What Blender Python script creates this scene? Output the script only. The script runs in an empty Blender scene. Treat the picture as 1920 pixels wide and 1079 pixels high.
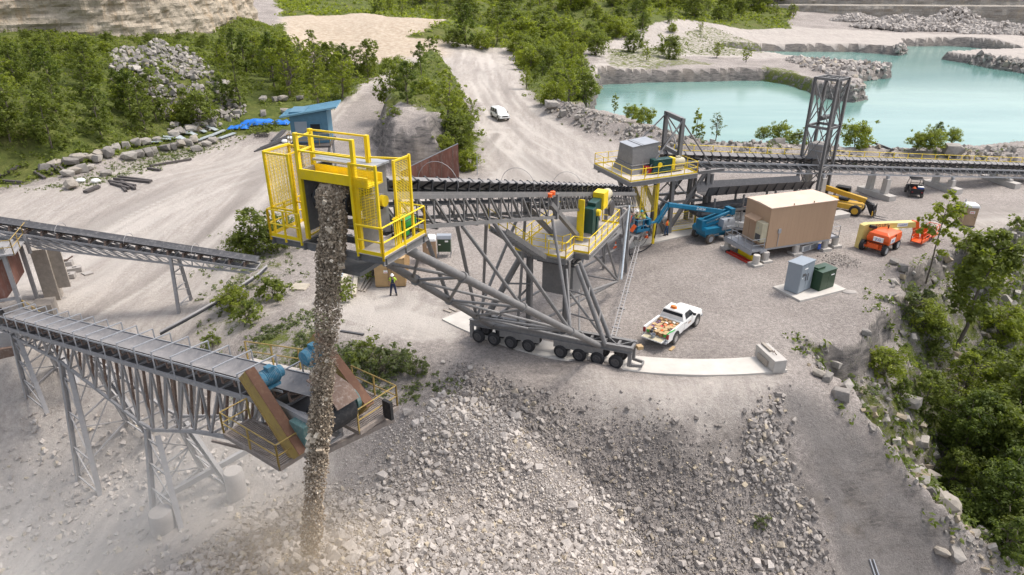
import bpy, math, random
import numpy as np
from mathutils import Vector, Matrix
R = math.radians
SC = bpy.context.scene
COL = SC.collection

# ---------------------------------------------------------------- camera, sky, sun, exposure
CAM_H = 24.0
PITCH = 25.0
SUN_EL, SUN_AZ = 60.0, 68.0          # azimuth measured clockwise from +Y
cd = bpy.data.cameras.new('camera')
cd.sensor_width = 36.0
cd.lens = 1281.0 / 1920.0 * 36.0
cd.clip_start = 0.5
cd.clip_end = 3000.0
cam = bpy.data.objects.new('camera', cd)
cam.location = (0, 0, CAM_H)
cam.rotation_euler = (R(90 - PITCH), 0, 0)
COL.objects.link(cam)
SC.camera = cam

wd = bpy.data.worlds.new('World')
SC.world = wd
wd.use_nodes = True
wn = wd.node_tree
wn.nodes.clear()
w_out = wn.nodes.new('ShaderNodeOutputWorld')
w_bg = wn.nodes.new('ShaderNodeBackground')
w_sky = wn.nodes.new('ShaderNodeTexSky')
w_sky.sky_type = 'NISHITA'
w_sky.sun_disc = False
w_sky.sun_elevation = R(SUN_EL)
w_sky.sun_rotation = R(SUN_AZ)
w_sky.air_density = 1.0
w_sky.dust_density = 3.0
w_bg.inputs['Strength'].default_value = 0.15
w_hs = wn.nodes.new('ShaderNodeHueSaturation')      # thin cloud: a paler sky
w_hs.inputs['Saturation'].default_value = 0.45
w_hs.inputs['Value'].default_value = 1.0
wn.links.new(w_sky.outputs[0], w_hs.inputs['Color'])
wn.links.new(w_hs.outputs[0], w_bg.inputs[0])
wn.links.new(w_bg.outputs[0], w_out.inputs[0])

sd = bpy.data.lights.new('sun', 'SUN')
sd.energy = 1.5
sd.angle = R(14.0)
sd.color = (1.0, 0.94, 0.86)
sun = bpy.data.objects.new('sun', sd)
sun.rotation_euler = (R(90 - SUN_EL), 0, R(180 - SUN_AZ))
sun.location = (0, 0, 200)
COL.objects.link(sun)

SC.view_settings.view_transform = 'Standard'
SC.view_settings.look = 'None'
SC.view_settings.exposure = 0.95
SC.view_settings.gamma = 1.0
SC.cycles.max_bounces = 5
SC.cycles.volume_bounces = 3
SC.cycles.volume_step_rate = 3.0
SC.cycles.transparent_max_bounces = 12

# ---------------------------------------------------------------- survey: photograph pixel -> place
TH = R(PITCH)
CT, ST = math.cos(TH), math.sin(TH)
F = 1281.0
def ray(px, py):
    u = (px - 960) / F
    v = (py - 539.5) / F
    return Vector((u, CT - v * ST, -(ST + v * CT)))
def P(px, py, z=0.0):
    d = ray(px, py)
    t = (z - CAM_H) / d.z
    return Vector((d.x * t, d.y * t, z))
def PL(a, b, px, py):
    """point of the vertical plane through ground points a, b"""
    d = ray(px, py)
    nx, ny = -(b[1] - a[1]), b[0] - a[0]
    t = (a[0] * nx + a[1] * ny) / (d.x * nx + d.y * ny)
    return Vector((d.x * t, d.y * t, CAM_H + d.z * t))
def V3(*a):
    return Vector(a)

# ---------------------------------------------------------------- materials
MATS = {}
def nodes(name):
    m = bpy.data.materials.new(name)
    m.use_nodes = True
    nt = m.node_tree
    b = nt.nodes['Principled BSDF']
    return m, nt, b
def add(nt, kind, **kw):
    n = nt.nodes.new(kind)
    for k, v in kw.items():
        if k in n.inputs:
            n.inputs[k].default_value = v
        else:
            setattr(n, k, v)
    return n
def mixc(nt, fac, a, b, mode='MIX'):
    n = nt.nodes.new('ShaderNodeMix')
    n.data_type = 'RGBA'
    n.blend_type = mode
    for sock, val in ((n.inputs[0], fac), (n.inputs[6], a), (n.inputs[7], b)):
        if hasattr(val, 'is_linked') or isinstance(val, bpy.types.NodeSocket):
            nt.links.new(val, sock)
        elif isinstance(val, (tuple, list)):
            sock.default_value = (*val[:3], 1)
        else:
            sock.default_value = val
    return n.outputs[2]
def ramp(nt, fac, a, b):
    n = nt.nodes.new('ShaderNodeMapRange')
    n.inputs[1].default_value = a
    n.inputs[2].default_value = b
    nt.links.new(fac, n.inputs[0])
    return n.outputs[0]
def mth(nt, op, a, b=None):
    n = nt.nodes.new('ShaderNodeMath')
    n.operation = op
    for i, val in enumerate((a, b)):
        if val is None: continue
        if isinstance(val, bpy.types.NodeSocket): nt.links.new(val, n.inputs[i])
        else: n.inputs[i].default_value = val
    return n.outputs[0]
def noise(nt, vec, scale, detail=4, rough=0.6, out=0):
    n = add(nt, 'ShaderNodeTexNoise')
    n.inputs['Scale'].default_value = scale
    n.inputs['Detail'].default_value = detail
    n.inputs['Roughness'].default_value = rough
    if vec is not None: nt.links.new(vec, n.inputs['Vector'])
    return n.outputs[out]
def bump(nt, b, h, strength, dist):
    n = add(nt, 'ShaderNodeBump')
    n.inputs['Strength'].default_value = strength
    n.inputs['Distance'].default_value = dist
    nt.links.new(h, n.inputs['Height'])
    nt.links.new(n.outputs[0], b.inputs['Normal'])
def M(name, col, rough=0.6, metal=0.0, wear=None, wear_amt=0.45, scale=2.0, var=0.12, stretch=None):
    """painted / raw surface: colour with cloudy variation and patches of wear or dust"""
    if name in MATS: return MATS[name]
    m, nt, b = nodes(name)
    tc = add(nt, 'ShaderNodeTexCoord')
    vec = tc.outputs['Object']
    if stretch:
        mp = add(nt, 'ShaderNodeMapping')
        mp.inputs['Scale'].default_value = stretch
        nt.links.new(vec, mp.inputs[0]); vec = mp.outputs[0]
    n1 = noise(nt, vec, scale, 6, 0.65)
    f1 = ramp(nt, n1, 0.3, 0.7)
    c = mixc(nt, f1, tuple(x * (1 - var) for x in col), tuple(min(1, x * (1 + var)) for x in col))
    if wear:
        n2 = noise(nt, vec, scale * 3.1, 8, 0.75)
        f2 = ramp(nt, n2, 0.5, 0.72)
        c = mixc(nt, mth(nt, 'MULTIPLY', f2, wear_amt), c, wear)
    nt.links.new(c, b.inputs['Base Color'])
    nt.links.new(ramp(nt, n1, -1.0, 2.0) if False else mth(nt, 'ADD', mth(nt, 'MULTIPLY', n1, 0.2), rough - 0.1), b.inputs['Roughness'])
    b.inputs['Metallic'].default_value = metal
    MATS[name] = m
    return m
DUST = (0.42, 0.38, 0.34)
steel = M('grey_steel', (0.185, 0.178, 0.175), 0.55, 0.1, DUST, 0.35)
dsteel = M('dark_steel', (0.075, 0.072, 0.075), 0.5, 0.2, DUST, 0.2)
galv = M('galvanized', (0.36, 0.37, 0.39), 0.45, 0.3, (0.25, 0.25, 0.26), 0.5)
olds = M('old_steel', (0.30, 0.29, 0.29), 0.65, 0.1, (0.42, 0.38, 0.34), 0.7)
rustm = M('rusty_steel', (0.16, 0.105, 0.08), 0.85, 0.0, (0.36, 0.31, 0.27), 0.85)
rustred = M('rusty_red', (0.20, 0.085, 0.06), 0.8, 0.0, (0.33, 0.26, 0.22), 0.7, 1.0, 0.35, (1, 1, .25))
yel = M('yellow_paint', (0.82, 0.585, 0.008), 0.45, 0.0, (0.58, 0.44, 0.13), 0.5, 1.4)
oldyel = M('old_yellow', (0.36, 0.25, 0.075), 0.75, 0.0, (0.20, 0.12, 0.08), 0.9, 1.3)
belt = M('rubber_belt', (0.055, 0.055, 0.06), 0.8, 0.0, (0.3, 0.28, 0.27), 0.5, 1.2)
beltg = M('dusty_belt', (0.20, 0.19, 0.19), 0.8, 0.0, (0.36, 0.33, 0.3), 0.6, 1.5)
black = M('black_rubber', (0.016, 0.016, 0.018), 0.75, 0.0, (0.15, 0.13, 0.12), 0.3)
idlm = M('black_idler', (0.012, 0.013, 0.017), 0.4)
conc = M('concrete', (0.44, 0.41, 0.375), 0.9, 0.0, (0.38, 0.35, 0.32), 0.5)
concl = M('pale_concrete', (0.50, 0.465, 0.42), 0.9, 0.0, (0.46, 0.42, 0.38), 0.55, 0.9)
conco = M('old_concrete', (0.33, 0.30, 0.275), 0.9, 0.0, (0.3, 0.27, 0.25), 0.5)
tan = M('tan_panel', (0.42, 0.275, 0.175), 0.6, 0.0, (0.45, 0.315, 0.215), 0.4, 1.0, 0.05, (1.2, 1.2, .12))
tanroof = M('tan_roof', (0.60, 0.45, 0.35), 0.6, 0.0, (0.5, 0.4, 0.32), 0.5, .8)
deckm = M('deck_plate', (0.43, 0.39, 0.35), 0.8, 0.0, (0.52, 0.48, 0.43), 0.6, 2.5)
bluelift = M('blue_paint', (0.008, 0.145, 0.26), 0.35, 0.0, (0.1, 0.25, 0.34), 0.25)
orange = M('orange_paint', (0.70, 0.098, 0.012), 0.4, 0.0, (0.5, 0.16, 0.08), 0.3)
cream = M('cream_paint', (0.62, 0.50, 0.17), 0.45, 0.0, (0.5, 0.42, 0.2), 0.4)
white = M('white_paint', (0.72, 0.71, 0.69), 0.3, 0.0, (0.52, 0.48, 0.43), 0.35, 1.2, 0.04)
plast = M('grey_plastic', (0.28, 0.30, 0.33), 0.45, 0.0, (0.36, 0.37, 0.38), 0.4)
cabm = M('cabinet_grey', (0.25, 0.285, 0.32), 0.45, 0.0, (0.3, 0.33, 0.36), 0.3, 1.5, 0.05)
greent = M('transformer_green', (0.022, 0.055, 0.027), 0.35, 0.0, (0.04, 0.075, 0.045), 0.3)
greeng = M('gearbox_green', (0.006, 0.05, 0.045), 0.4)
gengr = M('generator_green', (0.03, 0.32, 0.06), 0.45)
wood = M('raw_wood', (0.42, 0.29, 0.15), 0.8, 0.0, (0.34, 0.22, 0.11), 0.6, 2.5, 0.2, (1, 1, 6))
woodg = M('grey_wood', (0.30, 0.26, 0.22), 0.85, 0.0, (0.4, 0.36, 0.31), 0.6, 2.5, .2)
woodd = M('dark_timber', (0.075, 0.065, 0.062), 0.85, 0.0, (0.17, 0.14, 0.12), 0.5, 2.5, .2)
shedb = M('shed_blue', (0.07, 0.165, 0.235), 0.6, 0.0, (0.1, 0.22, 0.3), 0.5)
roofb = M('roof_blue', (0.16, 0.32, 0.41), 0.5, 0.0, (0.18, 0.36, 0.46), 0.5)
tarp = M('blue_tarp', (0.012, 0.16, 0.62), 0.4, 0.0, (0.04, 0.25, 0.72), 0.5)
glass = M('dark_glass', (0.02, 0.025, 0.03), 0.08)
glassp = M('reflective_glass', (0.55, 0.58, 0.55), 0.1)
amber = M('amber_plastic', (0.75, 0.19, 0.02), 0.3)
redp = M('red_plastic', (0.30, 0.012, 0.02), 0.3)
redladder = M('red_fibreglass', (0.45, 0.035, 0.02), 0.45)
skin = M('skin', (0.38, 0.22, 0.15), 0.55)
hivis = M('hi_vis_yellow', (0.52, 0.78, 0.03), 0.8)
hivo = M('hi_vis_orange', (0.90, 0.17, 0.03), 0.8)
navy = M('navy_denim', (0.012, 0.022, 0.06), 0.85)
denim = M('blue_denim', (0.035, 0.08, 0.16), 0.85)
bootm = M('boot_leather', (0.03, 0.025, 0.02), 0.7)
hatw = M('white_plastic', (0.78, 0.78, 0.76), 0.35)
alum = M('aluminium_sheet', (0.55, 0.60, 0.63), 0.35, 0.4, (0.45, 0.48, 0.5), 0.5)
toilet = M('toilet_tan', (0.34, 0.235, 0.15), 0.5)
hoseb = M('black_hose', (0.012, 0.012, 0.014), 0.5)
bark = M('bark', (0.13, 0.105, 0.085), 0.9, 0.0, (0.2, 0.17, 0.14), 0.5)
redlab = M('red_sign', (0.62, 0.05, 0.06), 0.5)
bluelab = M('blue_sign', (0.03, 0.09, 0.40), 0.5)
whitelab = M('white_sign', (0.8, 0.8, 0.78), 0.5)
cham = M('worn_cream_steel', (0.45, 0.40, 0.28), 0.6)
coneo = M('cone_orange', (0.85, 0.13, 0.02), 0.5)

# ---------------------------------------------------------------- mesh builder and scene helpers
class MB:
    def __init__(s, mat=None):
        s.v, s.f, s.m, s.mats, s.sm = [], [], [], [], []
        s.cur = 0
        if mat: s.mats.append(mat)
        s.T = None
    def use(s, mat):
        if mat not in s.mats: s.mats.append(mat)
        s.cur = s.mats.index(mat); return s
    def put(s, vs, fs, smooth=False):
        o = len(s.v)
        if s.T is not None: vs = [s.T @ Vector(v) for v in vs]
        s.v += [tuple(v) for v in vs]
        s.f += [tuple(i + o for i in f) for f in fs]
        s.m += [s.cur] * len(fs); s.sm += [smooth] * len(fs)
        return s
    def box(s, c, d, rz=0.0, rx=0.0, ry=0.0):
        x, y, z = d[0] / 2, d[1] / 2, d[2] / 2
        pts = [Vector(p) for p in ((-x,-y,-z),(x,-y,-z),(x,y,-z),(-x,y,-z),(-x,-y,z),(x,-y,z),(x,y,z),(-x,y,z))]
        if rz or rx or ry:
            m = Matrix.Rotation(rz, 3, 'Z') @ Matrix.Rotation(ry, 3, 'Y') @ Matrix.Rotation(rx, 3, 'X')
            pts = [m @ p for p in pts]
        return s.put([Vector(c) + p for p in pts], [(0,3,2,1),(4,5,6,7),(0,1,5,4),(1,2,6,5),(2,3,7,6),(3,0,4,7)])
    def bb(s, a, b):
        return s.box([(a[i] + b[i]) / 2 for i in range(3)], [abs(b[i] - a[i]) for i in range(3)])
    def bar(s, p, q, w, h=None, up=(0, 0, 1)):
        h = h or w
        p, q = Vector(p), Vector(q)
        d = (q - p)
        if d.length < 1e-6: return s
        d.normalize(); u = Vector(up)
        if abs(d.dot(u)) > 0.98: u = Vector((0, 1, 0)) if abs(d.y) < .9 else Vector((1, 0, 0))
        a = d.cross(u).normalized(); b = a.cross(d)
        a *= w / 2; b *= h / 2
        return s.put([p-a-b, p+a-b, p+a+b, p-a+b, q-a-b, q+a-b, q+a+b, q-a+b],
                     [(0,1,2,3),(7,6,5,4),(0,4,5,1),(1,5,6,2),(2,6,7,3),(3,7,4,0)])
    def ibeam(s, p, q, w, h, up=(0, 0, 1)):
        p, q = Vector(p), Vector(q)
        d = (q - p).normalized(); u = Vector(up)
        if abs(d.dot(u)) > 0.98: u = Vector((0, 1, 0))
        a = d.cross(u).normalized(); b = a.cross(d)
        t = min(w, h) * .12
        s.bar(p, q, t, h - 2 * t, up)
        o = b * (h / 2 - t / 2)
        s.bar(p + o, q + o, w, t, up); s.bar(p - o, q - o, w, t, up)
        return s
    def tube(s, p, q, r, r2=None, n=8, caps=True):
        r2 = r if r2 is None else r2
        p, q = Vector(p), Vector(q)
        d = (q - p)
        if d.length < 1e-6: return s
        d.normalize()
        u = Vector((0, 0, 1)) if abs(d.z) < .95 else Vector((1, 0, 0))
        a = d.cross(u).normalized(); b = a.cross(d)
        vs = []
        for c, rr in ((p, r), (q, r2)):
            for i in range(n):
                t = 2 * math.pi * i / n
                vs.append(c + (a * math.cos(t) + b * math.sin(t)) * rr)
        s.put(vs, [(i, (i + 1) % n, n + (i + 1) % n, n + i) for i in range(n)], n > 5)
        if caps: s.put(vs, [tuple(range(n - 1, -1, -1)), tuple(range(n, 2 * n))])
        return s
    def path(s, pts, r, n=6):
        pts = [Vector(p) for p in pts]
        k = len(pts); vs = []
        for i, c in enumerate(pts):
            d = (pts[min(i + 1, k - 1)] - pts[max(i - 1, 0)]).normalized()
            u = Vector((0, 0, 1)) if abs(d.z) < .95 else Vector((1, 0, 0))
            a = d.cross(u).normalized(); b = a.cross(d)
            rr = r[i] if isinstance(r, (list, tuple)) else r
            vs += [c + (a * math.cos(2*math.pi*j/n) + b * math.sin(2*math.pi*j/n)) * rr for j in range(n)]
        fs = [(i*n+j, i*n+(j+1)%n, (i+1)*n+(j+1)%n, (i+1)*n+j) for i in range(k-1) for j in range(n)]
        s.put(vs, fs, True)
        return s.put([vs[j] for j in range(n)] + [vs[(k-1)*n+j] for j in range(n)], [tuple(range(n-1,-1,-1)), tuple(range(n, 2*n))])
    def loft(s, rings, caps=True, smooth=False, closed=True):
        n = len(rings[0]); vs = [Vector(p) for r in rings for p in r]
        m = n if closed else n - 1
        fs = [(i*n+j, i*n+(j+1)%n, (i+1)*n+(j+1)%n, (i+1)*n+j) for i in range(len(rings)-1) for j in range(m)]
        s.put(vs, fs, smooth)
        if caps: s.put([vs[j] for j in range(n)] + vs[-n:], [tuple(range(n-1,-1,-1)), tuple(range(n, 2*n))])
        return s
    def prism(s, poly, a, b, axis='y'):
        """polygon in the plane across axis, extruded from a to b"""
        def at(p, t):
            return (p[0], t, p[1]) if axis == 'y' else ((t, p[0], p[1]) if axis == 'x' else (p[0], p[1], t))
        return s.loft([[at(p, a) for p in poly], [at(p, b) for p in poly]])
    def lathe(s, prof, c=(0,0,0), ax='z', n=16, smooth=True):
        vs, k = [], len(prof)
        for r, h in prof:
            for i in range(n):
                t = 2*math.pi*i/n
                x, y = r*math.cos(t), r*math.sin(t)
                p = (x, y, h) if ax == 'z' else ((x, h, y) if ax == 'y' else (h, x, y))
                vs.append(Vector(c) + Vector(p))
        fs = [(i*n+j, i*n+(j+1)%n, (i+1)*n+(j+1)%n, (i+1)*n+j) for i in range(k-1) for j in range(n)]
        s.put(vs, fs, smooth)
        return s.put(vs[:n] + vs[-n:], [tuple(range(n-1,-1,-1)), tuple(range(n, 2*n))])
    def quad(s, a, b, c, d):
        return s.put([a, b, c, d], [(0, 1, 2, 3)])
    def build(s, name, mat=None, parent=None, bevel=0):
        me = bpy.data.meshes.new(name)
        me.from_pydata(s.v, [], s.f)
        if mat is not None and not s.mats: s.mats = [mat]
        for m in s.mats: me.materials.append(m)
        me.polygons.foreach_set('material_index', s.m)
        me.polygons.foreach_set('use_smooth', s.sm)
        me.update()
        import bmesh
        bm = bmesh.new(); bm.from_mesh(me)
        bmesh.ops.recalc_face_normals(bm, faces=bm.faces)
        bm.to_mesh(me); bm.free()
        try: me.set_sharp_from_angle(angle=R(40))
        except Exception: pass
        o = bpy.data.objects.new(name, me)
        COL.objects.link(o)
        if parent is not None: o.parent = parent
        if bevel:
            b = o.modifiers.new('bevel', 'BEVEL'); b.width = bevel; b.segments = 2; b.limit_method = 'ANGLE'; b.angle_limit = R(35)
        return o
def tag(o, label=None, cat=None, group=None, kind=None):
    if label: o['label'] = label
    if cat: o['category'] = cat
    if group: o['group'] = group
    if kind: o['kind'] = kind
    return o
def thing(name, label, cat, loc=(0, 0, 0), rz=0.0, group=None):
    o = bpy.data.objects.new(name, None)
    o.empty_display_size = 0.3
    COL.objects.link(o)
    o.location = loc
    o.rotation_euler = (0, 0, rz)
    return tag(o, label, cat, group)
KIDS = {}
def copy_tree(root, loc=None, rz=None, scale=None, label=None, group=None, parent=None):
    c = root.copy(); COL.objects.link(c)
    if parent is not None: c.parent = parent
    if loc is not None: c.location = loc
    if rz is not None: c.rotation_euler = (0, 0, rz)
    if scale is not None: c.scale = scale if isinstance(scale, (tuple, list)) else (scale,) * 3
    if label: c['label'] = label
    if group: c['group'] = group
    for ch in list(root.children): copy_tree(ch, parent=c)
    return c
def smooth01(x):
    x = np.clip(x, 0, 1); return x * x * (3 - 2 * x)
def text_part(txt, size, name, mat, parent, loc, rot, depth=0.006):
    """lettering as a real thin mesh"""
    cu = bpy.data.curves.new('lettering', 'FONT')
    cu.body = txt; cu.size = size; cu.extrude = depth
    cu.align_x = 'CENTER'; cu.align_y = 'CENTER'
    tmp = bpy.data.objects.new('lettering', cu)
    COL.objects.link(tmp)
    me = bpy.data.meshes.new_from_object(tmp.evaluated_get(bpy.context.evaluated_depsgraph_get()))
    bpy.data.objects.remove(tmp); bpy.data.curves.remove(cu)
    me.materials.clear(); me.materials.append(mat)
    o = bpy.data.objects.new(name, me); COL.objects.link(o)
    o.parent = parent; o.location = loc; o.rotation_euler = rot
    return o
# ---------------------------------------------------------------- terrain
rng = np.random.default_rng(7)
random.seed(7)
def vnoise(x, y, seed=0):
    xi, yi = np.floor(x).astype(np.int64), np.floor(y).astype(np.int64)
    xf, yf = x - xi, y - yi
    u, v = xf * xf * (3 - 2 * xf), yf * yf * (3 - 2 * yf)
    def h(a, b):
        n = (a * 374761393 + b * 668265263 + seed * 974634277) & 0x7fffffff
        n = ((n ^ (n >> 13)) * 1274126177) & 0x7fffffff
        return ((n ^ (n >> 16)) & 0xffff) / 65535.0
    return (h(xi, yi) * (1-u) + h(xi+1, yi) * u) * (1-v) + (h(xi, yi+1) * (1-u) + h(xi+1, yi+1) * u) * v
def fbm(x, y, s, octs=4, seed=0, gain=.5):
    t = np.zeros_like(x, dtype=float); a = 1.0; tot = 0
    for o in range(octs):
        t += a * (vnoise(x / s + 17.3 * o, y / s + 9.1 * o, seed + o) * 2 - 1); tot += a
        a *= gain; s /= 2.03
    return t / tot
def sdist(poly, x, y):
    """signed distance to a plan polygon, positive inside"""
    poly = np.asarray(poly, float); n = len(poly)
    d = np.full(x.shape, 1e9); ins = np.zeros(x.shape, bool)
    for i in range(n):
        a, b = poly[i], poly[(i + 1) % n]
        ex, ey = b - a
        wx, wy = x - a[0], y - a[1]
        t = np.clip((wx * ex + wy * ey) / (ex * ex + ey * ey + 1e-9), 0, 1)
        d = np.minimum(d, np.hypot(wx - ex * t, wy - ey * t))
        c = ((a[1] <= y) & (b[1] > y)) | ((b[1] <= y) & (a[1] > y))
        xs = a[0] + (y - a[1]) / (ey if abs(ey) > 1e-9 else 1e-9) * ex
        ins ^= c & (x < xs)
    return np.where(ins, d, -d)
def PP(pts, z=0.0):
    return [tuple(P(p[0], p[1], p[2] if len(p) > 2 else z).xy) for p in pts]

CTRL_PX = [  # photograph pixel, height
    (1205,450,0),(1500,500,0),(1640,520,0),(1700,440,0),(1050,540,0),(900,560,0),(760,575,0),(900,300,0),(940,220,0),(1010,260,0),
    (1120,340,0),(1300,440,0),(1350,560,0),(1440,640,0),(1250,690,0),(1080,640,0),(870,610,0),(1560,400,0),(1640,370,0),(1760,365,-.4),
    (1900,350,-.9),(1900,390,-.5),(1800,430,0),(880,130,0.5),(905,96,1.0),(820,330,0),(620,480,0),(560,560,0),(450,420,0),(300,330,0),
    (100,345,0),(250,430,-.4),(100,430,-.6),(30,470,-.9),(330,560,-1.3),(200,540,-1.3),(420,560,-.5),(690,560,0),(540,330,0),
    (640,220,1.2),(700,180,2),(740,150,2),(0,330,0.2),(100,322,0.2),(250,280,.2),(420,240,.4),(560,230,.6),
    (0,250,4.5),(150,235,4),(300,195,3.5),(430,170,3.5),(560,170,3),(0,120,10),(210,85,10),(370,65,10),(470,42,11),(600,150,2.5),
    (560,110,2.5),(700,105,2),(840,112,1.2),(700,34,9),(530,62,7),(840,42,8),(620,30,9),
    (700,4,11),(900,4,11),(1100,4,10),(1300,4,8),(900,60,1.5),(1050,70,0),(1150,75,-1.5),(1200,100,-2.5),(1000,130,1.2),(1060,160,1.0),
    (1100,120,-1.5),(1130,150,-3),(1280,130,-3.5),(1450,140,-3.5),(1560,160,-3.8),(1400,60,-3),(1600,60,-3),(1800,60,-3),(1920,70,-3),
    (1300,80,-3.2),(1600,92,-3.5),(1800,78,-3.5),(1900,82,-3.5),(1060,205,1.0),(1130,230,.9),(1220,250,1.0),(1330,283,1.0),(1480,285,1.0),
    (1640,285,.6),(1800,285,.3),(1915,275,.3),(1900,318,-1),(1860,110,-4.5),
    (870,705,0),(1000,738,-.2),(1250,790,-.7),(1480,722,-.4),(1400,770,-1.0),(1120,760,-.6),
    (1250,1000,-5.5),(1450,1075,-8),(1000,1070,-4.2),(1400,900,-4.2),(1100,900,-3.6),(1250,880,-3.2),
    (1550,800,-2),(1650,900,-4.6),(1750,1000,-7),(1600,1000,-6.8),(1700,1065,-8.6),
    (1620,772,-1.4),(1700,850,-3.5),(1800,960,-6),(1915,1070,-8.8),(1500,640,-.2),(1560,700,-.6),
    (1690,530,0),(1600,600,0),(1850,450,0),(1920,425,0.2)]
CTRL_XY = [  # plan position, height
    (-42,47,-1),(-30,47,-1.6),(-25.5,46.5,-1.4),(-19,43.5,-.3),(-13,41,0),(-8,39,0),(-3,37.2,0),
    (-36,38,-7.5),(-29,38,-7.3),(-24,37.5,-5.6),(-20.5,31.5,-5),(-16,33.5,-4),(-12,34,-3),(-8,33.2,-2.2),(-3,33.5,-1.6),(1.5,33,-2.2),
    (-16.5,31,-4.4),(-25,28,-7),(-15,22,-3.6),(-30,20,-8.5),(-20,12,-7),(-45,35,-8),(-55,50,-2),(-70,60,0),(0,14,-4.5),(10,15,-8),(20,15,-10),(-60,20,-9),
    (0,0,-8),(60,0,-12),(-60,0,-10),(40,30,-9),(60,40,-8),(80,60,-3),(100,90,-2),
    (-120,90,8),(-140,160,14),(-200,120,20),(0,460,22),(-150,400,26),(150,480,18),(-300,300,30),(320,420,-3),(480,420,-3),(200,640,26),(-200,640,30),
    (0,330,7),(60,330,5),(-60,330,9)]
ctrl = np.array([[*P(x, y, z)] for x, y, z in CTRL_PX] + [list(c) for c in CTRL_XY], float)
def _k(r2): return np.where(r2 > 1e-9, 0.5 * r2 * np.log(r2 + 1e-12), 0.0)
_s = 50.0
_c = ctrl[:, :2] / _s
_n = len(ctrl)
_K = _k(((_c[:, None] - _c[None]) ** 2).sum(-1)) + np.eye(_n) * 0.0004
_Q = np.hstack([np.ones((_n, 1)), _c])
_A = np.block([[_K, _Q], [_Q.T, np.zeros((3, 3))]])
_w = np.linalg.solve(_A, np.concatenate([ctrl[:, 2], np.zeros(3)]))

LAKE_Z = -7.0
LAKE = PP([(1112,203),(1128,160),(1200,157),(1280,155),(1430,152),(1470,160),(1530,182),(1600,194),(1626,188),(1622,172),(1600,160),(1640,150),
           (1676,147),(1665,136),(1600,130),(1540,125),(1440,112),(1330,99),(1400,97),(1500,98),(1600,98),(1690,106),(1706,99),(1690,88),
           (1780,87),(1850,92),(1900,104),(1762,111),(1800,118),(1860,130),(1990,150),(2060,200)], LAKE_Z) + PP([(2000,262),(1920,264),(1800,275),(1640,277),(1500,277),(1330,276),(1225,244),(1150,222),(1118,212)], 0.0)
RAVINE = PP([(1478,628,-.2),(1515,655,-.3),(1565,702,-.6),(1622,775,-1.4),(1702,852,-3.5),(1802,962,-6),(1925,1078,-8.8)]) + [(36,20),(75,30),(90,58)] + \
         PP([(1930,428),(1850,452),(1760,470),(1690,535),(1655,590),(1600,640),(1545,640)])
MESA = PP([(700,335,0),(860,335,0),(895,260,0),(880,200,0),(820,130,2),(780,140,2),(735,185,2),(690,250,1)])
YARD = PP([(800,585),(700,545),(820,400),(1180,430),(1400,400),(1600,420),(1700,470),(1640,520),(1600,580),(1490,618),(1478,715),(1330,735),(1130,728),(1000,712),(880,680),(830,640)])
CONE = (-7.9, 18.9, 3.4)
HEAP = [(*P(330,175,4).xy, 9.5, 3.2), (*P(270,160,5).xy, 6.5, 2.4), (*P(400,195,2).xy, 7, 2.0)]

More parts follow.
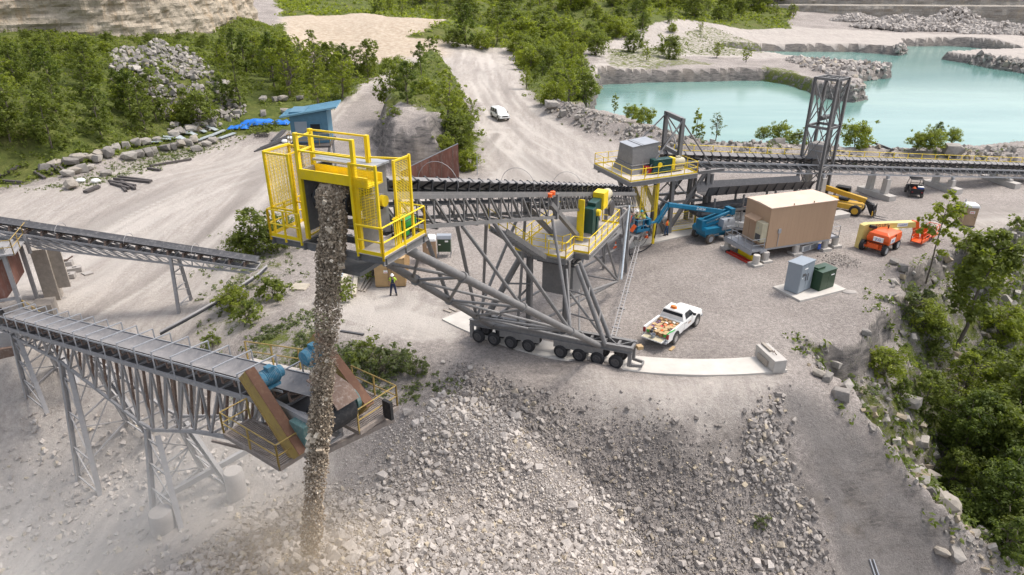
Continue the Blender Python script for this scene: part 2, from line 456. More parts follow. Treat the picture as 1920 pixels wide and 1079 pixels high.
def terrain(x, y, detail=True):
    x = np.atleast_1d(np.asarray(x, float)); y = np.atleast_1d(np.asarray(y, float))
    z = np.empty_like(x)
    for i in range(0, len(x), 40000):
        q = np.stack([x[i:i+40000], y[i:i+40000]], -1) / _s
        z[i:i+40000] = _k(((q[:, None] - _c[None]) ** 2).sum(-1)) @ _w[:_n] + _w[_n] + q @ _w[_n+1:]
    # the yard itself is flat
    far = np.clip((np.hypot(x, y) - 60) / 120, 0, 1)
    # wooded mound of rock between the two roads
    jag = fbm(x, y, 4.0, 4, 3)
    m = sdist(MESA, x, y)
    z += 6.0 * smooth01((m + jag * 1.6) / 4.5) * (1 + .25 * fbm(x, y, 5, 3, 9))
    # rubble heap on the slope
    for hx, hy, hr, hh in HEAP:
        d = np.hypot(x - hx, y - hy)
        z += hh * np.clip(1 - d / hr, 0, 1) ** .9 * (1 + .3 * fbm(x, y, 3, 3, 11))
    # ravine
    rv = sdist(RAVINE, x, y) + 1.2 * fbm(x, y, 5, 4, 21) + .5 * fbm(x, y, 1.3, 3, 22)
    z -= np.where(rv > 0, 6.5 * smooth01(rv / 9.0) + 2.0 * smooth01(rv / 1.2), 0)
    # berm between the haul road and the lake
    bl = PP([(1040,205),(1120,232),(1210,258),(1330,292),(1480,292),(1640,292),(1800,290),(1960,282)], 1.0)
    db = np.full(x.shape, 1e9)
    for a, b in zip(bl[:-1], bl[1:]):
        ex, ey = b[0]-a[0], b[1]-a[1]
        t = np.clip(((x-a[0])*ex + (y-a[1])*ey) / (ex*ex+ey*ey), 0, 1)
        db = np.minimum(db, np.hypot(x-a[0]-ex*t, y-a[1]-ey*t))
    z += (1.7 + .8 * fbm(x, y, 6, 3, 31)) * np.clip(1 - db / 3.6, 0, 1)
    # lake basin with small broken cliffs
    lk = sdist(LAKE, x, y) + 1.8 * fbm(x, y, 7, 4, 41)
    inl = lk > -4
    z = np.where(inl, z + (-11.0 - z) * smooth01((lk + 2.2) / 3.2), z)
    # pile under the falling stream
    d = np.hypot(x - CONE[0], y - CONE[1])
    cone = CONE[2] - 0.56 * np.sqrt(d * d + .8) + .25 * fbm(x, y, 3, 3, 51)
    h = np.clip(.5 + .5 * (cone - z) / .8, 0, 1)
    z = z + .9 * np.exp(-((d - 15.5) / 1.6) ** 2) * np.clip((y - 20) / 6, 0, 1) * np.clip((x + 14) / 4, 0, 1)
    z = z * (1 - h) + cone * h + .8 * h * (1 - h) * .5
    # graded yard round the stacker track
    fl = smooth01(.5 + sdist(YARD, x, y) / 4.0)
    z = z * (1 - fl) + fl * (-.01 + .03 * fbm(x, y, 7, 3, 66))
    # small mound on the yard
    gm = P(1100, 700, 0)
    z += .55 * np.exp(-(((x - gm.x) / 1.9) ** 2 + ((y - gm.y) / 1.2) ** 2))
    if detail:
        slope_zone = smooth01((-z - .6) / 2.0)
        z += .10 * fbm(x, y, 6, 4, 61) * (1 - far) + .16 * fbm(x, y, 1.1, 3, 62) * np.clip(slope_zone + far, 0, 1) + .9 * fbm(x, y, 14, 4, 63) * far
    return z
def gz(x, y):
    return float(terrain([x], [y])[0])
def on_ground(px, py, z0=0.0, it=6):
    """where the line of sight of a pixel meets the terrain"""
    z = z0
    for _ in range(it):
        p = P(px, py, z); z = .5 * z + .5 * gz(p.x, p.y)
    p = P(px, py, z)
    return Vector((p.x, p.y, gz(p.x, p.y)))

# --- ground masks (what the ground is made of)
Z2 = 2.0
PALE = [PP([(836,335),(760,345),(700,420),(905,330),(885,250),(905,200),(850,190),(830,120),(840,92),(965,92),(985,178),(1012,212),(1110,268),(1235,300),(1200,350),(900,360)]),
        PP([(0,350),(130,335),(260,300),(420,262),(530,262),(640,235),(720,165),(790,110),(700,110),(560,118),(545,140),(720,150),(660,200),(560,240),(520,300),(540,470),(430,500),(520,590),(380,640),(250,600),(40,620),(-80,560),(-80,380)]),
        PP([(560,118),(520,90),(540,40),(700,30),(860,45),(850,100),(700,112)], 3),
        PP([(1040,66),(1290,40),(1500,55),(2000,70),(2000,105),(1300,100),(1110,160),(1120,105)], -3),
        PP([(630,500),(720,520),(860,590),(840,640),(560,640),(560,560)]),
        PP([(1730,400),(1960,380),(1960,430),(1760,440)])]
PALE.append([(-60,46),(-30,45),(-20,42),(-12,36),(-10,30),(-14,20),(-12,6),(-40,6),(-70,25)])
GRASS = [PP([(-60,345,0),(100,330,0),(250,286,.2),(430,246,.5),(560,238,.6),(650,190,1.5),(745,100,3),(560,125,3),(530,60,6),(470,36,11),(210,75,10),(-60,90,10)]),
         PP([(530,40,8),(700,26,9),(860,38,8),(770,95,1),(985,92,1),(1040,110,1),(1150,70,-1),(1290,60,-3),(1480,56,-3),(1480,40,-3),(1300,-5,8),(500,-8,11)]),
         PP([(970,95),(1090,92),(1110,190),(1040,205),(985,170)], 1),
         PP([(715,205,5),(800,215,5),(870,290,2),(895,260,1),(880,200,2),(820,130,2),(780,140,2),(735,170,3)]),
         PP([(480,630),(560,600),(650,650),(770,690),(800,720),(700,705),(560,660),(470,680)]),
         PP([(400,470),(530,400),(560,470),(520,560),(470,640),(390,600)]),
         RAVINE,
         PP([(1140,100,-2),(1330,60,-3),(1420,75,-3),(1500,90,-3),(1300,100,-3),(1180,120,-3)]),
         PP([(1430,122,-3.5),(1500,130,-3.5),(1530,150,-3.5),(1500,150,-3.5),(1440,134,-3.5)]) if False else PP([(60,350),(130,345),(330,260),(430,250),(420,262),(300,300),(180,350)]),
         PP([(1420,122),(1500,130),(1535,152),(1500,152),(1430,134)], -3.5), PP([(1130,100),(1240,95),(1350,118),(1230,128),(1140,130)], -3)]
GRASS_W = [1.0, 1.0, .8, .9, .55, .45, .55, .5, .5, .6, .55]
RUB = PP([(870,700,0),(1000,745,-.3),(1120,775,-.6),(1250,805,-.8),(1360,825,-1.6),(1455,880,-3.4),(1510,1000,-6),(1570,1100,-7.5)]) + [(9,22),(4,8),(-14,8),(-17,22),(-13,30),(-8,31)]

TRACKS = [([(895,92),(880,130),(885,170),(925,225),(985,285),(1060,345),(1150,380)], 9, 401), ([(915,92),(925,140),(940,190),(990,240),(1080,290),(1160,330)], 7, 411),
          ([(700,170),(640,225),(560,285),(400,345),(200,420),(40,520)], 10, 421), ([(520,300),(430,400),(330,470),(200,540),(60,610)], 8, 431), ([(930,250),(860,330),(760,390),(690,470),(700,560)], 8, 441),
          ([(1150,380),(1330,470),(1500,440),(1640,400),(1900,390)], 5, 451), ([(700,560),(900,620),(1100,560),(1300,540)], 6, 461), ([(1040,110),(1120,105),(1300,75),(1600,70),(1920,85)], 10, 471)]
TRACKS += [([(950,284),(975,292),(1002,302)], 2.2, 481), ([(1350,712),(1335,735),(1310,758)], 1.2, 483), ([(1240,590),(1300,600)], 2.0, 485)]
CHUTE = PP([(1468,735,-.3),(1510,730,-.4),(1580,780,-1.4),(1690,890,-4.5),(1780,1000,-7),(1760,1100,-9),(1600,1110,-8),(1545,960,-5.5)])
TANP = PP([(515,100,4),(545,45,6),(620,24,8),(720,22,9),(830,36,8),(850,80,2),(830,106,1.5),(700,104,3)])
PALE.append(TANP); PALE.append(PP([(1040,716),(1240,712),(1450,705),(1430,760),(1240,785),(1100,760)], -.3))
def grid_terrain():
    na, rr = 760, [9.0]
    while rr[-1] < 900: rr.append(rr[-1] * 1.0066)
    r = np.array(rr); a = np.radians(np.linspace(-56, 56, na))
    RR, AA = np.meshgrid(r, a, indexing='ij')
    x = (RR * np.sin(AA)).ravel(); y = (RR * np.cos(AA)).ravel()
    z = terrain(x, y)
    nr = len(r)
    idx = np.arange(nr * na).reshape(nr, na)
    f = np.stack([idx[:-1, :-1], idx[:-1, 1:], idx[1:, 1:], idx[1:, :-1]], -1).reshape(-1, 4)
    f = f[:, ::-1]
    me = bpy.data.meshes.new('ground')
    me.vertices.add(nr * na); me.vertices.foreach_set('co', np.stack([x, y, z], -1).ravel())
    me.loops.add(len(f) * 4); me.loops.foreach_set('vertex_index', f.ravel())
    me.polygons.add(len(f)); me.polygons.foreach_set('loop_start', np.arange(len(f)) * 4)
    me.polygons.foreach_set('use_smooth', np.ones(len(f), bool))
    me.update(calc_edges=True)
    col = np.zeros((nr * na, 4), np.float32)
    pale = np.zeros_like(x)
    for q in PALE: pale = np.maximum(pale, smooth01(.5 + (sdist(q, x, y) + 1.5 * fbm(x, y, 9, 4, 71)) / 6))
    gr = np.zeros_like(x)
    for q, w in zip(GRASS, GRASS_W): gr = np.maximum(gr, w * smooth01(.5 + (sdist(q, x, y) + 2.0 * fbm(x, y, 8, 4, 72)) / 5))
    rub = smooth01(.5 + (sdist(RUB, x, y) + 1.0 * fbm(x, y, 4, 3, 73)) / 2.5)
    d = np.hypot(x - CONE[0], y - CONE[1])
    dust = np.exp(-(d / 6.0) ** 2)
    col[:, 0] = pale; col[:, 1] = gr; col[:, 2] = rub; col[:, 3] = dust
    at = me.color_attributes.new('surface', 'FLOAT_COLOR', 'POINT')
    at.data.foreach_set('color', col.ravel())
    # wheel tracks along the haul routes, tan digging at the back
    lite = np.zeros_like(x); dark = np.zeros_like(x)
    for pts, wd, k in TRACKS:
        pl = np.array(PP(pts)); 
        for _ in range(3):
            q = np.repeat(pl, 2, 0)[1:-1]; pl = np.concatenate([pl[:1], q[0::2] * .75 + q[1::2] * .25, q[0::2] * .25 + q[1::2] * .75, pl[-1:]]) if False else np.concatenate([pl[:1]] + [np.stack([a * .75 + b * .25, a * .25 + b * .75]) for a, b in zip(pl[:-1], pl[1:])] + [pl[-1:]])
        bd = np.full(x.shape, 1e9); sgn = np.zeros_like(x); al = np.zeros_like(x); acc = 0
        for a, b in zip(pl[:-1], pl[1:]):
            e = b - a; L_ = np.hypot(*e) + 1e-6
            t = np.clip(((x - a[0]) * e[0] + (y - a[1]) * e[1]) / L_ ** 2, 0, 1)
            dx, dy = x - a[0] - e[0] * t, y - a[1] - e[1] * t
            d = np.hypot(dx, dy); u = d < bd
            bd = np.where(u, d, bd); sgn = np.where(u, np.sign(e[0] * dy - e[1] * dx) * d, sgn); al = np.where(u, acc + t * L_, al); acc += L_
        env = np.clip(1 - bd / wd, 0, 1) ** .6
        st = fbm(sgn * 1.0 + 50, al * .035, 1.1, 3, k); st2 = fbm(sgn + 90, al * .05, 2.2, 3, k + 5)
        lite = np.maximum(lite, env * smooth01((st - .02) / .35) * .75); dark = np.maximum(dark, env * smooth01((st2 - .05) / .4) * .55)
    tanm = smooth01(.5 + (sdist(TANP, x, y) + 3 * fbm(x, y, 14, 4, 75)) / 8)
    chute = smooth01(.5 + (sdist(CHUTE, x, y) + .8 * fbm(x, y, 3, 3, 76)) / 2.0)
    c2 = np.stack([lite, dark, tanm, chute], -1).astype(np.float32)
    at = me.color_attributes.new('wear', 'FLOAT_COLOR', 'POINT'); at.data.foreach_set('color', c2.ravel())
    me.materials.append(ground_material())
    o = bpy.data.objects.new('ground', me); COL.objects.link(o)
    tag(o, 'quarry floor of grey gravel and pale packed dirt', 'ground', kind='structure')
    return o

def ground_material():
    m, nt, b = nodes('quarry_ground')
    tc = add(nt, 'ShaderNodeTexCoord'); vec = tc.outputs['Object']
    at = add(nt, 'ShaderNodeVertexColor'); at.layer_name = 'surface'
    sp = add(nt, 'ShaderNodeSeparateColor'); nt.links.new(at.outputs[0], sp.inputs[0])
    pale, grs, rub = sp.outputs[0], sp.outputs[1], sp.outputs[2]
    big = noise(nt, vec, .12, 5, .6); mid = noise(nt, vec, .8, 6, .65); fine = noise(nt, vec, 7.0, 5, .7); grit = noise(nt, vec, 26.0, 3, .7)
    # gravel
    g = mixc(nt, ramp(nt, big, .35, .65), (.268, .238, .219), (.372, .333, .306))
    g = mixc(nt, mth(nt, 'MULTIPLY', ramp(nt, mid, .52, .72), .55), g, (.40, .36, .325))
    spk = noise(nt, vec, 3.6, 9, .85)
    g = mixc(nt, ramp(nt, spk, .40, .62), mixc(nt, 1.0, g, (.70, .69, .69), 'MULTIPLY'), mixc(nt, 1.0, g, (1.26, 1.26, 1.25), 'MULTIPLY'))
    g = mixc(nt, ramp(nt, grit, .38, .66), mixc(nt, 1.0, g, (.62, .62, .63), 'MULTIPLY'), mixc(nt, 1.0, g, (1.38, 1.37, 1.35), 'MULTIPLY'))
    # pale packed dirt with wheel streaks
    mp = add(nt, 'ShaderNodeMapping'); mp.inputs['Rotation'].default_value = (0, 0, R(22)); mp.inputs['Scale'].default_value = (1, .10, 1)
    nt.links.new(vec, mp.inputs[0])
    wv = noise(nt, mp.outputs[0], 1.3, 6, .7)
    mp2 = add(nt, 'ShaderNodeMapping'); mp2.inputs['Rotation'].default_value = (0, 0, R(-62)); mp2.inputs['Scale'].default_value = (1, .12, 1)
    nt.links.new(vec, mp2.inputs[0])
    wv2 = noise(nt, mp2.outputs[0], .9, 6, .7)
    p = mixc(nt, ramp(nt, wv, .33, .67), (.335, .300, .272), (.485, .438, .398))
    p = mixc(nt, mth(nt, 'MULTIPLY', ramp(nt, wv2, .4, .66), .5), p, (.41, .362, .322))
    p = mixc(nt, mth(nt, 'MULTIPLY', ramp(nt, mid, .55, .75), .6), p, (.55, .495, .44))
    p = mixc(nt, mth(nt, 'MULTIPLY', ramp(nt, fine, .5, .75), .35), p, (.27, .24, .215))
    p = mixc(nt, ramp(nt, spk, .38, .64), mixc(nt, 1.0, p, (.84, .83, .83), 'MULTIPLY'), mixc(nt, 1.0, p, (1.12, 1.12, 1.11), 'MULTIPLY'))
    at2 = add(nt, 'ShaderNodeVertexColor'); at2.layer_name = 'wear'
    sp2 = add(nt, 'ShaderNodeSeparateColor'); nt.links.new(at2.outputs[0], sp2.inputs[0])
    p = mixc(nt, sp2.outputs[0], p, (.52, .475, .43)); p = mixc(nt, sp2.outputs[1], p, (.20, .175, .158))
    p = mixc(nt, mth(nt, 'MULTIPLY', sp2.outputs[2], .9), p, mixc(nt, ramp(nt, mid, .35, .65), (.37, .285, .205), (.51, .43, .335)))
    fpal = ramp(nt, mth(nt, 'ADD', pale, mth(nt, 'MULTIPLY', mth(nt, 'SUBTRACT', mid, .5), 1.1)), .3, .7)
    c = mixc(nt, fpal, g, p)
    cch = mixc(nt, ramp(nt, spk, .35, .65), (.165, .150, .140), (.235, .216, .203))
    c = mixc(nt, mth(nt, 'MULTIPLY', at2.outputs[1], .9), c, cch)
    # tan dust around the drop
    c = mixc(nt, mth(nt, 'MULTIPLY', at.outputs[1], .75), c, (.36, .29, .205))
    # rock face on steep ground
    ge = add(nt, 'ShaderNodeNewGeometry'); sx = add(nt, 'ShaderNodeSeparateXYZ'); nt.links.new(ge.outputs['True Normal'], sx.inputs[0])
    mp3 = add(nt, 'ShaderNodeMapping'); mp3.inputs['Scale'].default_value = (.35, .35, 1.6); nt.links.new(vec, mp3.inputs[0])
    st = noise(nt, mp3.outputs[0], 1.6, 7, .75)
    rk = mixc(nt, ramp(nt, st, .35, .65), (.07, .065, .065), (.27, .24, .215))
    rk = mixc(nt, mth(nt, 'MULTIPLY', ramp(nt, big, .5, .7), .5), rk, (.30, .25, .2))
    frk = ramp(nt, mth(nt, 'ADD', sx.outputs[2], mth(nt, 'MULTIPLY', mth(nt, 'SUBTRACT', mid, .5), .3)), .67, .55)
    c = mixc(nt, mth(nt, 'MULTIPLY', frk, mth(nt, 'SUBTRACT', 1.0, mth(nt, 'MULTIPLY', rub, .8))), c, rk)
    # low grass and weeds
    gc = mixc(nt, ramp(nt, mid, .35, .65), (.06, .082, .02), (.15, .165, .045))
    gc = mixc(nt, mth(nt, 'MULTIPLY', ramp(nt, big, .5, .7), .6), gc, (.16, .145, .06))
    gc = mixc(nt, ramp(nt, grit, .35, .7), mixc(nt, 1.0, gc, (.6, .62, .6), 'MULTIPLY'), mixc(nt, 1.0, gc, (1.3, 1.3, 1.2), 'MULTIPLY'))
    fg = ramp(nt, mth(nt, 'ADD', grs, mth(nt, 'ADD', mth(nt, 'MULTIPLY', mth(nt, 'SUBTRACT', mid, .5), 1.3), mth(nt, 'MULTIPLY', mth(nt, 'SUBTRACT', fine, .5), .6))), .45, .62)
    c = mixc(nt, fg, c, gc)
    nt.links.new(c, b.inputs['Base Color'])
    b.inputs['Roughness'].default_value = .95
    b.inputs['Specular IOR Level'].default_value = .15
    hh = mth(nt, 'ADD', mth(nt, 'MULTIPLY', fine, .6), mth(nt, 'MULTIPLY', grit, .35))
    bump(nt, b, mth(nt, 'ADD', mth(nt, 'ADD', hh, spk), mth(nt, 'MULTIPLY', wv, .4)), .85, .16)
    return m
ground = grid_terrain()

# ---------------------------------------------------------------- lake
def water_material():
    m, nt, b = nodes('turquoise_water')
    tc = add(nt, 'ShaderNodeTexCoord'); vec = tc.outputs['Object']
    mp = add(nt, 'ShaderNodeMapping'); mp.inputs['Scale'].default_value = (.5, 1.6, 1); nt.links.new(vec, mp.inputs[0])
    n = noise(nt, mp.outputs[0], .018, 5, .6)
    c = mixc(nt, ramp(nt, n, .35, .68), (.085, .200, .178), (.195, .315, .270))
    n2 = noise(nt, mp.outputs[0], .05, 5, .6)
    c = mixc(nt, mth(nt, 'MULTIPLY', ramp(nt, n2, .55, .75), .45), c, (.22, .34, .265))
    nt.links.new(c, b.inputs['Base Color'])
    b.inputs['Roughness'].default_value = .16
    b.inputs['IOR'].default_value = 1.33
    rip = noise(nt, vec, 1.4, 4, .6)
    bump(nt, b, rip, .12, .12)
    return m
w = MB()
w.quad((0, 90, LAKE_Z), (420, 60, LAKE_Z), (420, 420, LAKE_Z), (0, 420, LAKE_Z))
lake = w.build('lake_water', water_material())
tag(lake, 'turquoise quarry lake', 'water', kind='structure')

# ---------------------------------------------------------------- quarry walls
def cliff_material(name, a, b_, c_):
    m, nt, b = nodes(name)
    tc = add(nt, 'ShaderNodeTexCoord'); vec = tc.outputs['Object']
    mp = add(nt, 'ShaderNodeMapping'); mp.inputs['Scale'].default_value = (.06, .06, .8); nt.links.new(vec, mp.inputs[0])
    s1 = noise(nt, mp.outputs[0], 1.0, 6, .7)
    mp2 = add(nt, 'ShaderNodeMapping'); mp2.inputs['Scale'].default_value = (.5, .5, .07); nt.links.new(vec, mp2.inputs[0])
    s2 = noise(nt, mp2.outputs[0], .8, 5, .7)
    s3 = noise(nt, vec, .9, 6, .75)
    c = mixc(nt, ramp(nt, s1, .36, .64), a, b_)
    c = mixc(nt, mth(nt, 'MULTIPLY', ramp(nt, s2, .52, .70), .7), c, c_)
    c = mixc(nt, mth(nt, 'MULTIPLY', ramp(nt, s3, .55, .70), .65), c, tuple(v * .38 for v in a))
    nt.links.new(c, b.inputs['Base Color']); b.inputs['Roughness'].default_value = .95
    bump(nt, b, mth(nt, 'ADD', s1, s3), .9, .8)
    return m
def cliff(name, line, prof, mat, label, amp=1.2, step=.9, seed=5):
    """rock wall along a plan line; prof = [(setback, height)], ledges broken by noise"""
    for _ in range(3):      # round the corners of the surveyed line
        line = [line[0]] + [p for a, b in zip(line[:-1], line[1:]) for p in ((a[0]*.75+b[0]*.25, a[1]*.75+b[1]*.25), (a[0]*.25+b[0]*.75, a[1]*.25+b[1]*.75))] + [line[-1]]
    pts = []
    for a, b in zip(line[:-1], line[1:]):
        k = max(1, int(math.hypot(b[0]-a[0], b[1]-a[1]) / step))
        pts += [(a[0]+(b[0]-a[0])*i/k, a[1]+(b[1]-a[1])*i/k) for i in range(k)]
    pts.append(line[-1]); pts = np.array(pts)
    tg = np.gradient(pts, axis=0); ker = np.ones(15) / 15
    tg = np.stack([np.convolve(np.pad(tg[:, i], 7, mode='edge'), ker, 'valid') for i in (0, 1)], -1)
    tg /= np.linalg.norm(tg, axis=1)[:, None]
    nrm = np.stack([-tg[:, 1], tg[:, 0]], -1)
    hs = []
    for (s0, h0), (s1, h1) in zip(prof[:-1], prof[1:]):
        k = max(2, int(math.hypot(s1 - s0, h1 - h0) / step))
        hs += [(s0 + (s1-s0)*i/k, h0 + (h1-h0)*i/k) for i in range(k)]
    hs.append(prof[-1])
    U = np.arange(len(pts)) * step
    vs = np.zeros((len(hs), len(pts), 3))
    for i, (s, h) in enumerate(hs):
        hh = np.full(len(U), h)
        blk = np.floor(fbm(U, hh * .8, 6, 3, seed + 21) * 5) / 5 + .6 * np.floor(fbm(U * 1.3, hh * 1.6, 2.4, 2, seed + 27) * 4) / 4
        off = s + amp * .55 * blk + amp * .8 * (fbm(U, hh * .35, 9, 4, seed) + .55 * fbm(U * .4, hh * 2.2, 2.2, 3, seed + 9) + .8 * np.abs(fbm(U, hh * .1, 5, 3, seed + 4)))
        vs[i, :, :2] = pts + nrm * off[:, None]; vs[i, :, 2] = h
    nr, na = vs.shape[:2]
    idx = np.arange(nr * na).reshape(nr, na)
    f = np.stack([idx[:-1, :-1], idx[:-1, 1:], idx[1:, 1:], idx[1:, :-1]], -1).reshape(-1, 4)
    me = bpy.data.meshes.new(name); me.from_pydata(vs.reshape(-1, 3).tolist(), [], f.tolist()); me.materials.append(mat)
    o = bpy.data.objects.new(name, me); COL.objects.link(o)
    tag(o, label, 'cliff', kind='structure')
    return o
lime = cliff_material('limestone', (.34, .285, .215), (.50, .43, .34), (.46, .31, .17))
greyl = cliff_material('grey_limestone', (.25, .225, .195), (.40, .36, .31), (.42, .35, .26))
cl = [tuple(P(x, y, z).xy) for x, y, z in ((-330,96,10),(-60,92,10),(110,82,10),(225,80,10),(375,64,10),(450,48,10.5),(485,30,11))]
cliff('cliff', cl, [(0, 6), (1.5, 20), (2.5, 21), (4, 44), (30, 46)], lime, 'pale limestone cliff above the wooded slope', 1.7, .6, 5)
fl = [(92, 404), (150, 398), (215, 388), (300, 380), (420, 366), (560, 340)]
cliff('cliff', fl, [(0, -5), (1, 6.2), (11, 6.6), (12, 13), (26, 13.6), (27, 24), (70, 26)], greyl, 'long grey benched quarry wall beyond the lake', 1.6, 1.3, 15)
# ---------------------------------------------------------------- loose rock
def rock_material(name, dark, light, tint):
    m, nt, b = nodes(name)
    at = add(nt, 'ShaderNodeVertexColor'); at.layer_name = 'tone'
    sp = add(nt, 'ShaderNodeSeparateColor'); nt.links.new(at.outputs[0], sp.inputs[0])
    tc = add(nt, 'ShaderNodeTexCoord')
    n = noise(nt, tc.outputs['Object'], 5.0, 5, .7)
    c = mixc(nt, sp.outputs[0], dark, light)
    c = mixc(nt, sp.outputs[1], c, tint)
    c = mixc(nt, ramp(nt, n, .3, .7), mixc(nt, 1.0, c, (.75, .75, .76), 'MULTIPLY'), mixc(nt, 1.0, c, (1.15, 1.14, 1.12), 'MULTIPLY'))
    nt.links.new(c, b.inputs['Base Color']); b.inputs['Roughness'].default_value = .92
    b.inputs['Specular IOR Level'].default_value = .2
    bump(nt, b, n, .5, .05)
    return m
rockm = rock_material('broken_limestone', (.19, .170, .157), (.49, .445, .405), (.45, .38, .28))
rockd = rock_material('dark_limestone', (.15, .138, .128), (.42, .385, .345), (.33, .27, .19))
rockf = rock_material('falling_rock', (.19, .145, .103), (.50, .405, .30), (.70, .61, .49))
def hull_rock(seed, n=15, flat=(1, 1, .72)):
    import bmesh
    rs = np.random.default_rng(seed)
    c = np.array([(a, b, d) for a in (-1, 1) for b in (-1, 1) for d in (-1, 1)], float)
    p = c[rs.permutation(8)[:6 if n < 10 else 8]] * rs.uniform(.45, .95, (6 if n < 10 else 8, 3))
    e = rs.normal(size=(max(2, n - 9), 3)); e /= np.linalg.norm(e, axis=1)[:, None]
    p = np.concatenate([p, e * .98]) * np.array(flat)
    bm = bmesh.new()
    for q in p: bm.verts.new(q)
    r = bmesh.ops.convex_hull(bm, input=bm.verts)
    bmesh.ops.delete(bm, geom=[v for v in bm.verts if not v.link_faces], context='VERTS')
    bmesh.ops.triangulate(bm, faces=bm.faces)
    bm.verts.index_update()
    v = np.array([x.co[:] for x in bm.verts]); f = np.array([[q.index for q in x.verts] for x in bm.faces])
    bm.free()
    return v * .62, f
ROCKS = [hull_rock(i, 13 + i % 5, (1, .6 + .08 * (i % 5), .5 + .07 * (i % 4))) for i in range(12)]
PEB = [hull_rock(50 + i, 8, (1, .75, .65)) for i in range(6)]
def rand_rot(n, rs):
    q = rs.normal(size=(n, 4)); q /= np.linalg.norm(q, axis=1)[:, None]
    w, x, y, z = q.T
    return np.stack([1-2*(y*y+z*z), 2*(x*y-w*z), 2*(x*z+w*y), 2*(x*y+w*z), 1-2*(x*x+z*z), 2*(y*z-w*x), 2*(x*z-w*y), 2*(y*z+w*x), 1-2*(x*x+y*y)], -1).reshape(-1, 3, 3)
def merge_rocks(name, pos, size, tone, tint, mat, protos, label=None, cat=None, seed=1, kind='stuff', parent=None):
    rs = np.random.default_rng(seed)
    rot = rand_rot(len(pos), rs)
    which = rs.integers(0, len(protos), len(pos))
    V, Fc, T = [], [], []
    o = 0
    for k, (v, f) in enumerate(protos):
        s = np.where(which == k)[0]
        if not len(s): continue
        w = np.einsum('nij,mj->nmi', rot[s], v) * size[s][:, None, None] + pos[s][:, None, :]
        V.append(w.reshape(-1, 3))
        Fc.append((f[None] + (np.arange(len(s)) * len(v))[:, None, None] + o).reshape(-1, 3))
        t = np.zeros((len(s), len(v), 4), np.float32); t[..., 0] = tone[s][:, None]; t[..., 1] = tint[s][:, None]; t[..., 3] = 1
        T.append(t.reshape(-1, 4)); o += len(s) * len(v)
    return raw_mesh(name, np.concatenate(V), np.concatenate(Fc), np.concatenate(T), mat, label, cat, kind, parent)
def raw_mesh(name, V, Fc, T, mat, label=None, cat=None, kind=None, parent=None):
    k = Fc.shape[1]
    me = bpy.data.meshes.new(name)
    me.vertices.add(len(V)); me.vertices.foreach_set('co', V.astype(np.float32).ravel())
    me.loops.add(len(Fc) * k); me.loops.foreach_set('vertex_index', Fc.astype(np.int32).ravel())
    me.polygons.add(len(Fc)); me.polygons.foreach_set('loop_start', (np.arange(len(Fc)) * k).astype(np.int32))
    me.polygons.foreach_set('use_smooth', np.zeros(len(Fc), bool))
    me.update(calc_edges=True)
    if T is not None:
        at = me.color_attributes.new('tone', 'FLOAT_COLOR', 'POINT'); at.data.foreach_set('color', T.astype(np.float32).ravel())
    me.materials.append(mat)
    o = bpy.data.objects.new(name, me); COL.objects.link(o)
    if parent is not None: o.parent = parent
    if label or kind: tag(o, label, cat, kind=kind)
    return o
def scatter(poly, n, seed, clump=3.0, thr=-.2, soft=1.0):
    """plan positions inside a polygon, gathered in clumps"""
    rs = np.random.default_rng(seed)
    p = np.asarray(poly); lo, hi = p.min(0) - 2.5 * soft, p.max(0) + 2.5 * soft
    out = []
    got = 0
    for _ in range(60):
        q = rs.uniform(lo, hi, (n * 2, 2))
        keep = sdist(poly, q[:, 0], q[:, 1]) + soft * .8 * fbm(q[:, 0], q[:, 1], 3, 3, seed) + soft * rs.normal(0, .45, len(q)) > 0
        keep &= fbm(q[:, 0], q[:, 1], clump, 3, seed + 3) + rs.uniform(-.35, .35, len(q)) > thr
        out.append(q[keep]); got += keep.sum()
        if got >= n: break
    return np.concatenate(out)[:n]
def rubble(name, poly, n, lo, hi, mat, protos, label, seed, tone=(.2, .9), tint=.12, sink=.25, clump=3.0, thr=-.2, power=2.2, tonefn=None, soft=1.0):
    rs = np.random.default_rng(seed)
    q = scatter(poly, n, seed, clump, thr, soft)
    s = lo + (hi - lo) * rs.uniform(0, 1, len(q)) ** power
    z = terrain(q[:, 0], q[:, 1])
    pos = np.stack([q[:, 0], q[:, 1], z + s * sink], -1)
    t = rs.uniform(*tone, len(q))
    if tonefn is not None: t = np.clip(t + tonefn(q[:, 0], q[:, 1]), 0, 1)
    ti = np.where(rs.uniform(size=len(q)) < tint, rs.uniform(.4, 1, len(q)), 0)
    return merge_rocks(name, pos, s, t, ti, mat, protos, label, 'rubble', seed)
# main rubble slope in the foreground
RUBC = [tuple(P(760,800,-1).xy), tuple(P(900,830,-2.5).xy), tuple(P(1230,1000,-5).xy), tuple(P(1400,1100,-7).xy), (-2,12), (-4,24)]
def light_band(x, y):
    d = np.hypot(x - CONE[0], y - CONE[1]) + 1.5 * fbm(x, y, 6, 3, 91)
    return np.where(d < 13.2, .06, np.where(d < 18.0, .5, -.3)) + .14 * fbm(x, y, 4, 3, 90)
rubble('rubble', RUB, 14000, .11, .40, rockm, ROCKS, 'broken limestone rubble covering the slope below the stacker', 101, (.2, .9), .07, .22, 3.0, -.35, 3.4, light_band, 1.5)
rubble('rubble', RUB, 75000, .045, .15, rockm, PEB, 'small crushed stone between the rubble blocks', 102, (.1, .8), .12, .2, 2.2, -.5, 1.5, light_band, 1.6)
PITP = [(-45,40),(-36,41),(-26,41),(-18,37.5),(-12,33),(-10,28),(-13,18),(-10,8),(-30,8),(-48,22)]
rubble('rubble', PITP, 5200, .07, .42, rockm, PEB, 'pale loose stone on the floor of the dusty pit', 103, (.35, .95), .1, .2, 3.0, -.25, 3.0)
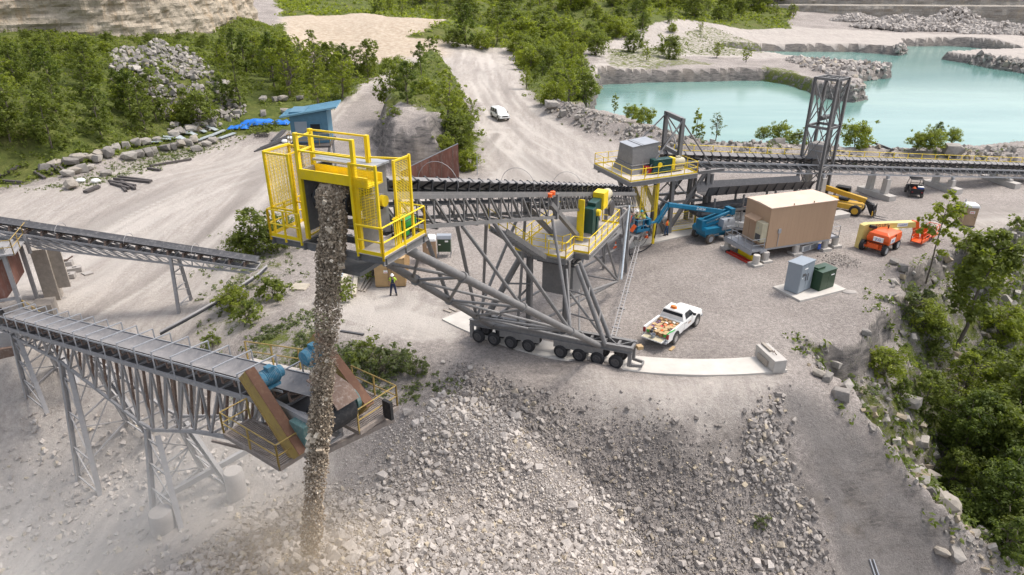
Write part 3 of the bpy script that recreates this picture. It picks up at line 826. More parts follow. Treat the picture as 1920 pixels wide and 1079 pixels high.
EDGE = PP([(1290,800,-.8),(1400,775,-.8),(1462,735,-.3),(1488,860,-3),(1560,1080,-8),(1450,1080,-8),(1400,870,-3)])
rubble('rubble', EDGE, 2600, .05, .42, rockm, ROCKS, 'grey stones strewn beside the smooth gravel chute', 104, (.05, .7), .08, .2, 2.6, .06, 4.5, None, 1.0)
RIMR = PP([(1490,630,-.2),(1575,690,-.6),(1640,765,-1.4),(1720,840,-3.5),(1820,945,-6),(1935,1050,-8.8),(1925,1110,-9),(1790,1000,-7),(1710,885,-4.5),(1620,790,-2),(1510,680,-.5)])
rubble('rubble', RIMR, 380, .05, .42, rockd, ROCKS, 'rocks and tan stones along the crumbling rim of the ravine', 105, (.2, .9), .35, .2, 2.0, .08, 4.0, None, 1.3)
rubble('rubble', RAVINE, 2600, .12, .9, rockd, ROCKS, 'broken rock on the sides of the ravine', 106, (.3, 1), .15, .2, 4.0, .05, 2.5)
BERM = PP([(1020,205,1),(1040,195,1),(1130,222,1),(1220,246,1),(1340,276,1),(1500,276,1),(1700,274,1),(1960,264,1),(1960,300,1),(1700,304,1),(1480,304,1),(1310,303,1),(1190,268,1),(1100,240,1)])
rubble('rubble', BERM, 3400, .08, .75, rockd, ROCKS, 'grey rock scattered along the berm above the lake', 107, (.25, 1), .08, .25, 4.0, .02, 4.2)
hp = P(330,175,4)
rubble('rubble', PP([(215,190,3),(225,130,6),(300,112,6),(360,112,6),(440,180,3),(470,215,1),(400,240,.6),(330,250,.6),(300,215,2)]), 1500, .25, 1.3, rockd, ROCKS, 'heap of large broken blocks tipped down the wooded slope', 108, (.1, .95), .08, .3, 6.0, -.6, 1.6)
TIPS = PP([(1470,112,-5),(1560,118,-5),(1660,133,-6),(1680,148,-6.5),(1600,156,-5),(1560,140,-4),(1500,128,-4)])
rubble('rubble', TIPS, 700, .4, 2.0, rockm, ROCKS, 'riprap of blocks on the spit in the lake', 109, (.3, 1), .1, .2, 6, -.4, 2)
rubble('rubble', PP([(1640,98,-5),(1710,94,-6),(1700,104,-6.5),(1640,104,-6)]), 260, .5, 2.0, rockm, ROCKS, 'blocks at the end of the far spit', 110, (.2, .9), .05, .2, 6, -.6, 2)
rubble('rubble', PP([(1760,112,-6.5),(1800,107,-5),(1960,118,-4),(1960,148,-6),(1860,130,-6.5)]), 800, .4, 2.2, rockd, ROCKS, 'dark stone bank running into the lake', 111, (.2, .9), .05, .2, 6, -.5, 2)
rubble('rubble', PP([(1590,192,-5),(1632,184,-6),(1620,160,-4.5),(1560,160,-4)]), 300, .3, 1.6, rockm, ROCKS, 'pale blocks on the nose of the peninsula', 112, (.3, 1), .2, .2, 6, -.3, 2)
# talus piles at the foot of the far wall
def talus(px, py, w_, h_, label, seed):
    p = P(px, py, -3); rs = np.random.default_rng(seed)
    n = int(500 * w_ / 30)
    r = np.sqrt(rs.uniform(0, 1, n)); a = rs.uniform(0, 2 * np.pi, n)
    x = p.x + r * np.cos(a) * w_ / 2; y = p.y + r * np.sin(a) * w_ / 4
    z = gz(p.x, p.y) + h_ * (1 - r) * rs.uniform(.75, 1.0, n)
    s = rs.uniform(.8, 2.6, n)
    merge_rocks('rubble', np.stack([x, y, z], -1), s, rs.uniform(.5, 1, n), np.zeros(n), rockm, ROCKS, label, 'rubble', seed)
for i, (x_, y_, w_, h_) in enumerate([(1785,56,46,11),(1690,55,50,6),(1600,50,26,3.5),(1880,62,40,5),(1840,58,40,4.5),(1740,57,44,5),(1905,64,22,3.5)]):
    talus(x_, y_, w_, h_, ['tall pointed talus pile at the foot of the far quarry wall','low spread of talus left of the pointed pile','small outlying talus at the left end of the row','talus pile near the water inlet on the far floor','flat talus right of the pointed pile','broken talus beside the pointed pile','little heap of blocks in front of the far talus'][i], 120 + i)

# the largest blocks of the rubble slope, each one a thing
rs = np.random.default_rng(140)
for q in scatter(RUB, 150, 140, 4.0, -.1):
    o = bpy.data.objects.new('stone_block', None)
    bpy.data.objects.remove(o)
    BIG = globals().setdefault('BIGSTONE', [])
    if len(BIG) < 6:
        v, f = hull_rock(700 + len(BIG), 14, (1, .75, .62)); T = np.zeros((len(v), 4), np.float32); T[:, 0] = .55 + .08 * len(BIG)
        o = raw_mesh('stone_block', v, f, T, rockm); BIG.append(o.data)
    else:
        o = bpy.data.objects.new('stone_block', BIG[rs.integers(6)]); COL.objects.link(o)
    s_ = rs.uniform(.36, .62); o.scale = (s_, s_, s_); o.location = (q[0], q[1], gz(*q) + .2 * s_); o.rotation_euler = tuple(rs.uniform(-.5, .5, 2)) + (rs.uniform(0, 6.3),)
    tag(o, 'one of the larger pale limestone blocks lying on the rubble slope', 'stone', 'larger blocks on the rubble slope')
# boulders laid out along the yard, each one a thing
BOULD = [(470,500),(570,465),(720,445),(800,410),(865,385),(935,395),(1000,365),(995,410),(1100,315),(1090,360),(1180,295),(1275,270),(1380,250),(1475,235),(1590,212),
         (690,560),(760,535),(820,515),(905,500),(1080,555),(725,680),(1310,390),(1395,370),(1510,350),(1570,320),(1670,300),(1755,290)]
BOULD = [(x * .1854, 220 + y * .1854 + 7, 1) for x, y in BOULD]
BOULD += [(300 + x * .1483, 180 + y * .1483 + 5, 1) for x, y in [(180,625),(260,610),(350,590),(425,555),(195,480),(255,455),(395,425),(450,665),(590,600),(670,555),(1310,30),(1460,35),(1560,30),(1770,20),(1310,210),(1590,185),(985,215)]]
bmesh_list = []
for i in range(6):
    v, f = hull_rock(300 + i, 22, (1, .8, .7))
    T = np.zeros((len(v), 4), np.float32); T[:, 0] = .25 + .09 * i; T[:, 1] = .25 if i == 4 else 0
    me_o = raw_mesh('boulder', v, f, T, rockd)
    bmesh_list.append(me_o.data); bpy.data.objects.remove(me_o)
def boulder(px, py, size, label, group=None, k=None, name='boulder', z0=0, squash=.8):
    p = on_ground(px, py, z0)
    k = random.randrange(6) if k is None else k
    o = bpy.data.objects.new(name, bmesh_list[k]); COL.objects.link(o)
    o.location = (p.x, p.y, p.z + size * .27); o.scale = (size, size * random.uniform(.75, .95), size * squash)
    o.rotation_euler = (random.uniform(-.2, .2), random.uniform(-.2, .2), random.uniform(0, 6.3))
    return tag(o, label, 'boulder', group)
for i, (x, y, s_) in enumerate(BOULD):
    boulder(x, y, random.uniform(1.35, 1.95), 'grey boulder in the rows lining the pale left yard', 'boulders lining the left yard')
for x, y, s_, lab, k in [(1035,206,2.4,'large pale boulder at the foot of the bush beside the haul road',5),(1056,216,1.6,'grey boulder tipped against the berm near the haul road',2),
        (1084,224,1.5,'pale boulder low on the berm beside the haul road bend',5),(1420,262,2.2,'square grey block on the berm left of the lattice tower',0),(1432,270,1.4,'small block in front of the square grey block on the berm',3),(1455,282,1.8,'pale tilted slab on the berm left of the lattice tower',2),
        (1742,288,1.4,'block on the berm below the round lakeside bush',2),(1785,292,2.6,'big pale slab leaning on the berm right of the lakeside bush',3),
        (1745,875,1.3,'yellow tan boulder on the rim of the ravine',4),(1775,942,1.5,'flat tan slab on the gravel below the yellow boulder',4),(1765,1040,.8,'small tan stone beside the end of the gravel chute',4),(1790,1048,1.1,'pale block at the lower end of the gravel chute',3),
        (1535,705,.8,'brown block wedged in the washed-out crack',4),(1552,712,.8,'small block beside the one wedged in the crack',1),(1577,745,1.1,'grey slab sliding from the rim below the crack',2),
        (1690,508,1.1,'squarish grey block where the yard meets the ravine',1),(1675,495,.8,'small block beside the squarish grey block at the yard edge',2),(1622,627,.7,'stone on the gravel near the ravine edge',1),
        (1905,485,1.8,'blue grey slab on the rubble bank at the right',0),(1870,475,1.3,'tan slab on the rubble bank at the right',4),(1705,760,1.4,'pale outcrop block under the leaves of the ravine',3)]:
    boulder(x, y, s_, lab, None, k)
# ---------------------------------------------------------------- trees and bushes
def leaf_material(name, dark, light, tint):
    m, nt, b = nodes(name)
    at = add(nt, 'ShaderNodeVertexColor'); at.layer_name = 'tone'
    sp = add(nt, 'ShaderNodeSeparateColor'); nt.links.new(at.outputs[0], sp.inputs[0])
    oi = add(nt, 'ShaderNodeObjectInfo')
    c = mixc(nt, sp.outputs[0], dark, light)
    c = mixc(nt, mth(nt, 'MULTIPLY', oi.outputs['Random'], .75), c, tint)
    c = mixc(nt, sp.outputs[1], c, tuple(x * 1.35 for x in light))
    nt.links.new(c, b.inputs['Base Color'])
    b.inputs['Roughness'].default_value = .55
    b.inputs['Specular IOR Level'].default_value = .3
    tr = add(nt, 'ShaderNodeBsdfTranslucent')
    nt.links.new(mixc(nt, 1.0, c, (1.45, 1.5, .6), 'MULTIPLY'), tr.inputs[0])
    mx = add(nt, 'ShaderNodeMixShader'); mx.inputs[0].default_value = .5
    out = nt.nodes['Material Output']
    nt.links.new(b.outputs[0], mx.inputs[1]); nt.links.new(tr.outputs[0], mx.inputs[2]); nt.links.new(mx.outputs[0], out.inputs[0])
    return m
leafa = leaf_material('leaves', (.075, .102, .020), (.195, .230, .048), (.145, .170, .034))
leafb = leaf_material('bright_leaves', (.11, .145, .02), (.27, .30, .045), (.20, .23, .035))
leafd = leaf_material('deep_leaves', (.054, .082, .016), (.150, .188, .036), (.105, .138, .026))
leafg = leaf_material('grey_leaves', (.07, .095, .035), (.16, .19, .075), (.12, .14, .06))
def leaf_cloud(centres, radii, per, size, rs, flat=.75):
    """many small leaf quads spread round clump centres"""
    n = len(centres); N = n * per
    c = np.repeat(centres, per, 0); r = np.repeat(radii, per)
    d = rs.normal(size=(N, 3)); d /= np.linalg.norm(d, axis=1)[:, None]
    rad = rs.uniform(0.15, 1, (N, 1)) ** .5
    off = d * rad * r[:, None] * np.array([1, 1, flat])
    p = c + off
    nrm = d * .6 + np.array([0, 0, .7]) + rs.normal(size=(N, 3)) * .45
    nrm /= np.linalg.norm(nrm, axis=1)[:, None]
    t = np.cross(nrm, rs.normal(size=(N, 3))); t /= np.linalg.norm(t, axis=1)[:, None]
    bt = np.cross(nrm, t)
    s = size * rs.uniform(.6, 1.35, (N, 1))
    a, b_ = t * s, bt * s * .55
    V = np.stack([p - a, p + b_, p + a + nrm * s * -.2, p - b_], 1).reshape(-1, 3)
    Fc = np.arange(N * 4).reshape(N, 4)
    tone = np.clip(np.repeat(rs.uniform(.1, .9, n), per) + rs.normal(0, .22, N), 0, 1)
    hi = np.where(rs.uniform(size=N) < .10, rs.uniform(.3, .9, N), 0)
    T = np.zeros((N, 4, 4), np.float32); T[..., 0] = tone[:, None]; T[..., 1] = hi[:, None]; T[..., 3] = 1
    return V, Fc, T.reshape(-1, 4)
def make_tree(h, r, base, nclump, per, leaf, seed, mat, stems=1, top=.55, sparse=.15, trunk_r=None, clump=.26, lean=(0, 0)):
    rs = np.random.default_rng(seed)
    t = MB(bark)
    cs, rr = [], []
    trunk_r = trunk_r or h * .016
    tips = []
    for s_ in range(stems):
        a0 = rs.uniform(0, 6.3); sp_ = (0 if stems == 1 else r * .35)
        pts = [Vector((0 if stems == 1 else .1 * math.cos(a0), 0 if stems == 1 else .1 * math.sin(a0), -.3))]
        for k in range(1, 6):
            q = k / 5
            pts.append(Vector((math.cos(a0) * sp_ * q + rs.normal() * r * .04 + lean[0] * q * h, math.sin(a0) * sp_ * q + rs.normal() * r * .04 + lean[1] * q * h, h * .9 * q)))
        t.path(pts, [trunk_r * (1 - .82 * k / 5) for k in range(6)], 6)
        for k in range(10):
            q = base / h + (1 - base / h) * rs.uniform(.05, .95)
            i = min(4, int(q * 5)); w = q * 5 - i
            p0 = pts[i].lerp(pts[i + 1], w)
            az = rs.uniform(0, 6.3); L_ = r * rs.uniform(.55, 1.0) * (1 - .5 * max(0, q - .5) * 2 * (1 - top))
            p1 = p0 + Vector((math.cos(az) * L_, math.sin(az) * L_, L_ * rs.uniform(.15, .7)))
            t.path([p0, p0.lerp(p1, .5) + Vector((0, 0, .1 * L_)), p1], [trunk_r * .4, trunk_r * .25, trunk_r * .1], 4)
            tips.append(p1); tips.append(p0.lerp(p1, .6))
    n = 0
    lobes = [(rs.uniform(0, 6.3), rs.uniform(.1, .9), rs.uniform(.55, 1.0)) for _ in range(7)]
    while n < nclump:
        if rs.uniform() < .45 and tips:
            q = tips[rs.integers(len(tips))]; c = np.array(q) + rs.normal(size=3) * r * .16
        else:
            az = rs.uniform(0, 6.3); zz = rs.uniform(0, 1)
            prof = math.sin(math.pi * min(1, (zz * .86 + .12))) ** .7 * (1 if zz < top else 1 - .35 * (zz - top) / (1 - top))
            lob = max(.62, max(s2 for a2, z2, s2 in lobes if True and (math.cos(az - a2) > .3 or abs(zz - z2) < .2)) if any(math.cos(az - a2) > .3 or abs(zz - z2) < .2 for a2, z2, s2 in lobes) else .62)
            rad = r * prof * lob * rs.uniform(.25, 1) ** .5
            c = np.array([math.cos(az) * rad + lean[0] * zz * h, math.sin(az) * rad + lean[1] * zz * h, base + (h - base) * zz])
        if rs.uniform() < sparse: n += 1; continue
        cs.append(c); rr.append(r * clump * rs.uniform(.6, 1.25)); n += 1
    V, Fc, T = leaf_cloud(np.array(cs), np.array(rr), per, leaf, rs)
    V[:, 2] = np.maximum(V[:, 2], .02)
    root = thing('tree', 'tree', 'tree')
    t.build('trunk', bark, root)
    c = raw_mesh('crown', V, Fc, T, mat, parent=root)
    root['h'] = h
    return root
PROTO = {
 'broad': [make_tree(8, 2.8, 1.0, 190, 22, .19, 1, leafa, clump=.19, sparse=.3), make_tree(8, 2.5, .8, 180, 22, .19, 2, leafd, stems=2, clump=.2, sparse=.3), make_tree(8, 3.0, 1.2, 170, 22, .19, 21, leafb, stems=3, clump=.18, sparse=.35)],
 'oval': [make_tree(9, 2.1, .8, 170, 22, .18, 3, leafa, clump=.2, sparse=.3), make_tree(9, 2.4, 1.0, 170, 22, .18, 4, leafd, clump=.2, sparse=.3)],
 'pale': [make_tree(7, 2.1, .8, 140, 18, .18, 5, leafb, stems=2, sparse=.4, clump=.19)],
 'bush': [make_tree(3, 2.1, .15, 100, 34, .14, 6, leafa, stems=4), make_tree(3, 2.0, .1, 100, 34, .14, 7, leafb, stems=4)],
 'shrub': [make_tree(1.6, 1.2, .05, 45, 18, .13, 8, leafa, stems=4), make_tree(1.6, 1.2, .05, 40, 18, .13, 9, leafg, stems=4)],
 'big': [make_tree(11, 4.0, 1.2, 400, 38, .17, 10, leafd, stems=2, clump=.18, sparse=.3), make_tree(10, 3.6, 1.0, 380, 38, .17, 11, leafa, clump=.18, sparse=.3)],
 'sapling': [make_tree(6.5, 1.3, 2.0, 64, 22, .16, 12, leafb, sparse=.35, trunk_r=.07, clump=.26)],
 'thin': [make_tree(6, 1.6, 1.2, 70, 16, .16, 13, leafg, stems=3, sparse=.35, clump=.24)],
 'poplar': [make_tree(7, 1.25, .6, 90, 20, .18, 14, leafb, sparse=.25)],
 'lean': [make_tree(8.5, 2.3, 2.6, 170, 26, .19, 15, leafa, sparse=.2, trunk_r=.16, lean=(.16, .05), clump=.24)],
}
used_proto = set()
def tree_at(x, y, kind, h, label, group=None, k=None, name='tree', cat='tree', wide=1.0, z=None, rz=None):
    ps = PROTO[kind]; k = random.randrange(len(ps)) if k is None else k
    src = ps[k]
    s = h / src['h']
    z = gz(x, y) if z is None else z
    rz = random.uniform(0, 6.3) if rz is None else rz
    if (kind, k) in used_proto:
        o = copy_tree(src)
    else:
        used_proto.add((kind, k)); o = src
    o.name = name
    o.location = (x, y, z - .05); o.rotation_euler = (0, 0, rz); o.scale = (s * wide, s * wide, s)
    if 'h' in o and o is not src: del o['h']
    if 'group' in o: del o['group']
    tag(o, label, cat, group)
    return o
def tree_px(px, py, kind, ytop, label, **kw):
    p = P(px, py, 1.9) if py > 200 and 1120 < px < 1960 and py < 290 else on_ground(px, py)
    if p.z == 1.9: p.z = gz(p.x, p.y)
    Zc = p.y * CT + (CAM_H - p.z) * ST
    h = (py - ytop) / F * Zc / .93
    return tree_at(p.x, p.y, kind, h, label, z=p.z, **kw)
# wooded slope under the left cliff
slope = PP([(-40,290,3),(100,262,3.5),(215,240,3.5),(300,205,4),(330,195,5),(440,150,3),(560,175,2),(640,170,1.5),(715,130,2.5),(560,118,3),(500,80,5),(470,55,10),(300,85,9),(100,100,9),(-60,110,9)])
def mind(pts, x, y, d): return all((x - a) ** 2 + (y - b) ** 2 > d * d for a, b in pts)
placed = []
rs = np.random.default_rng(31)
heap_poly = PP([(205,190,3),(230,120,6),(370,108,6),(450,190,3),(480,225,1),(300,260,.6)])
tries = 0
while len(placed) < 105 and tries < 6000:
    tries += 1
    x = rs.uniform(-125, -15); y = rs.uniform(75, 185)
    q = np.array([x]), np.array([y])
    if sdist(slope, *q)[0] < 0 or sdist(heap_poly, *q)[0] > -1 or not mind(placed, x, y, 4.6): continue
    placed.append((x, y))
    kind = rs.choice(['broad', 'oval', 'bush', 'pale', 'broad', 'oval'])
    h = rs.uniform(5.0, 8.5) if kind != 'bush' else rs.uniform(2.5, 4.5)
    zg = gz(x, y)
    lim = (150 - 60 * math.sin(x * .21) * .35) if False else 66 + 14 * math.sin(x * .5 + y * .3)
    while h > 1.5 and 539.5 + F * (-y * ST + (CAM_H - zg - h) * CT) / (y * CT + (CAM_H - zg - h) * ST) < lim: h -= .4
    if h <= 2.2: kind = 'bush'
    h = max(h, 1.6)
    tree_at(x, y, kind, h, 'green tree in the wood on the slope below the pale cliff', 'trees on the wooded left slope')
for px, py, kd, yt, lab in [(248,222,'oval',140,'slim tree at the left end of the block heap'),(418,205,'oval',148,'small tree on the right flank of the block heap'),(295,228,'oval',138,'rounded tree standing in front of the heap of broken blocks'),(375,236,'bush',183,'low bush at the foot of the heap of broken blocks'),(340,228,'bush',196,'little bush between the rounded tree and the block heap'),
        (30,300,'broad',205,'dense tree at the edge of the yard on the far left'),(100,258,'oval',195,'narrow dark tree on the bare earth of the left slope'),(450,200,'oval',110,'tall tree at the right side of the block heap'),(545,180,'broad',85,'large tree behind the blue roofed hut'),(515,165,'oval',75,'tall dark tree between the block heap and the large tree'),
        (600,205,'pale',140,'loose pale tree next to the blue roofed hut'),(640,185,'broad',110,'broad tree above the pale ramp road'),(690,150,'broad',85,'round tree at the top of the pale ramp road'),(590,110,'oval',62,'dark pointed tree at the edge of the sandy clearing')]:
    tree_px(px, py, kd, yt, lab)
# trees on the rock mound between the roads
for px, py, kd, yt, lab in [(735,215,'broad',130,'biggest tree on the rock mound, at its left end'),(765,196,'broad',125,'dark tree in the middle of the rock mound'),(838,235,'pale',145,'tall pale tree on the right of the rock mound'),(880,250,'pale',190,'loose leaning tree at the right edge of the rock mound'),
        (855,270,'bush',215,'bush on the right shoulder of the rock mound'),(795,185,'bush',150,'bush in the saddle of the rock mound'),(808,140,'oval',75,'slim tree at the road end of the rock mound'),(790,150,'oval',95,'second slim tree at the road end of the rock mound'),
        (760,170,'bush',125,'bush at the back of the rock mound'),(850,205,'bush',175,'bush behind the tall pale tree on the mound'),(870,292,'bush',262,'low bush by the foot of the mound next to the rusty wall'),(878,318,'bush',283,'bright bush growing right behind the rusty wall'),
        (830,255,'bush',228,'bush on the front of the rock mound above the rusty wall'),(742,222,'shrub',205,'little shrub hanging over the dark rock face')]:
    tree_px(px, py, kd, yt, lab, name='tree' if kd != 'bush' else 'bush', cat='tree' if kd != 'bush' else 'bush')
# strip of bushes between haul road and lake
stp = PP([(965,92),(1092,88),(1115,192),(1045,206),(985,172)], 1)
pl2 = []; tries = 0
while len(pl2) < 34 and tries < 3000:
    tries += 1
    x = rs.uniform(0, 45); y = rs.uniform(110, 250)
    if sdist(stp, np.array([x]), np.array([y]))[0] < 0 or not mind(pl2, x, y, 3.8): continue
    pl2.append((x, y))
    tree_at(x, y, rs.choice(['bush', 'bush', 'pale', 'broad']), rs.uniform(3, 6), 'leafy tree in the strip between the haul road and the lake', 'trees between the haul road and the lake')
for px, py, kd, yt, lab in [(1065,200,'pale',125,'yellow green tree at the lake end of the bush strip'),(1095,195,'bush',150,'rounded bush where the strip meets the lake shore'),(875,90,'broad',20,'big round tree alone at the bend of the haul road'),(930,85,'broad',45,'smaller round tree right of the lone tree at the bend'),(850,88,'bush',62,'bush hugging the lone round tree'),(905,92,'bush',66,'bush between the two round trees at the bend'),
        (1152,210,'poplar',178,'small upright tree on the berm at the left end of the lake'),(1185,222,'bush',200,'bush on the berm at the left end of the lake'),(1208,232,'bush',205,'bush on the berm right of the small upright tree'),
        (1304,262,'poplar',208,'slim bright tree behind the steel portal'),(1315,263,'poplar',232,'short dark tree beside the slim bright one'),(1342,262,'thin',216,'thin grey green tree on the berm'),
        (1430,260,'bush',240,'small bush on the berm near the square block'),(1462,262,'bush',234,'wide bush on the berm left of the lattice tower'),(1495,276,'shrub',250,'pale low shrub on the berm next to the lattice tower'),
        (1604,275,'bush',234,'bright bush behind the right leg of the lattice tower'),(1755,268,'broad',232,'spreading lakeside tree on the berm at the right'),(1720,278,'bush',252,'dark bush at the left foot of the spreading lakeside tree'),(1745,278,'bush',245,'dense bush under the spreading lakeside tree'),(1785,266,'bush',243,'light bush at the right of the spreading lakeside tree'),
        (480,478,'broad',392,'grey green bushy tree beside the far left conveyor'),(520,470,'bush',420,'bush left of the yellow head platform'),(455,482,'bush',440,'bush at the end of the far left conveyor'),
        (440,580,'bush',538,'bush on the bank beside the pipes'),(465,605,'shrub',568,'dark shrub below the bank bush'),(400,650,'shrub',626,'dark shrub behind the near conveyor'),(510,560,'shrub',520,'shrub on the pale bank left of the stream'),
        (1424,990,'shrub',970,'single green weed on the foreground rubble'),(720,700,'shrub',650,'weedy shrub beside the rusty platform'),(760,690,'shrub',655,'taller weed on the ledge right of the rusty guard'),(690,680,'shrub',640,'weeds behind the rusty guard'),(785,700,'shrub',672,'small weed at the end of the ledge'),(640,560,'shrub',520,'shrub by the white planks'),(700,520,'shrub',478,'shrub left of the wooden doors')]:
    sh = kd in ('bush', 'shrub')
    tree_px(px, py, kd, yt, lab, name='bush' if sh else 'tree', cat='bush' if sh else 'tree', wide=1.25 if kd == 'broad' and px < 900 and py > 300 else 1.0)
# ravine trees at the right
for px, py, kd, yt, lab, zz in [(1738,524,'sapling',364,'young slender tree with open crown beside the orange lift',-1.0),(1795,645,'lean',442,'leaning tree rising from the ravine right of the slender tree',-5)]:
    p = P(px, py, zz); Zc = p.y * CT + (CAM_H - zz) * ST
    tree_at(p.x, p.y, kd, (py - yt) / F * Zc / .93, lab, z=zz, rz=.2)
RT = [(1915,780,560,'big',-8,'tall tree at the right edge of the photo above the ravine'),(1880,850,630,'big',-9,'broad dark tree in the middle of the ravine wood'),(1930,920,700,'big',-9,'broad tree below the tall one at the right edge'),(1815,850,690,'big',-9,'tree at the left side of the ravine wood'),
      (1870,960,790,'big',-9,'tree low in the ravine near the rim'),(1935,1010,850,'big',-9,'tree in the lower right corner of the ravine'),(1745,690,600,'broad',-6,'low tree under the leaning tree'),(1725,640,590,'bush',-4,'bush on the slope of the ravine'),(1725,790,690,'broad',-8,'low tree at the head of the ravine'),
      (1680,770,705,'broad',-6,'small tree beside the outcrop at the ravine head'),(1790,890,790,'broad',-9,'tree overhanging the yellow boulder'),(1650,720,670,'bush',-4,'bush hanging over the crack'),(1890,1030,930,'broad',-8,'low tree on the lower rim of the ravine'),(1600,715,676,'shrub',-2,'small shrub on the broken rim near the crack'),
      (1790,760,650,'broad',-8,'round tree behind the leaning trunk'),(1905,560,500,'bush',-3,'bush high on the right bank'),(1850,500,450,'bush',-1.5,'bush at the top of the rubble bank'),(1925,650,560,'broad',-5,'low tree at the right edge half way down the bank'),(1850,700,610,'broad',-7,'low tree between the ravine trees'),(1700,620,580,'shrub',-3,'shrub on the bare slope below the yard'),(1738,545,512,'shrub',-1.2,'shrub at the foot of the slender young tree'),(1905,435,412,'shrub',0,'grass shrub on the yard edge at the right'),(1815,465,440,'shrub',0,'shrub beside the portable toilet')]
for px, py, yt, kd, zz, lab in RT:
    p = P(px, py, zz); Zc = p.y * CT + (CAM_H - zz) * ST
    g = gz(p.x, p.y)
    sh = kd in ('bush', 'shrub')
    tree_at(p.x, p.y, kd, max(1.2, (py - yt) / F * Zc / .9), lab, z=min(zz, g) if not sh else g, name='bush' if sh else 'tree', cat='bush' if sh else 'tree', wide=1.0)
# far hillside
hill = PP([(630,28,9),(760,6,11),(1000,-4,11),(1290,-2,8),(1480,38,-3),(1300,62,-3),(1160,72,-1),(1040,100,0),(985,88,1),(930,60,1.5),(780,40,6),(690,24,9)])
pl3 = []; tries = 0
while len(pl3) < 130 and tries < 5000:
    tries += 1
    x = rs.uniform(-110, 190); y = rs.uniform(190, 470)
    if sdist(hill, np.array([x]), np.array([y]))[0] < 0 or not mind(pl3, x, y, 8): continue
    pl3.append((x, y))
    tree_at(x, y, rs.choice(['bush', 'broad', 'oval', 'pale', 'bush']), rs.uniform(3.5, 8.5), 'distant tree on the bright green hillside', 'trees on the far hillside', wide=1.2)
for px, py, n_, lab in [(1150,65,8,'bush on the grey bank beside the far road'),(1440,45,12,'bright tree at the edge of the far meadow'),(1195,105,6,'shrub on the mound near the lake head')]:
    c_ = P(px, py, -2)
    for i in range(n_):
        tree_at(c_.x + rs.normal() * 14, c_.y + rs.normal() * 10, rs.choice(['bush', 'pale', 'broad']), rs.uniform(3, 6.5), lab, lab.replace('bush', 'bushes').replace('tree', 'trees').replace('shrub', 'shrubs'))
for ps in PROTO.values():
    for k_, o in enumerate(ps):
        if 'h' in o: del o['h']
for kd, ps in PROTO.items():
    for k_, o in enumerate(ps):
        if (kd, k_) not in used_proto:
            for ch in list(o.children): bpy.data.objects.remove(ch)
            bpy.data.objects.remove(o)
# undergrowth: leafy ground cover nobody could count
def cover(name, polys, n, hgt, leaf, mat, label, seed, per=9, thr=0.0, clump=5):
    rs = np.random.default_rng(seed)
    qs = np.concatenate([scatter(p, k, seed + i, clump, thr, 2.2) for i, (p, k) in enumerate(zip(polys, n))])
    z = terrain(qs[:, 0], qs[:, 1])
    c = np.stack([qs[:, 0], qs[:, 1], z + hgt * .3], -1)
    V, Fc, T = leaf_cloud(c, hgt * rs.uniform(.4, 1.1, len(c)), per, leaf, rs, .6)
    raw_mesh(name, V, Fc, T, mat, label, 'undergrowth', 'stuff')
cover('undergrowth', [GRASS[0]], [5200], 1.1, .26, leafa, 'undergrowth covering the slope between the trees below the cliff', 201, 9, -.1, 7)
cover('undergrowth', [GRASS[1]], [5200], 1.7, .55, leafb, 'bright undergrowth on the far hillside', 202, 8, -.15, 12)  # lighter leaf colour stands in for sunlight falling on the far hill
cover('undergrowth', [GRASS[2], GRASS[3]], [800, 420], .7, .2, leafa, 'weeds on the mound and along the haul road', 203, 10, -.2, 4)
cover('undergrowth', [RAVINE], [3000], .8, .17, leafd, 'undergrowth at the bottom of the ravine', 204, 10, -.05, 4)
cover('weeds', [GRASS[4], GRASS[5]], [700, 260], .35, .10, leafg, 'dry weeds on the ledge behind the near conveyor', 205, 10, -.1, 2)
cover('weeds', [BERM, GRASS[7]], [160, 700], .5, .2, leafg, 'sparse weeds on the berm and lake banks', 206, 8, .15, 8)
cover('weeds', [GRASS[8]], [900], .28, .10, leafg, 'thin grass along the boulder rows', 207, 8, -.1, 4)
# ---------------------------------------------------------------- shared builders for steelwork
def rail(mb, pts, h=1.07, spacing=1.4, r=.024, toe=.12, closed=False, mids=(.53,), posts=True):
    pts = [Vector(p) for p in pts]
    seg = list(zip(pts[:-1], pts[1:])) + ([(pts[-1], pts[0])] if closed else [])
    for a, b in seg:
        L_ = (b - a).length
        k = max(1, round(L_ / spacing))
        if posts:
            for i in range(k + 1):
                p = a.lerp(b, i / k)
                mb.bar(p + Vector((0, 0, -.12)), p + Vector((0, 0, h)), r * 2.1)
        for hh in (h,) + tuple(mids):
            mb.tube(a + Vector((0, 0, hh)), b + Vector((0, 0, hh)), r, n=6)
        if toe: mb.bar(a + Vector((0, 0, toe / 2)), b + Vector((0, 0, toe / 2)), .012, toe)
    return mb
def meshpanel(mb, o, u, v, pitch=.055, frame=.055, bar_=.016, cross=.0):
    """framed expanded metal: o corner, u across, v up"""
    o, u, v = Vector(o), Vector(u), Vector(v)
    for a, b in ((o, o + u), (o + v, o + u + v), (o, o + v), (o + u, o + u + v)): mb.bar(a, b, frame)
    n = int(v.length / pitch)
    for i in range(1, n):
        mb.bar(o + v * i / n, o + u + v * i / n, bar_ * .6, bar_)
    k = max(1, int(u.length / .16))
    for i in range(1, k): mb.bar(o + u * i / k, o + u * i / k + v, .009)
    return mb
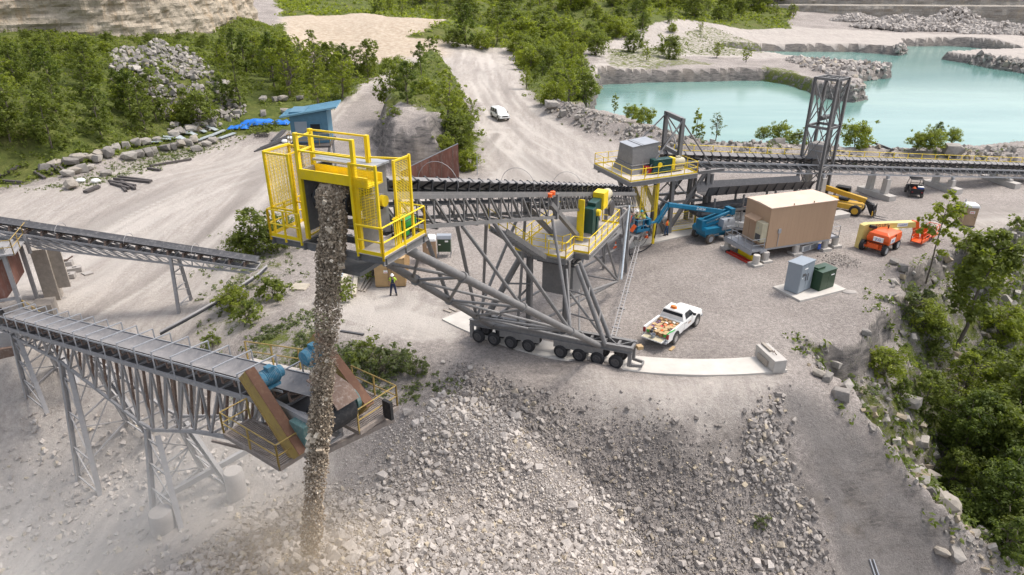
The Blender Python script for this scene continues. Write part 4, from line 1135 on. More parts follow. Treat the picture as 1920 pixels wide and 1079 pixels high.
def truss_side(mb, top, bot, n, c=.09, d=.06, zig=True):
    """planar truss between a top and a bottom line"""
    t0, t1 = map(Vector, top); b0, b1 = map(Vector, bot)
    mb.bar(t0, t1, c * 1.1, c * 1.6); mb.bar(b0, b1, c * 1.1, c * 1.6)
    for i in range(n + 1):
        mb.bar(t0.lerp(t1, i / n), b0.lerp(b1, i / n), d * .8)
        if i < n:
            if zig: mb.bar(b0.lerp(b1, i / n), t0.lerp(t1, (i + 1) / n), d * 1.4, d)
            else: mb.bar(t0.lerp(t1, i / n), b0.lerp(b1, (i + 1) / n), d * 1.4, d)
    return mb
def belt_mesh(mb, a, b, half=.62, dip=.26, th=.02):
    a, b = Vector(a), Vector(b)
    d = (b - a).normalized(); side = Vector((-d.y, d.x, 0)).normalized(); up = side.cross(d) * -1
    if up.z < 0: up = -up
    prof = [(-half, dip), (-half * .45, 0.0), (half * .45, 0.0), (half, dip)]
    ring = lambda c: [c + side * x + up * z for x, z in prof] + [c + side * x + up * (z - th) for x, z in reversed(prof)]
    return mb.loft([ring(a), ring(b)])
def idler_data(half=.72, hgt=.55, wing=.28, pm=None, rm=None):
    mb = MB()
    mb.use(pm or idlm)
    mb.bar((0, -half, 0.04), (0, half, 0.04), .12, .08)
    for s in (-1, 1):
        mb.prism([(-.10, 0), (.10, 0), (.035, hgt), (-.035, hgt)], s * half - .02, s * half + .02)
        mb.tube((0, s * half, hgt - .04), (0, s * half * .42, hgt - wing - .02), .075, n=8)
    mb.tube((0, -half * .42, hgt - wing - .03), (0, half * .42, hgt - wing - .03), .075, n=8)
    o = mb.build('idler', None); me = o.data
    bpy.data.objects.remove(o)
    return me
def put_idlers(me, parent, a, b, n):
    a, b = Vector(a), Vector(b)
    pitch = math.atan2(b.z - a.z, math.hypot(b.x - a.x, b.y - a.y)); yaw = math.atan2(b.y - a.y, b.x - a.x)
    for i in range(n):
        o = bpy.data.objects.new('idler', me); COL.objects.link(o); o.parent = parent
        o.location = a.lerp(b, (i + .5) / n); o.rotation_euler = (0, -pitch, yaw)
# ---------------------------------------------------------------- radial stacker
PIV = V3(12.8, 62.6, 0)
ST_A = math.atan2(-.903, -.43)
stk = thing('radial_stacker', 'long grey radial stacker conveyor with yellow head platforms dropping rock', 'conveyor', PIV, ST_A)
WC = -.3
zt = lambda s: 4.70 + .277 * s      # top chord
zb = lambda s: zt(s) - 1.42 if s > 25 else zt(s) - 1.0
m = MB()
for sd_ in (-1, 1):
    w_ = WC + sd_ * 1.0
    truss_side(m, ((25, w_, zt(25)), (42.6, w_, zt(42.6))), ((25, w_, zb(25.1)), (42.6, w_, zt(42.6) - 1.25)), 14, .11, .075)
    truss_side(m, ((6.5, w_, zt(6.5)), (25, w_, zt(25))), ((6.5, w_, zb(6.5)), (25, w_, zb(24.9))), 24, .11, .06)
    m.bar((25, w_, zt(25) + .1), (25, w_, zb(25.1) - .1), .3, .3)
    m.bar((26, w_, zt(26) - .5), (20.5, w_, 7.3), .3, .26)
for i in range(20):
    s_ = 8 + i * 1.8
    m.bar((s_, WC - 1, zt(s_)), (s_, WC + 1, zt(s_)), .08); m.bar((s_, WC - 1, zb(s_)), (s_, WC + 1, zb(s_)), .08)
    if i < 19: m.bar((s_, WC - 1, zb(s_)), (s_ + 1.8, WC + 1, zb(s_ + 1.8)), .06)
m.build('boom_truss', steel, stk)
m = MB(beltg); belt_mesh(m, (6.6, WC, zt(6.6) + .33), (43.3, WC, zt(43.3) + .33), .78, .30); m.build('belt', beltg, stk)
m = MB(belt)
m.bar((7, WC, zt(7) - .45), (42.5, WC, zt(42.5) - .45), 1.25, .02)
m.build('return_belt', belt, stk)
m = MB(steel); m.bar((7, WC, zt(7) - .75), (25, WC, zt(25) - .75), 1.4, .02); m.build('belt_pan', dsteel, stk)
idm = idler_data(.88, .64, .30)
put_idlers(idm, stk, (7.2, WC, zt(7.2) + .03), (42.4, WC, zt(42.4) + .03), 34)
m = MB(steel)
for sd_ in (-1, 1): m.bar((7, WC + sd_ * 1.0, zt(7) + .12), (42.4, WC + sd_ * 1.0, zt(42.4) + .12), .05, .16)
m.build('idler_stringer', steel, stk)
m = MB(black); m.lathe([(.02, -.75), (.5, -.75), (.53, 0), (.5, .75), (.02, .75)], (43.55, WC, 16.55), 'y', 24)
m.tube((43.55, WC - 1.5, 16.55), (43.55, WC + 1.9, 16.55), .09, n=10); m.build('head_pulley', black, stk)
for s_ in (36.8, 28.4, 20.5):
    m = MB(olds)
    c0 = Vector((s_, WC, zt(s_) + .4)); m.path([c0 + Vector((0, math.cos(t) * 1.05, math.sin(t) * 1.05)) for t in np.linspace(0, math.pi, 13)], .014, 5); m.build('belt_hoop', olds, stk)
m = MB(coneo)
for d_ in (0, .45): m.lathe([(.02, -.12), (.16, -.1), (.16, .1), (.02, .12)], (25.9 + d_, WC + 1.12, zt(26) + .12), 'z', 8)
m.build('lifting_clamp', coneo, stk)
# --- head end
HZ = 15.0
m = MB(steel)
m.bb((42.3, WC - 1.25, 15.3), (44.0, WC - 1.15, 17.6)); m.bb((42.3, WC + 1.15, 15.3), (43.2, WC + 1.25, 17.75)); m.bb((43.0, WC + 1.15, 15.0), (44.0, WC + 1.25, 15.9))
m.use(galv); m.bb((42.25, WC - 1.3, 17.75), (43.2, WC + 1.4, 17.82)); m.use(steel); m.bb((42.25, WC - 1.25, 17.45), (42.33, WC + 1.25, 17.75))
m.build('head_hood', steel, stk)
m = MB(steel)   # brackets and beams under the decks
for s_ in (41.8, 43.0, 44.2): m.ibeam((s_, -3.0, HZ - .17), (s_, 2.1, HZ - .17), .12, .26)
for w_ in (-2.95, -1.45, .95, 2.05): m.ibeam((41.5 if w_ > 0 else 42.5, w_, HZ - .16), (44.35, w_, HZ - .16), .12, .28)
m.bar((41.8, 2.0, HZ - .3), (40.2, .8, 14.0), .14); m.bar((43.9, 1.4, HZ - .3), (41.6, .8, 14.4), .14)
m.bar((43.9, -2.6, HZ - .3), (41.8, -1.3, 14.4), .14); m.bar((44.1, WC - 1, HZ - .3), (42.4, WC - 1, 14.6), .2); m.bar((44.1, WC + 1, HZ - .3), (42.4, WC + 1, 14.6), .2)
m.bb((42.4, WC - 1.0, 13.9), (44.0, WC + 1.0, 14.05))
m.build('head_frame', steel, stk)
m = MB(deckm); m.bb((41.6, .95, HZ), (44.35, 2.08, HZ + .03)); m.bb((42.5, -2.98, HZ), (44.4, -1.45, HZ + .03)); m.build('deck', deckm, stk)
def deck_rail(pts, name='guard_rail', **k):
    m = MB(yel); rail(m, pts, **k); return m.build(name, yel, stk)
deck_rail([(44.33, .98, HZ), (44.33, 2.05, HZ), (41.65, 2.05, HZ), (41.65, 1.0, HZ)], spacing=1.1, r=.03, toe=.16)
deck_rail([(42.6, -2.95, HZ), (44.38, -2.95, HZ), (44.38, -1.5, HZ)], spacing=.9, r=.03, toe=.16)
m = MB(yel)   # portal frames and upper walkway
for w_ in (-1.5, .9): m.bar((44.0, w_, HZ), (44.0, w_, 18.9), .13)
for w_ in (-1.9, .6): m.bar((42.8, w_, HZ + .2), (42.8, w_, 18.78), .14)
m.bb((43.25, WC - 1.25, 17.30), (44.06, WC + 1.75, 17.36)); m.bb((44.02, WC - 1.2, 17.30), (44.08, WC + 1.75, 17.66)); m.bb((43.2, WC - 1.25, 17.3), (43.26, WC + 1.75, 17.66))
m.build('portal_frame', yel, stk)
m = MB(yel)
for z_ in (18.86, 18.28): m.bar((44, -1.5, z_), (44, .9, z_), .06)
for z_ in (18.74, 17.95): m.bar((42.8, -1.9, z_), (42.8, .6, z_), .06)
for z_ in (18.2, 18.7): m.bar((44, -1.5, z_), (42.8, -1.9, z_ - .05), .05)
m.path([(42.8 + .15 * math.sin(t), .6, 18.6 - .7 * math.sin(t)) for t in np.linspace(0, 3.1, 8)], .018, 5)
m.bar((42.8, .6, 18.0), (42.2, 1.9, 17.95), .06); m.bar((42.8, -1.9, 18.0), (42.6, -3.0, 18.0), .05)
m.build('upper_rail', yel, stk)
def screen(o, u, v, **k):
    m = MB(yel); meshpanel(m, o, u, v, **k); return m.build('mesh_guard', yel, stk)
screen((44.12, .80, 15.95), (0, 1.05, 0), (0, 0, 2.15)); screen((43.25, 1.95, 16.0), (-.95, .02, 0), (0, 0, 2.1))
screen((44.0, .82, 15.1), (-1.3, 0, 0), (0, 0, 2.3)); screen((44.12, -2.95, 16.05), (0, 1.1, 0), (0, 0, 2.05), pitch=.05)
screen((44.1, -2.97, 15.9), (-1.3, 0, 0), (0, 0, 2.2)); screen((42.85, -2.95, 15.9), (0, 1.05, 0), (0, 0, 2.2)); screen((44.0, -1.52, 15.1), (-1.1, -.1, 0), (0, 0, 2.2), pitch=.2)
for (s_, w_) in ((44.12, .80), (44.12, 1.85), (43.25, 1.97), (42.3, 1.97), (44.12, -2.95), (44.12, -1.85), (42.85, -2.95), (42.85, -1.9)):
    m = MB(yel); m.bar((s_, w_, HZ - .3), (s_, w_, 18.15), .085); m.build('guard_post', yel, stk)
m = MB(yel)
m.bar((44.12, -2.95, 18.13), (42.85, -2.95, 18.13), .07); m.build('cage_rail', yel, stk)
m = MB(yel); m.bar((44.12, -1.85, 18.13), (42.85, -1.9, 18.13), .05); m.build('cage_rail', yel, stk)
m = MB(yel)
for k_ in range(4): m.bar((43.5 - .12 * k_, 2.0, HZ), (43.5 - .12 * k_, 2.0, 16.2), .035)
m.bar((43.6, 2.0, 16.15), (43.0, 2.0, 16.15), .035); m.build('cage_rail', yel, stk)
m = MB(yel); m.lathe([(.02, -.09), (.2, -.09), (.2, .09), (.02, .09)], (43.5, 1.62, 16.75), 'y', 14); m.use(steel); m.bb((43.2, 1.0, 16.2), (43.9, 1.5, 16.9)); m.build('shaft_bearing', yel, stk)
# --- undercarriage
def ax(w, ds=0, z=0): return Vector((24.45 - .085 * w + ds, w, z))
m = MB(steel)
for ds in (0, -.95):
    m.ibeam(ax(-5.6, ds, 1.55), ax(5.9, ds, 1.55), .26, .46)
for w_ in np.linspace(-5.5, 5.8, 13): m.bar(ax(w_, 0, 1.62), ax(w_, -.95, 1.62), .16, .2)
for i, w_ in enumerate(np.linspace(-5.5, 4.9, 12)): m.bar(ax(w_, 0 if i % 2 else -.95, 1.78), ax(w_ + .94, -.95 if i % 2 else 0, 1.78), .05)
for w0, w1 in ((-3.3, -.4), (.6, 4.0)):
    for ds in (.12, -1.07): m.prism([(0, 0)] * 3, 0, 0) if False else m.bar(ax(w0, ds, 1.12), ax(w1, ds, 1.12), .05, .5)
for w_, dz in ((-5.45, .9), (5.75, .9)):
    for ds in (0, -.95): m.bar(ax(w_, ds, 1.4), ax(w_, ds, .35), .2, .24)
    m.bar(ax(w_, 0, .4), ax(w_ + (.75 if w_ > 0 else -.2), -.2, .4), .1, .2); m.bar(ax(w_, -.95, .4), ax(w_ + (.75 if w_ > 0 else -.2), -.75, .4), .1, .2); m.bar(ax(w_ + (.75 if w_ > 0 else -.2), -.2, .4), ax(w_ + (.75 if w_ > 0 else -.2), -.75, .4), .1, .2)
m.build('axle_frame', steel, stk)
WHEELS = [-4.89, -3.72, -2.46, -1.17, 1.11, 2.41, 3.65, 4.88]
wme = None
for w_ in WHEELS:
    for ds in (.12, -1.07):
        if wme is None:
            m = MB(black); m.lathe([(.30, -.15), (.42, -.15), (.48, -.10), (.48, .10), (.42, .15), (.30, .15)], (0, 0, 0), 'x', 20)
            o = m.build('wheel', black, stk); tw = o.data
            m = MB(dsteel); m.lathe([(.30, .155), (.27, .17), (.22, .155), (.21, .152), (.1, .152), (.09, .2), (.02, .2)], (0, 0, 0), 'x', 16)
            rim = m.build('rim', dsteel, o); rw = rim.data; wme = True
        else:
            o = bpy.data.objects.new('wheel', tw); COL.objects.link(o); o.parent = stk
            rim = bpy.data.objects.new('rim', rw); COL.objects.link(rim); rim.parent = o
        o.location = ax(w_, ds - .02, .57); o.rotation_euler = (0, 0, -.085)
m = MB(steel)
# raking pipes carrying the head end
na, nb = Vector(ax(3.7, .12, 1.55)), Vector((41.0, WC + 1.0, 13.9)); fa, fb = Vector(ax(-3.8, .12, 1.55)), Vector((39.8, WC - 1.0, 12.55))
m.tube(na, nb, .20, n=12); m.tube(fa, fb, .19, n=12)
for q in (.22, .52, .80): m.tube(na.lerp(nb, q), fa.lerp(fb, q), .085, n=8)
qs = [0.02, .22, .52, .80, .98]
for i in range(4):
    m.tube((na if i % 2 else fa).lerp(nb if i % 2 else fb, qs[i]), (fa if i % 2 else na).lerp(fb if i % 2 else nb, qs[i + 1]), .085, n=8)
    m.tube((fa if i % 2 else na).lerp(fb if i % 2 else nb, qs[i] + .02), (na if i % 2 else fa).lerp(nb if i % 2 else fb, qs[i + 1] - .02), .075, n=8)
for q in (.22, .52, .80):
    for a_, b_ in ((na, nb), (fa, fb)):
        p = a_.lerp(b_, q); d_ = (b_ - a_).normalized(); m.tube(p - d_ * .08, p + d_ * .08, .27, n=12)
m.build('raking_leg', steel, stk)
m = MB(steel)
n2, n1, f1, f2 = na.lerp(nb, .22), na.lerp(nb, .52), fa.lerp(fb, .52), fa.lerp(fb, .22)
for p, q, r_ in ((n2, (33.3, .7, zb(33.3)), .12), (n2, (25.6, .7, zb(25.6)), .10), (n2, (25.2, 1.6, 7.0), .07), (f1, (36.9, -1.3, zb(36.9)), .11), (f2, (33.7, -1.3, zb(33.7)), .11), (f2, (26, -1.3, zb(26)), .10), (n1, (36.5, .7, zb(36.5)), .09),
                 (ax(-4.9, -.5, 1.7), (33.4, .3, zb(33)), .09), (ax(-2.2, -.4, 1.7), (25.3, -1.2, zb(25.3)), .10)): m.tube(p, q, r_, n=8)
m.build('boom_strut', steel, stk)
m = MB(steel)
for w_ in (-1.4, 1.15): m.bar(ax(w_, -.45, 1.7), ax(w_, -.45, 7.0), .36, .36, (1, 0, 0)) if False else m.ibeam(ax(w_, -.45, 1.7), ax(w_, -.45, 7.0), .34, .36)
for s_ in (1, -1):
    for ds in (0, -.95):
        m.tube(ax(s_ * (4.1 if s_ > 0 else 4.7), ds, 1.6), ax(s_ * 1.9, ds * .6, 7.0), .15, n=10)
    for q in (.3, .62): m.tube(ax(s_ * 4.3, 0, 1.6).lerp(ax(s_ * 1.9, 0, 7.0), q), ax(s_ * 1.2, -.45, 1.7 + 5.3 * q), .06, n=6); m.tube(ax(s_ * 4.3, -.95, 1.6).lerp(ax(s_ * 1.9, -.57, 7.0), q + .08), ax(s_ * 4.3, 0, 1.6).lerp(ax(s_ * 1.9, 0, 7.0), q), .05, n=6)
    m.tube(ax(s_ * 3.9, -.5, 1.7), ax(s_ * 1.2, -.45, 5.0), .08, n=6)
m.build('support_leg', steel, stk)
m = MB(steel)
hub = Vector((2.2, 0, .95))
nd = Vector((13.2, 1.55, 1.25)); fd = Vector((13.2, -1.8, 1.25))
m.tube(ax(-4.5, -.9, 1.6), hub, .10, n=8)
m.tube(ax(-1.5, -.95, 1.5), nd, .10, n=8); m.tube(ax(1.2, -.95, 4.1), nd, .10, n=8); m.tube(nd, fd, .07, n=8); m.tube(ax(2.0, -.95, 1.6), fd, .07, n=8)
for p, q, r_ in ((nd, (20.4, .9, 7.0), .10), (nd, (17.2, 1.2, 7.1), .09), (nd, (8.6, .7, zb(8.6)), .07), (fd, (17, -1.5, 7.0), .09), (fd, (10, -1.3, zb(10)), .08), ((8.6, .7, zb(8.6)), (14.5, 1.0, zb(14.5)), .06)): m.tube(p, q, r_, n=8)
m.bar((9.0, .9, zb(9.0) - .1), (16.0, 1.7, zb(12) - .2), .08, .16)
m.build('drawbar_frame', steel, stk)
m = MB(alum); m.tube(nd + Vector((-.2, .2, .1)), (9.2, .9, zb(9.5)), .085, n=8); m.build('bright_pipe', white, stk)
m = MB(olds)
pa, pb = ax(4.3, -1.0, 1.75), Vector((1.6, .2, 1.3))
for o_ in (-.14, .14): m.bar(pa + Vector((0, o_, 0)), pb + Vector((0, o_, 0)), .05, .14)
for i in range(40): p = pa.lerp(pb, (i + .5) / 40); m.bar(p + Vector((0, -.14, 0)), p + Vector((0, .14, 0)), .05)
for i in range(7): p = pa.lerp(pb, (i + .5) / 7); m.bb(p + Vector((-.06, -.3, -.1)), p + Vector((.06, .3, -.04)))
m.build('cable_tray', olds, stk)
m = MB(steel); m.bb((20.6, -1.25, 3.7), (22.3, 1.0, 5.9)); m.use(dsteel); m.bb((20.7, -1.1, 6.1), (22.2, .9, 6.9)); m.bar((20.6, -1.6, 5.98), (20.6, 1.5, 5.98), .1); m.bar((22.4, -1.6, 5.98), (22.4, 1.5, 5.98), .1)
for k_ in range(5): m.tube((21.5, -.9 + .42 * k_, 5.9), (21.5, -.7 + .42 * k_, 6.15), .04)
m.build('counterweight', steel, stk)
# --- drive platform
DZ = 7.2
DP = [(24.15, -2.5), (24.15, 1.15), (22.75, 1.15), (22.75, 2.2), (16.2, 2.2), (16.2, -2.5)]
m = MB(deckm); m.loft([[(x, y, DZ - .03) for x, y in DP], [(x, y, DZ) for x, y in DP]]); m.build('deck', deckm, stk)
m = MB(steel)
for a_, b_ in zip(DP, DP[1:] + DP[:1]): m.ibeam((*a_, DZ - .22), (*b_, DZ - .22), .14, .34)
for s_ in (17.6, 19, 20.4, 21.8, 23.2): m.bar((s_, -2.5, DZ - .2), (s_, 1.15 if s_ > 22.7 else 2.2, DZ - .2), .12, .26)
m.build('platform_frame', steel, stk)
deck_rail([(*p, DZ) for p in ((24.1, -2.45), (24.1, 1.1), (22.7, 1.1), (22.7, 2.15), (16.25, 2.15), (16.25, .9))], spacing=1.3, r=.028, toe=.14)
deck_rail([(*p, DZ) for p in ((24.1, -2.45), (16.25, -2.45))], spacing=1.4, r=.028, toe=.14)
deck_rail([(23.1, -1.9, DZ), (23.1, .45, DZ), (22.4, .75, DZ)], spacing=1.2, r=.026, toe=0)
m = MB(greeng); m.bb((19.9, .95, 7.75), (20.55, 1.6, 9.5)); m.bb((18.7, .95, 8.7), (19.95, 1.55, 9.75)); m.bb((18.9, 1.1, 7.25), (19.3, 1.5, 8.7)); m.build('gearbox', greeng, stk, .03)
m = MB(yel); m.lathe([(.02, 0), (.24, 0), (.24, .3), (.02, .3)], (19.6, 1.5, 9.0), 'y', 16); m.bb((17.7, .9, 8.9), (18.7, 1.7, 10.1)); m.bar((20.9, .85, 7.3), (20.9, .85, 10.2), .1, .5, (0, 1, 0)); m.build('coupling_guard', yel, stk, .02)
m = MB(cham); m.lathe([(.05, 0), (.38, .03), (.40, .3), (.40, .9), (.34, 1.05), (.05, 1.1)], (16.6, 1.3, 9.5), 'x', 18); m.bb((16.8, .95, 8.9), (17.6, 1.65, 9.2)); m.build('motor', cham, stk)
m = MB(dsteel); m.lathe([(.42, -.08), (.56, -.08), (.56, .08), (.42, .08)], (17.0, 1.75, 8.55), 'y', 20)
for k_ in range(4): m.bar((17.0, 1.75, 8.55), (17.0 + .5 * math.cos(k_ * 1.57), 1.75, 8.55 + .5 * math.sin(k_ * 1.57)), .05)
m.build('flywheel', dsteel, stk)
m = MB(steel)  # stair from the boom walkway down to the platform
p0, p1 = Vector((30.4, -.55, 11.0)), Vector((24.6, -.55, 7.3))
for o_ in (-.5, .5): m.bar(p0 + Vector((0, o_, 0)), p1 + Vector((0, o_, 0)), .06, .3)
for i in range(15): p = p0.lerp(p1, (i + .5) / 15); m.bb(p + Vector((-.13, -.48, -.02)), p + Vector((.13, .48, .02)))
m.use(yel); rail(m, [p0 + Vector((0, -.55, .1)), p1 + Vector((0, -.55, .1))], spacing=1.5, toe=0, r=.025); m.build('stair', steel, stk)
m = MB(steel); m.bb((1.2, -1.2, 2.2), (6.0, 1.0, 2.5)); m.tube((2.2, 0, .9), (2.2, 0, 2.3), .5, n=16)
for w_ in (-1.1, .9): m.bar((8.7, w_, .1), (8.7, w_ - .1, zb(8.7)), .22, .24); m.bar((5.2, w_ * .6, 2.4), (8.7, w_ * .9, 2.3), .2, .26); m.bar((8.7, w_, .8), (11.5, w_, zb(11.5)), .12)
m.use(belt); m.lathe([(.02, -.75), (.38, -.75), (.38, .75), (.02, .75)], (6.4, WC, zt(6.4) + .1), 'y', 18); m.build('pivot_frame', steel, stk)
# light box and sign on the platform
m = MB(whitelab); m.bb((23.16, -.55, 7.75), (23.2, -.2, 8.1)); m.build('notice_plate', whitelab, stk)
# generator standing on the near head deck
def local_to_world(s, w, z):
    c_, s_ = math.cos(ST_A), math.sin(ST_A)
    return (PIV.x + s * c_ - w * s_, PIV.y + s * s_ + w * c_, z)
gen = thing('generator', 'small green portable generator on the yellow railed head deck', 'generator', local_to_world(42.15, 1.5, HZ + .04), ST_A)
m = MB(gengr); m.bb((-.4, -.27, .38), (.4, .27, .62)); m.bb((-.38, -.25, .62), (.38, .25, .68)); m.build('fuel_tank', gengr, gen, .03)
m = MB(idlm)
for x_ in (-.42, .42):
    for y_ in (-.3, .3): m.tube((x_, y_, 0), (x_, y_, .68), .02, n=6)
    m.tube((x_, -.3, .68), (x_, .3, .68), .02, n=6); m.tube((x_, -.3, .06), (x_, .3, .06), .02, n=6)
for y_ in (-.3, .3): m.tube((-.42, y_, .68), (.42, y_, .68), .02, n=6); m.tube((-.42, y_, .06), (.42, y_, .06), .02, n=6)
m.build('frame', idlm, gen)
m = MB(idlm); m.bb((-.3, -.2, .08), (.05, .2, .38)); m.use(gengr); m.bb((.08, -.24, .08), (.36, .24, .36)); m.build('engine', idlm, gen)
# --- the falling stream of rock and its fines
def stream_pos(n, rs, r0, r1):
    q = rs.uniform(0, 1, n) ** 1.08
    PTS = np.array([(43.1, 17.2), (43.5, 17.2), (43.85, 16.9), (44.0, 16.4), (44.12, 15.7), (44.4, 14.6), (44.8, 13.17), (45.55, 10.43), (46.1, 8.4), (46.61, 6.75), (47.61, 3.35)])
    ss = np.interp(q, np.linspace(0, 1, len(PTS)), PTS[:, 0]); zz = np.interp(q, np.linspace(0, 1, len(PTS)), PTS[:, 1])
    rad = r0 + (r1 - r0) * q
    a = rs.uniform(0, 2 * np.pi, n); rr = np.sqrt(rs.uniform(0, 1, n)) * rad * (1 + .2 * np.sin(zz * 3.1) * rs.uniform(0, 1, n))
    wob = .08 * np.sin(zz * 1.7) * (1 - q)
    s_ = ss + rr * np.cos(a) * .75; w_ = -.22 + wob + rr * np.sin(a)
    c_, sn = math.cos(ST_A), math.sin(ST_A)
    return np.stack([PIV.x + s_ * c_ - w_ * sn, PIV.y + s_ * sn + w_ * c_, zz], -1), q
rs = np.random.default_rng(77)
pos, q = stream_pos(46000, rs, .60, .46)
size = .018 + .085 * rs.uniform(0, 1, len(q)) ** 3.4
size *= np.where(q < .5, 1.25, .9)
tone = np.clip(rs.normal(.42, .27, len(q)), 0, 1); ti = np.where(rs.uniform(size=len(q)) < .10, rs.uniform(.4, 1, len(q)), 0)
p2, q2 = stream_pos(170, rs, .55, .42)
pos = np.concatenate([pos, p2]); size = np.concatenate([size, .10 + .30 * rs.uniform(0, 1, 170) ** 2.6]); tone = np.concatenate([tone, rs.uniform(.3, .9, 170)]); ti = np.concatenate([ti, np.where(rs.uniform(size=170) < .4, .8, .2)])
merge_rocks('falling_rubble', pos, size, tone, ti, rockf, ROCKS[:8], 'thick brown stream of crushed rock falling from the stacker head', 'rubble', 78)
# ---------------------------------------------------------------- transfer tower and overland conveyor
OV = V3(12.77, 64.7, 0); OY = math.atan2(.377, .926)
def ovw(x, y, z=0): return Vector((OV.x + x * math.cos(OY) - y * math.sin(OY), OV.y + x * math.sin(OY) + y * math.cos(OY), z))
def ovz(x, y): return gz(*ovw(x, y).xy)
tw = thing('transfer_tower', 'grey steel transfer tower with yellow railed platform and portal frame', 'tower', OV, OY)
TZ = 6.8
TP = [(-4.2, -4.4), (3.2, -4.1), (3.2, 2.4), (-4.2, 2.4)]
m = MB(deckm); m.loft([[(x, y, TZ - .03) for x, y in TP], [(x, y, TZ) for x, y in TP]]); m.build('deck', deckm, tw)
m = MB(steel)
for a_, b_ in zip(TP, TP[1:] + TP[:1]): m.ibeam((*a_, TZ - .24), (*b_, TZ - .24), .16, .4)
for x in (-2.2, -.2, 1.6): m.ibeam((x, -4.2, TZ - .24), (x, 2.4, TZ - .24), .14, .34)
for y in (-2.6, 1.6): m.ibeam((-4.2, y, TZ - .5), (7.5, y, TZ - .5), .2, .3)
m.build('platform_frame', steel, tw)
m = MB(yel); rail(m, [(x * .985, y * .985, TZ) for x, y in TP], spacing=1.6, r=.026, toe=.12, closed=True); m.build('guard_rail', yel, tw)
m = MB(steel)
m.loft([[(-3.0, -2.5, TZ), (.5, -2.2, TZ), (.5, .9, TZ), (-3.0, .9, TZ)], [(-2.75, -2.2, TZ + .75), (.2, -1.9, TZ + .75), (.2, .7, TZ + .75), (-2.75, .7, TZ + .75)]])
m.loft([[(-2.85, -2.3, TZ + .72), (.3, -2.0, TZ + .72), (.3, .8, TZ + .72), (-2.85, .8, TZ + .72)], [(-2.85, -2.3, TZ + .8), (.3, -2.0, TZ + .8), (.3, .8, TZ + .8), (-2.85, .8, TZ + .8)]])
m.loft([[(-2.7, -2.1, TZ + .8), (.2, -1.85, TZ + .8), (.2, .65, TZ + .8), (-2.7, .65, TZ + .8)], [(-2.55, -1.75, TZ + 2.35), (.2, -1.75, TZ + 2.6), (.2, .6, TZ + 2.6), (-2.55, .6, TZ + 2.35)]])
m.use(galv); m.loft([[(-2.6, -1.8, TZ + 2.38), (.25, -1.8, TZ + 2.63), (.25, .65, TZ + 2.63), (-2.6, .65, TZ + 2.38)], [(-2.6, -1.8, TZ + 2.42), (.25, -1.8, TZ + 2.67), (.25, .65, TZ + 2.67), (-2.6, .65, TZ + 2.42)]])
m.use(dsteel)
for x in (-1.7, -1.4): m.bar((x, -1.8, TZ + 2.5), (x, .6, TZ + 2.5), .06)
m.build('head_chute', steel, tw)
m = MB(greeng); m.bb((-1.0, -3.05, TZ + .35), (1.0, -2.3, TZ + 1.35)); m.bb((-1.1, -3.1, TZ + .1), (1.1, -2.25, TZ + .4)); m.lathe([(.02, -.03), (.26, -.03), (.26, .03), (.02, .03)], (.0, -3.08, TZ + .85), 'y', 16); m.build('gearbox', greeng, tw, .03)
m = MB(yel); m.lathe([(.02, -.04), (.24, -.04), (.24, .02), (.02, .02)], (-.35, -3.1, TZ + .85), 'y', 16); m.bb((1.03, -3.05, TZ + .25), (1.35, -2.3, TZ + 1.35)); m.build('coupling_guard', yel, tw, .02)
m = MB(cham); m.lathe([(.05, 0), (.36, .02), (.42, .15), (.42, .95), (.36, 1.1), (.05, 1.12)], (1.38, -2.65, TZ + .85), 'x', 18); m.bb((1.5, -2.95, TZ + .1), (2.4, -2.35, TZ + .45)); m.bb((1.7, -2.8, TZ + 1.2), (2.1, -2.5, TZ + 1.38)); m.build('motor', cham, tw)
m = MB(redp); m.bb((-1.6, -2.9, TZ + .1), (-1.05, -2.3, TZ + .7)); m.build('backstop', rustred, tw)
m = MB(steel)   # portal and its stays
pn, pf = (2.45, -2.0), (3.05, 1.55)
PT = 11.5
for p in (pn, pf): m.ibeam((*p, TZ - .3), (*p, PT), .34, .36)
m.ibeam((*pn, PT - .18), (*pf, PT - .18), .3, .42); m.ibeam((*pn, TZ + 1.3), (*pf, TZ + 1.3), .26, .4)
for p, q in (((*pn, PT - .2), (-1.7, -2.9, TZ + .1)), ((*pf, PT - .2), (-1.9, 1.2, TZ + .6)), ((*pn, PT - .3), (6.9, -1.2, TZ - .3)), ((*pf, PT - .3), (7.0, 1.5, TZ - .3)), ((*pn, TZ + 1.4), (*pf, PT - .4)), ((*pf, TZ + 1.4), (*pn, PT - .4))): m.tube(p, q, .075, n=8)
m.build('portal_frame', steel, tw)
m = MB(steel)
for y in (-1.3, 1.3):
    m.ibeam((2.5, y, TZ - .4), (2.5, y * 1.2, 0), .36, .36); m.ibeam((6.6, y, TZ - .5), (6.6, y * 1.1, 0), .36, .36); m.tube((7.15, y, TZ - 1.2), (7.15, y, .2), .2, n=12)
    m.ibeam((-1.2, y, TZ - .4), (2.0, y * 1.2, .3), .3, .36); m.ibeam((-2.4, y, TZ - .4), (.4, y * 1.2, .2), .3, .34)
    m.ibeam((6.4, y, TZ - .9), (2.6, y * 1.2, .8), .3, .36); m.bar((2.5, y, 3.2), (6.6, y, 3.0), .2, .24); m.bar((2.5, y, 5.6), (5.2, y, 2.9), .12)
for x in (2.5, 6.6): m.bar((x, -1.4, 3.0), (x, 1.4, 3.0), .2); m.bar((x, -1.4, 5.8), (x, 1.4, 3.1), .1); m.bar((x, -1.5, .4), (x, 1.4, 2.9), .1)
m.build('tower_leg', steel, tw)
m = MB(yel)   # caged ladder and mesh guards below the deck
for y in (-3.4, -2.9): m.bar((-2.0, y, .6), (-2.0, y, TZ + .9), .05)
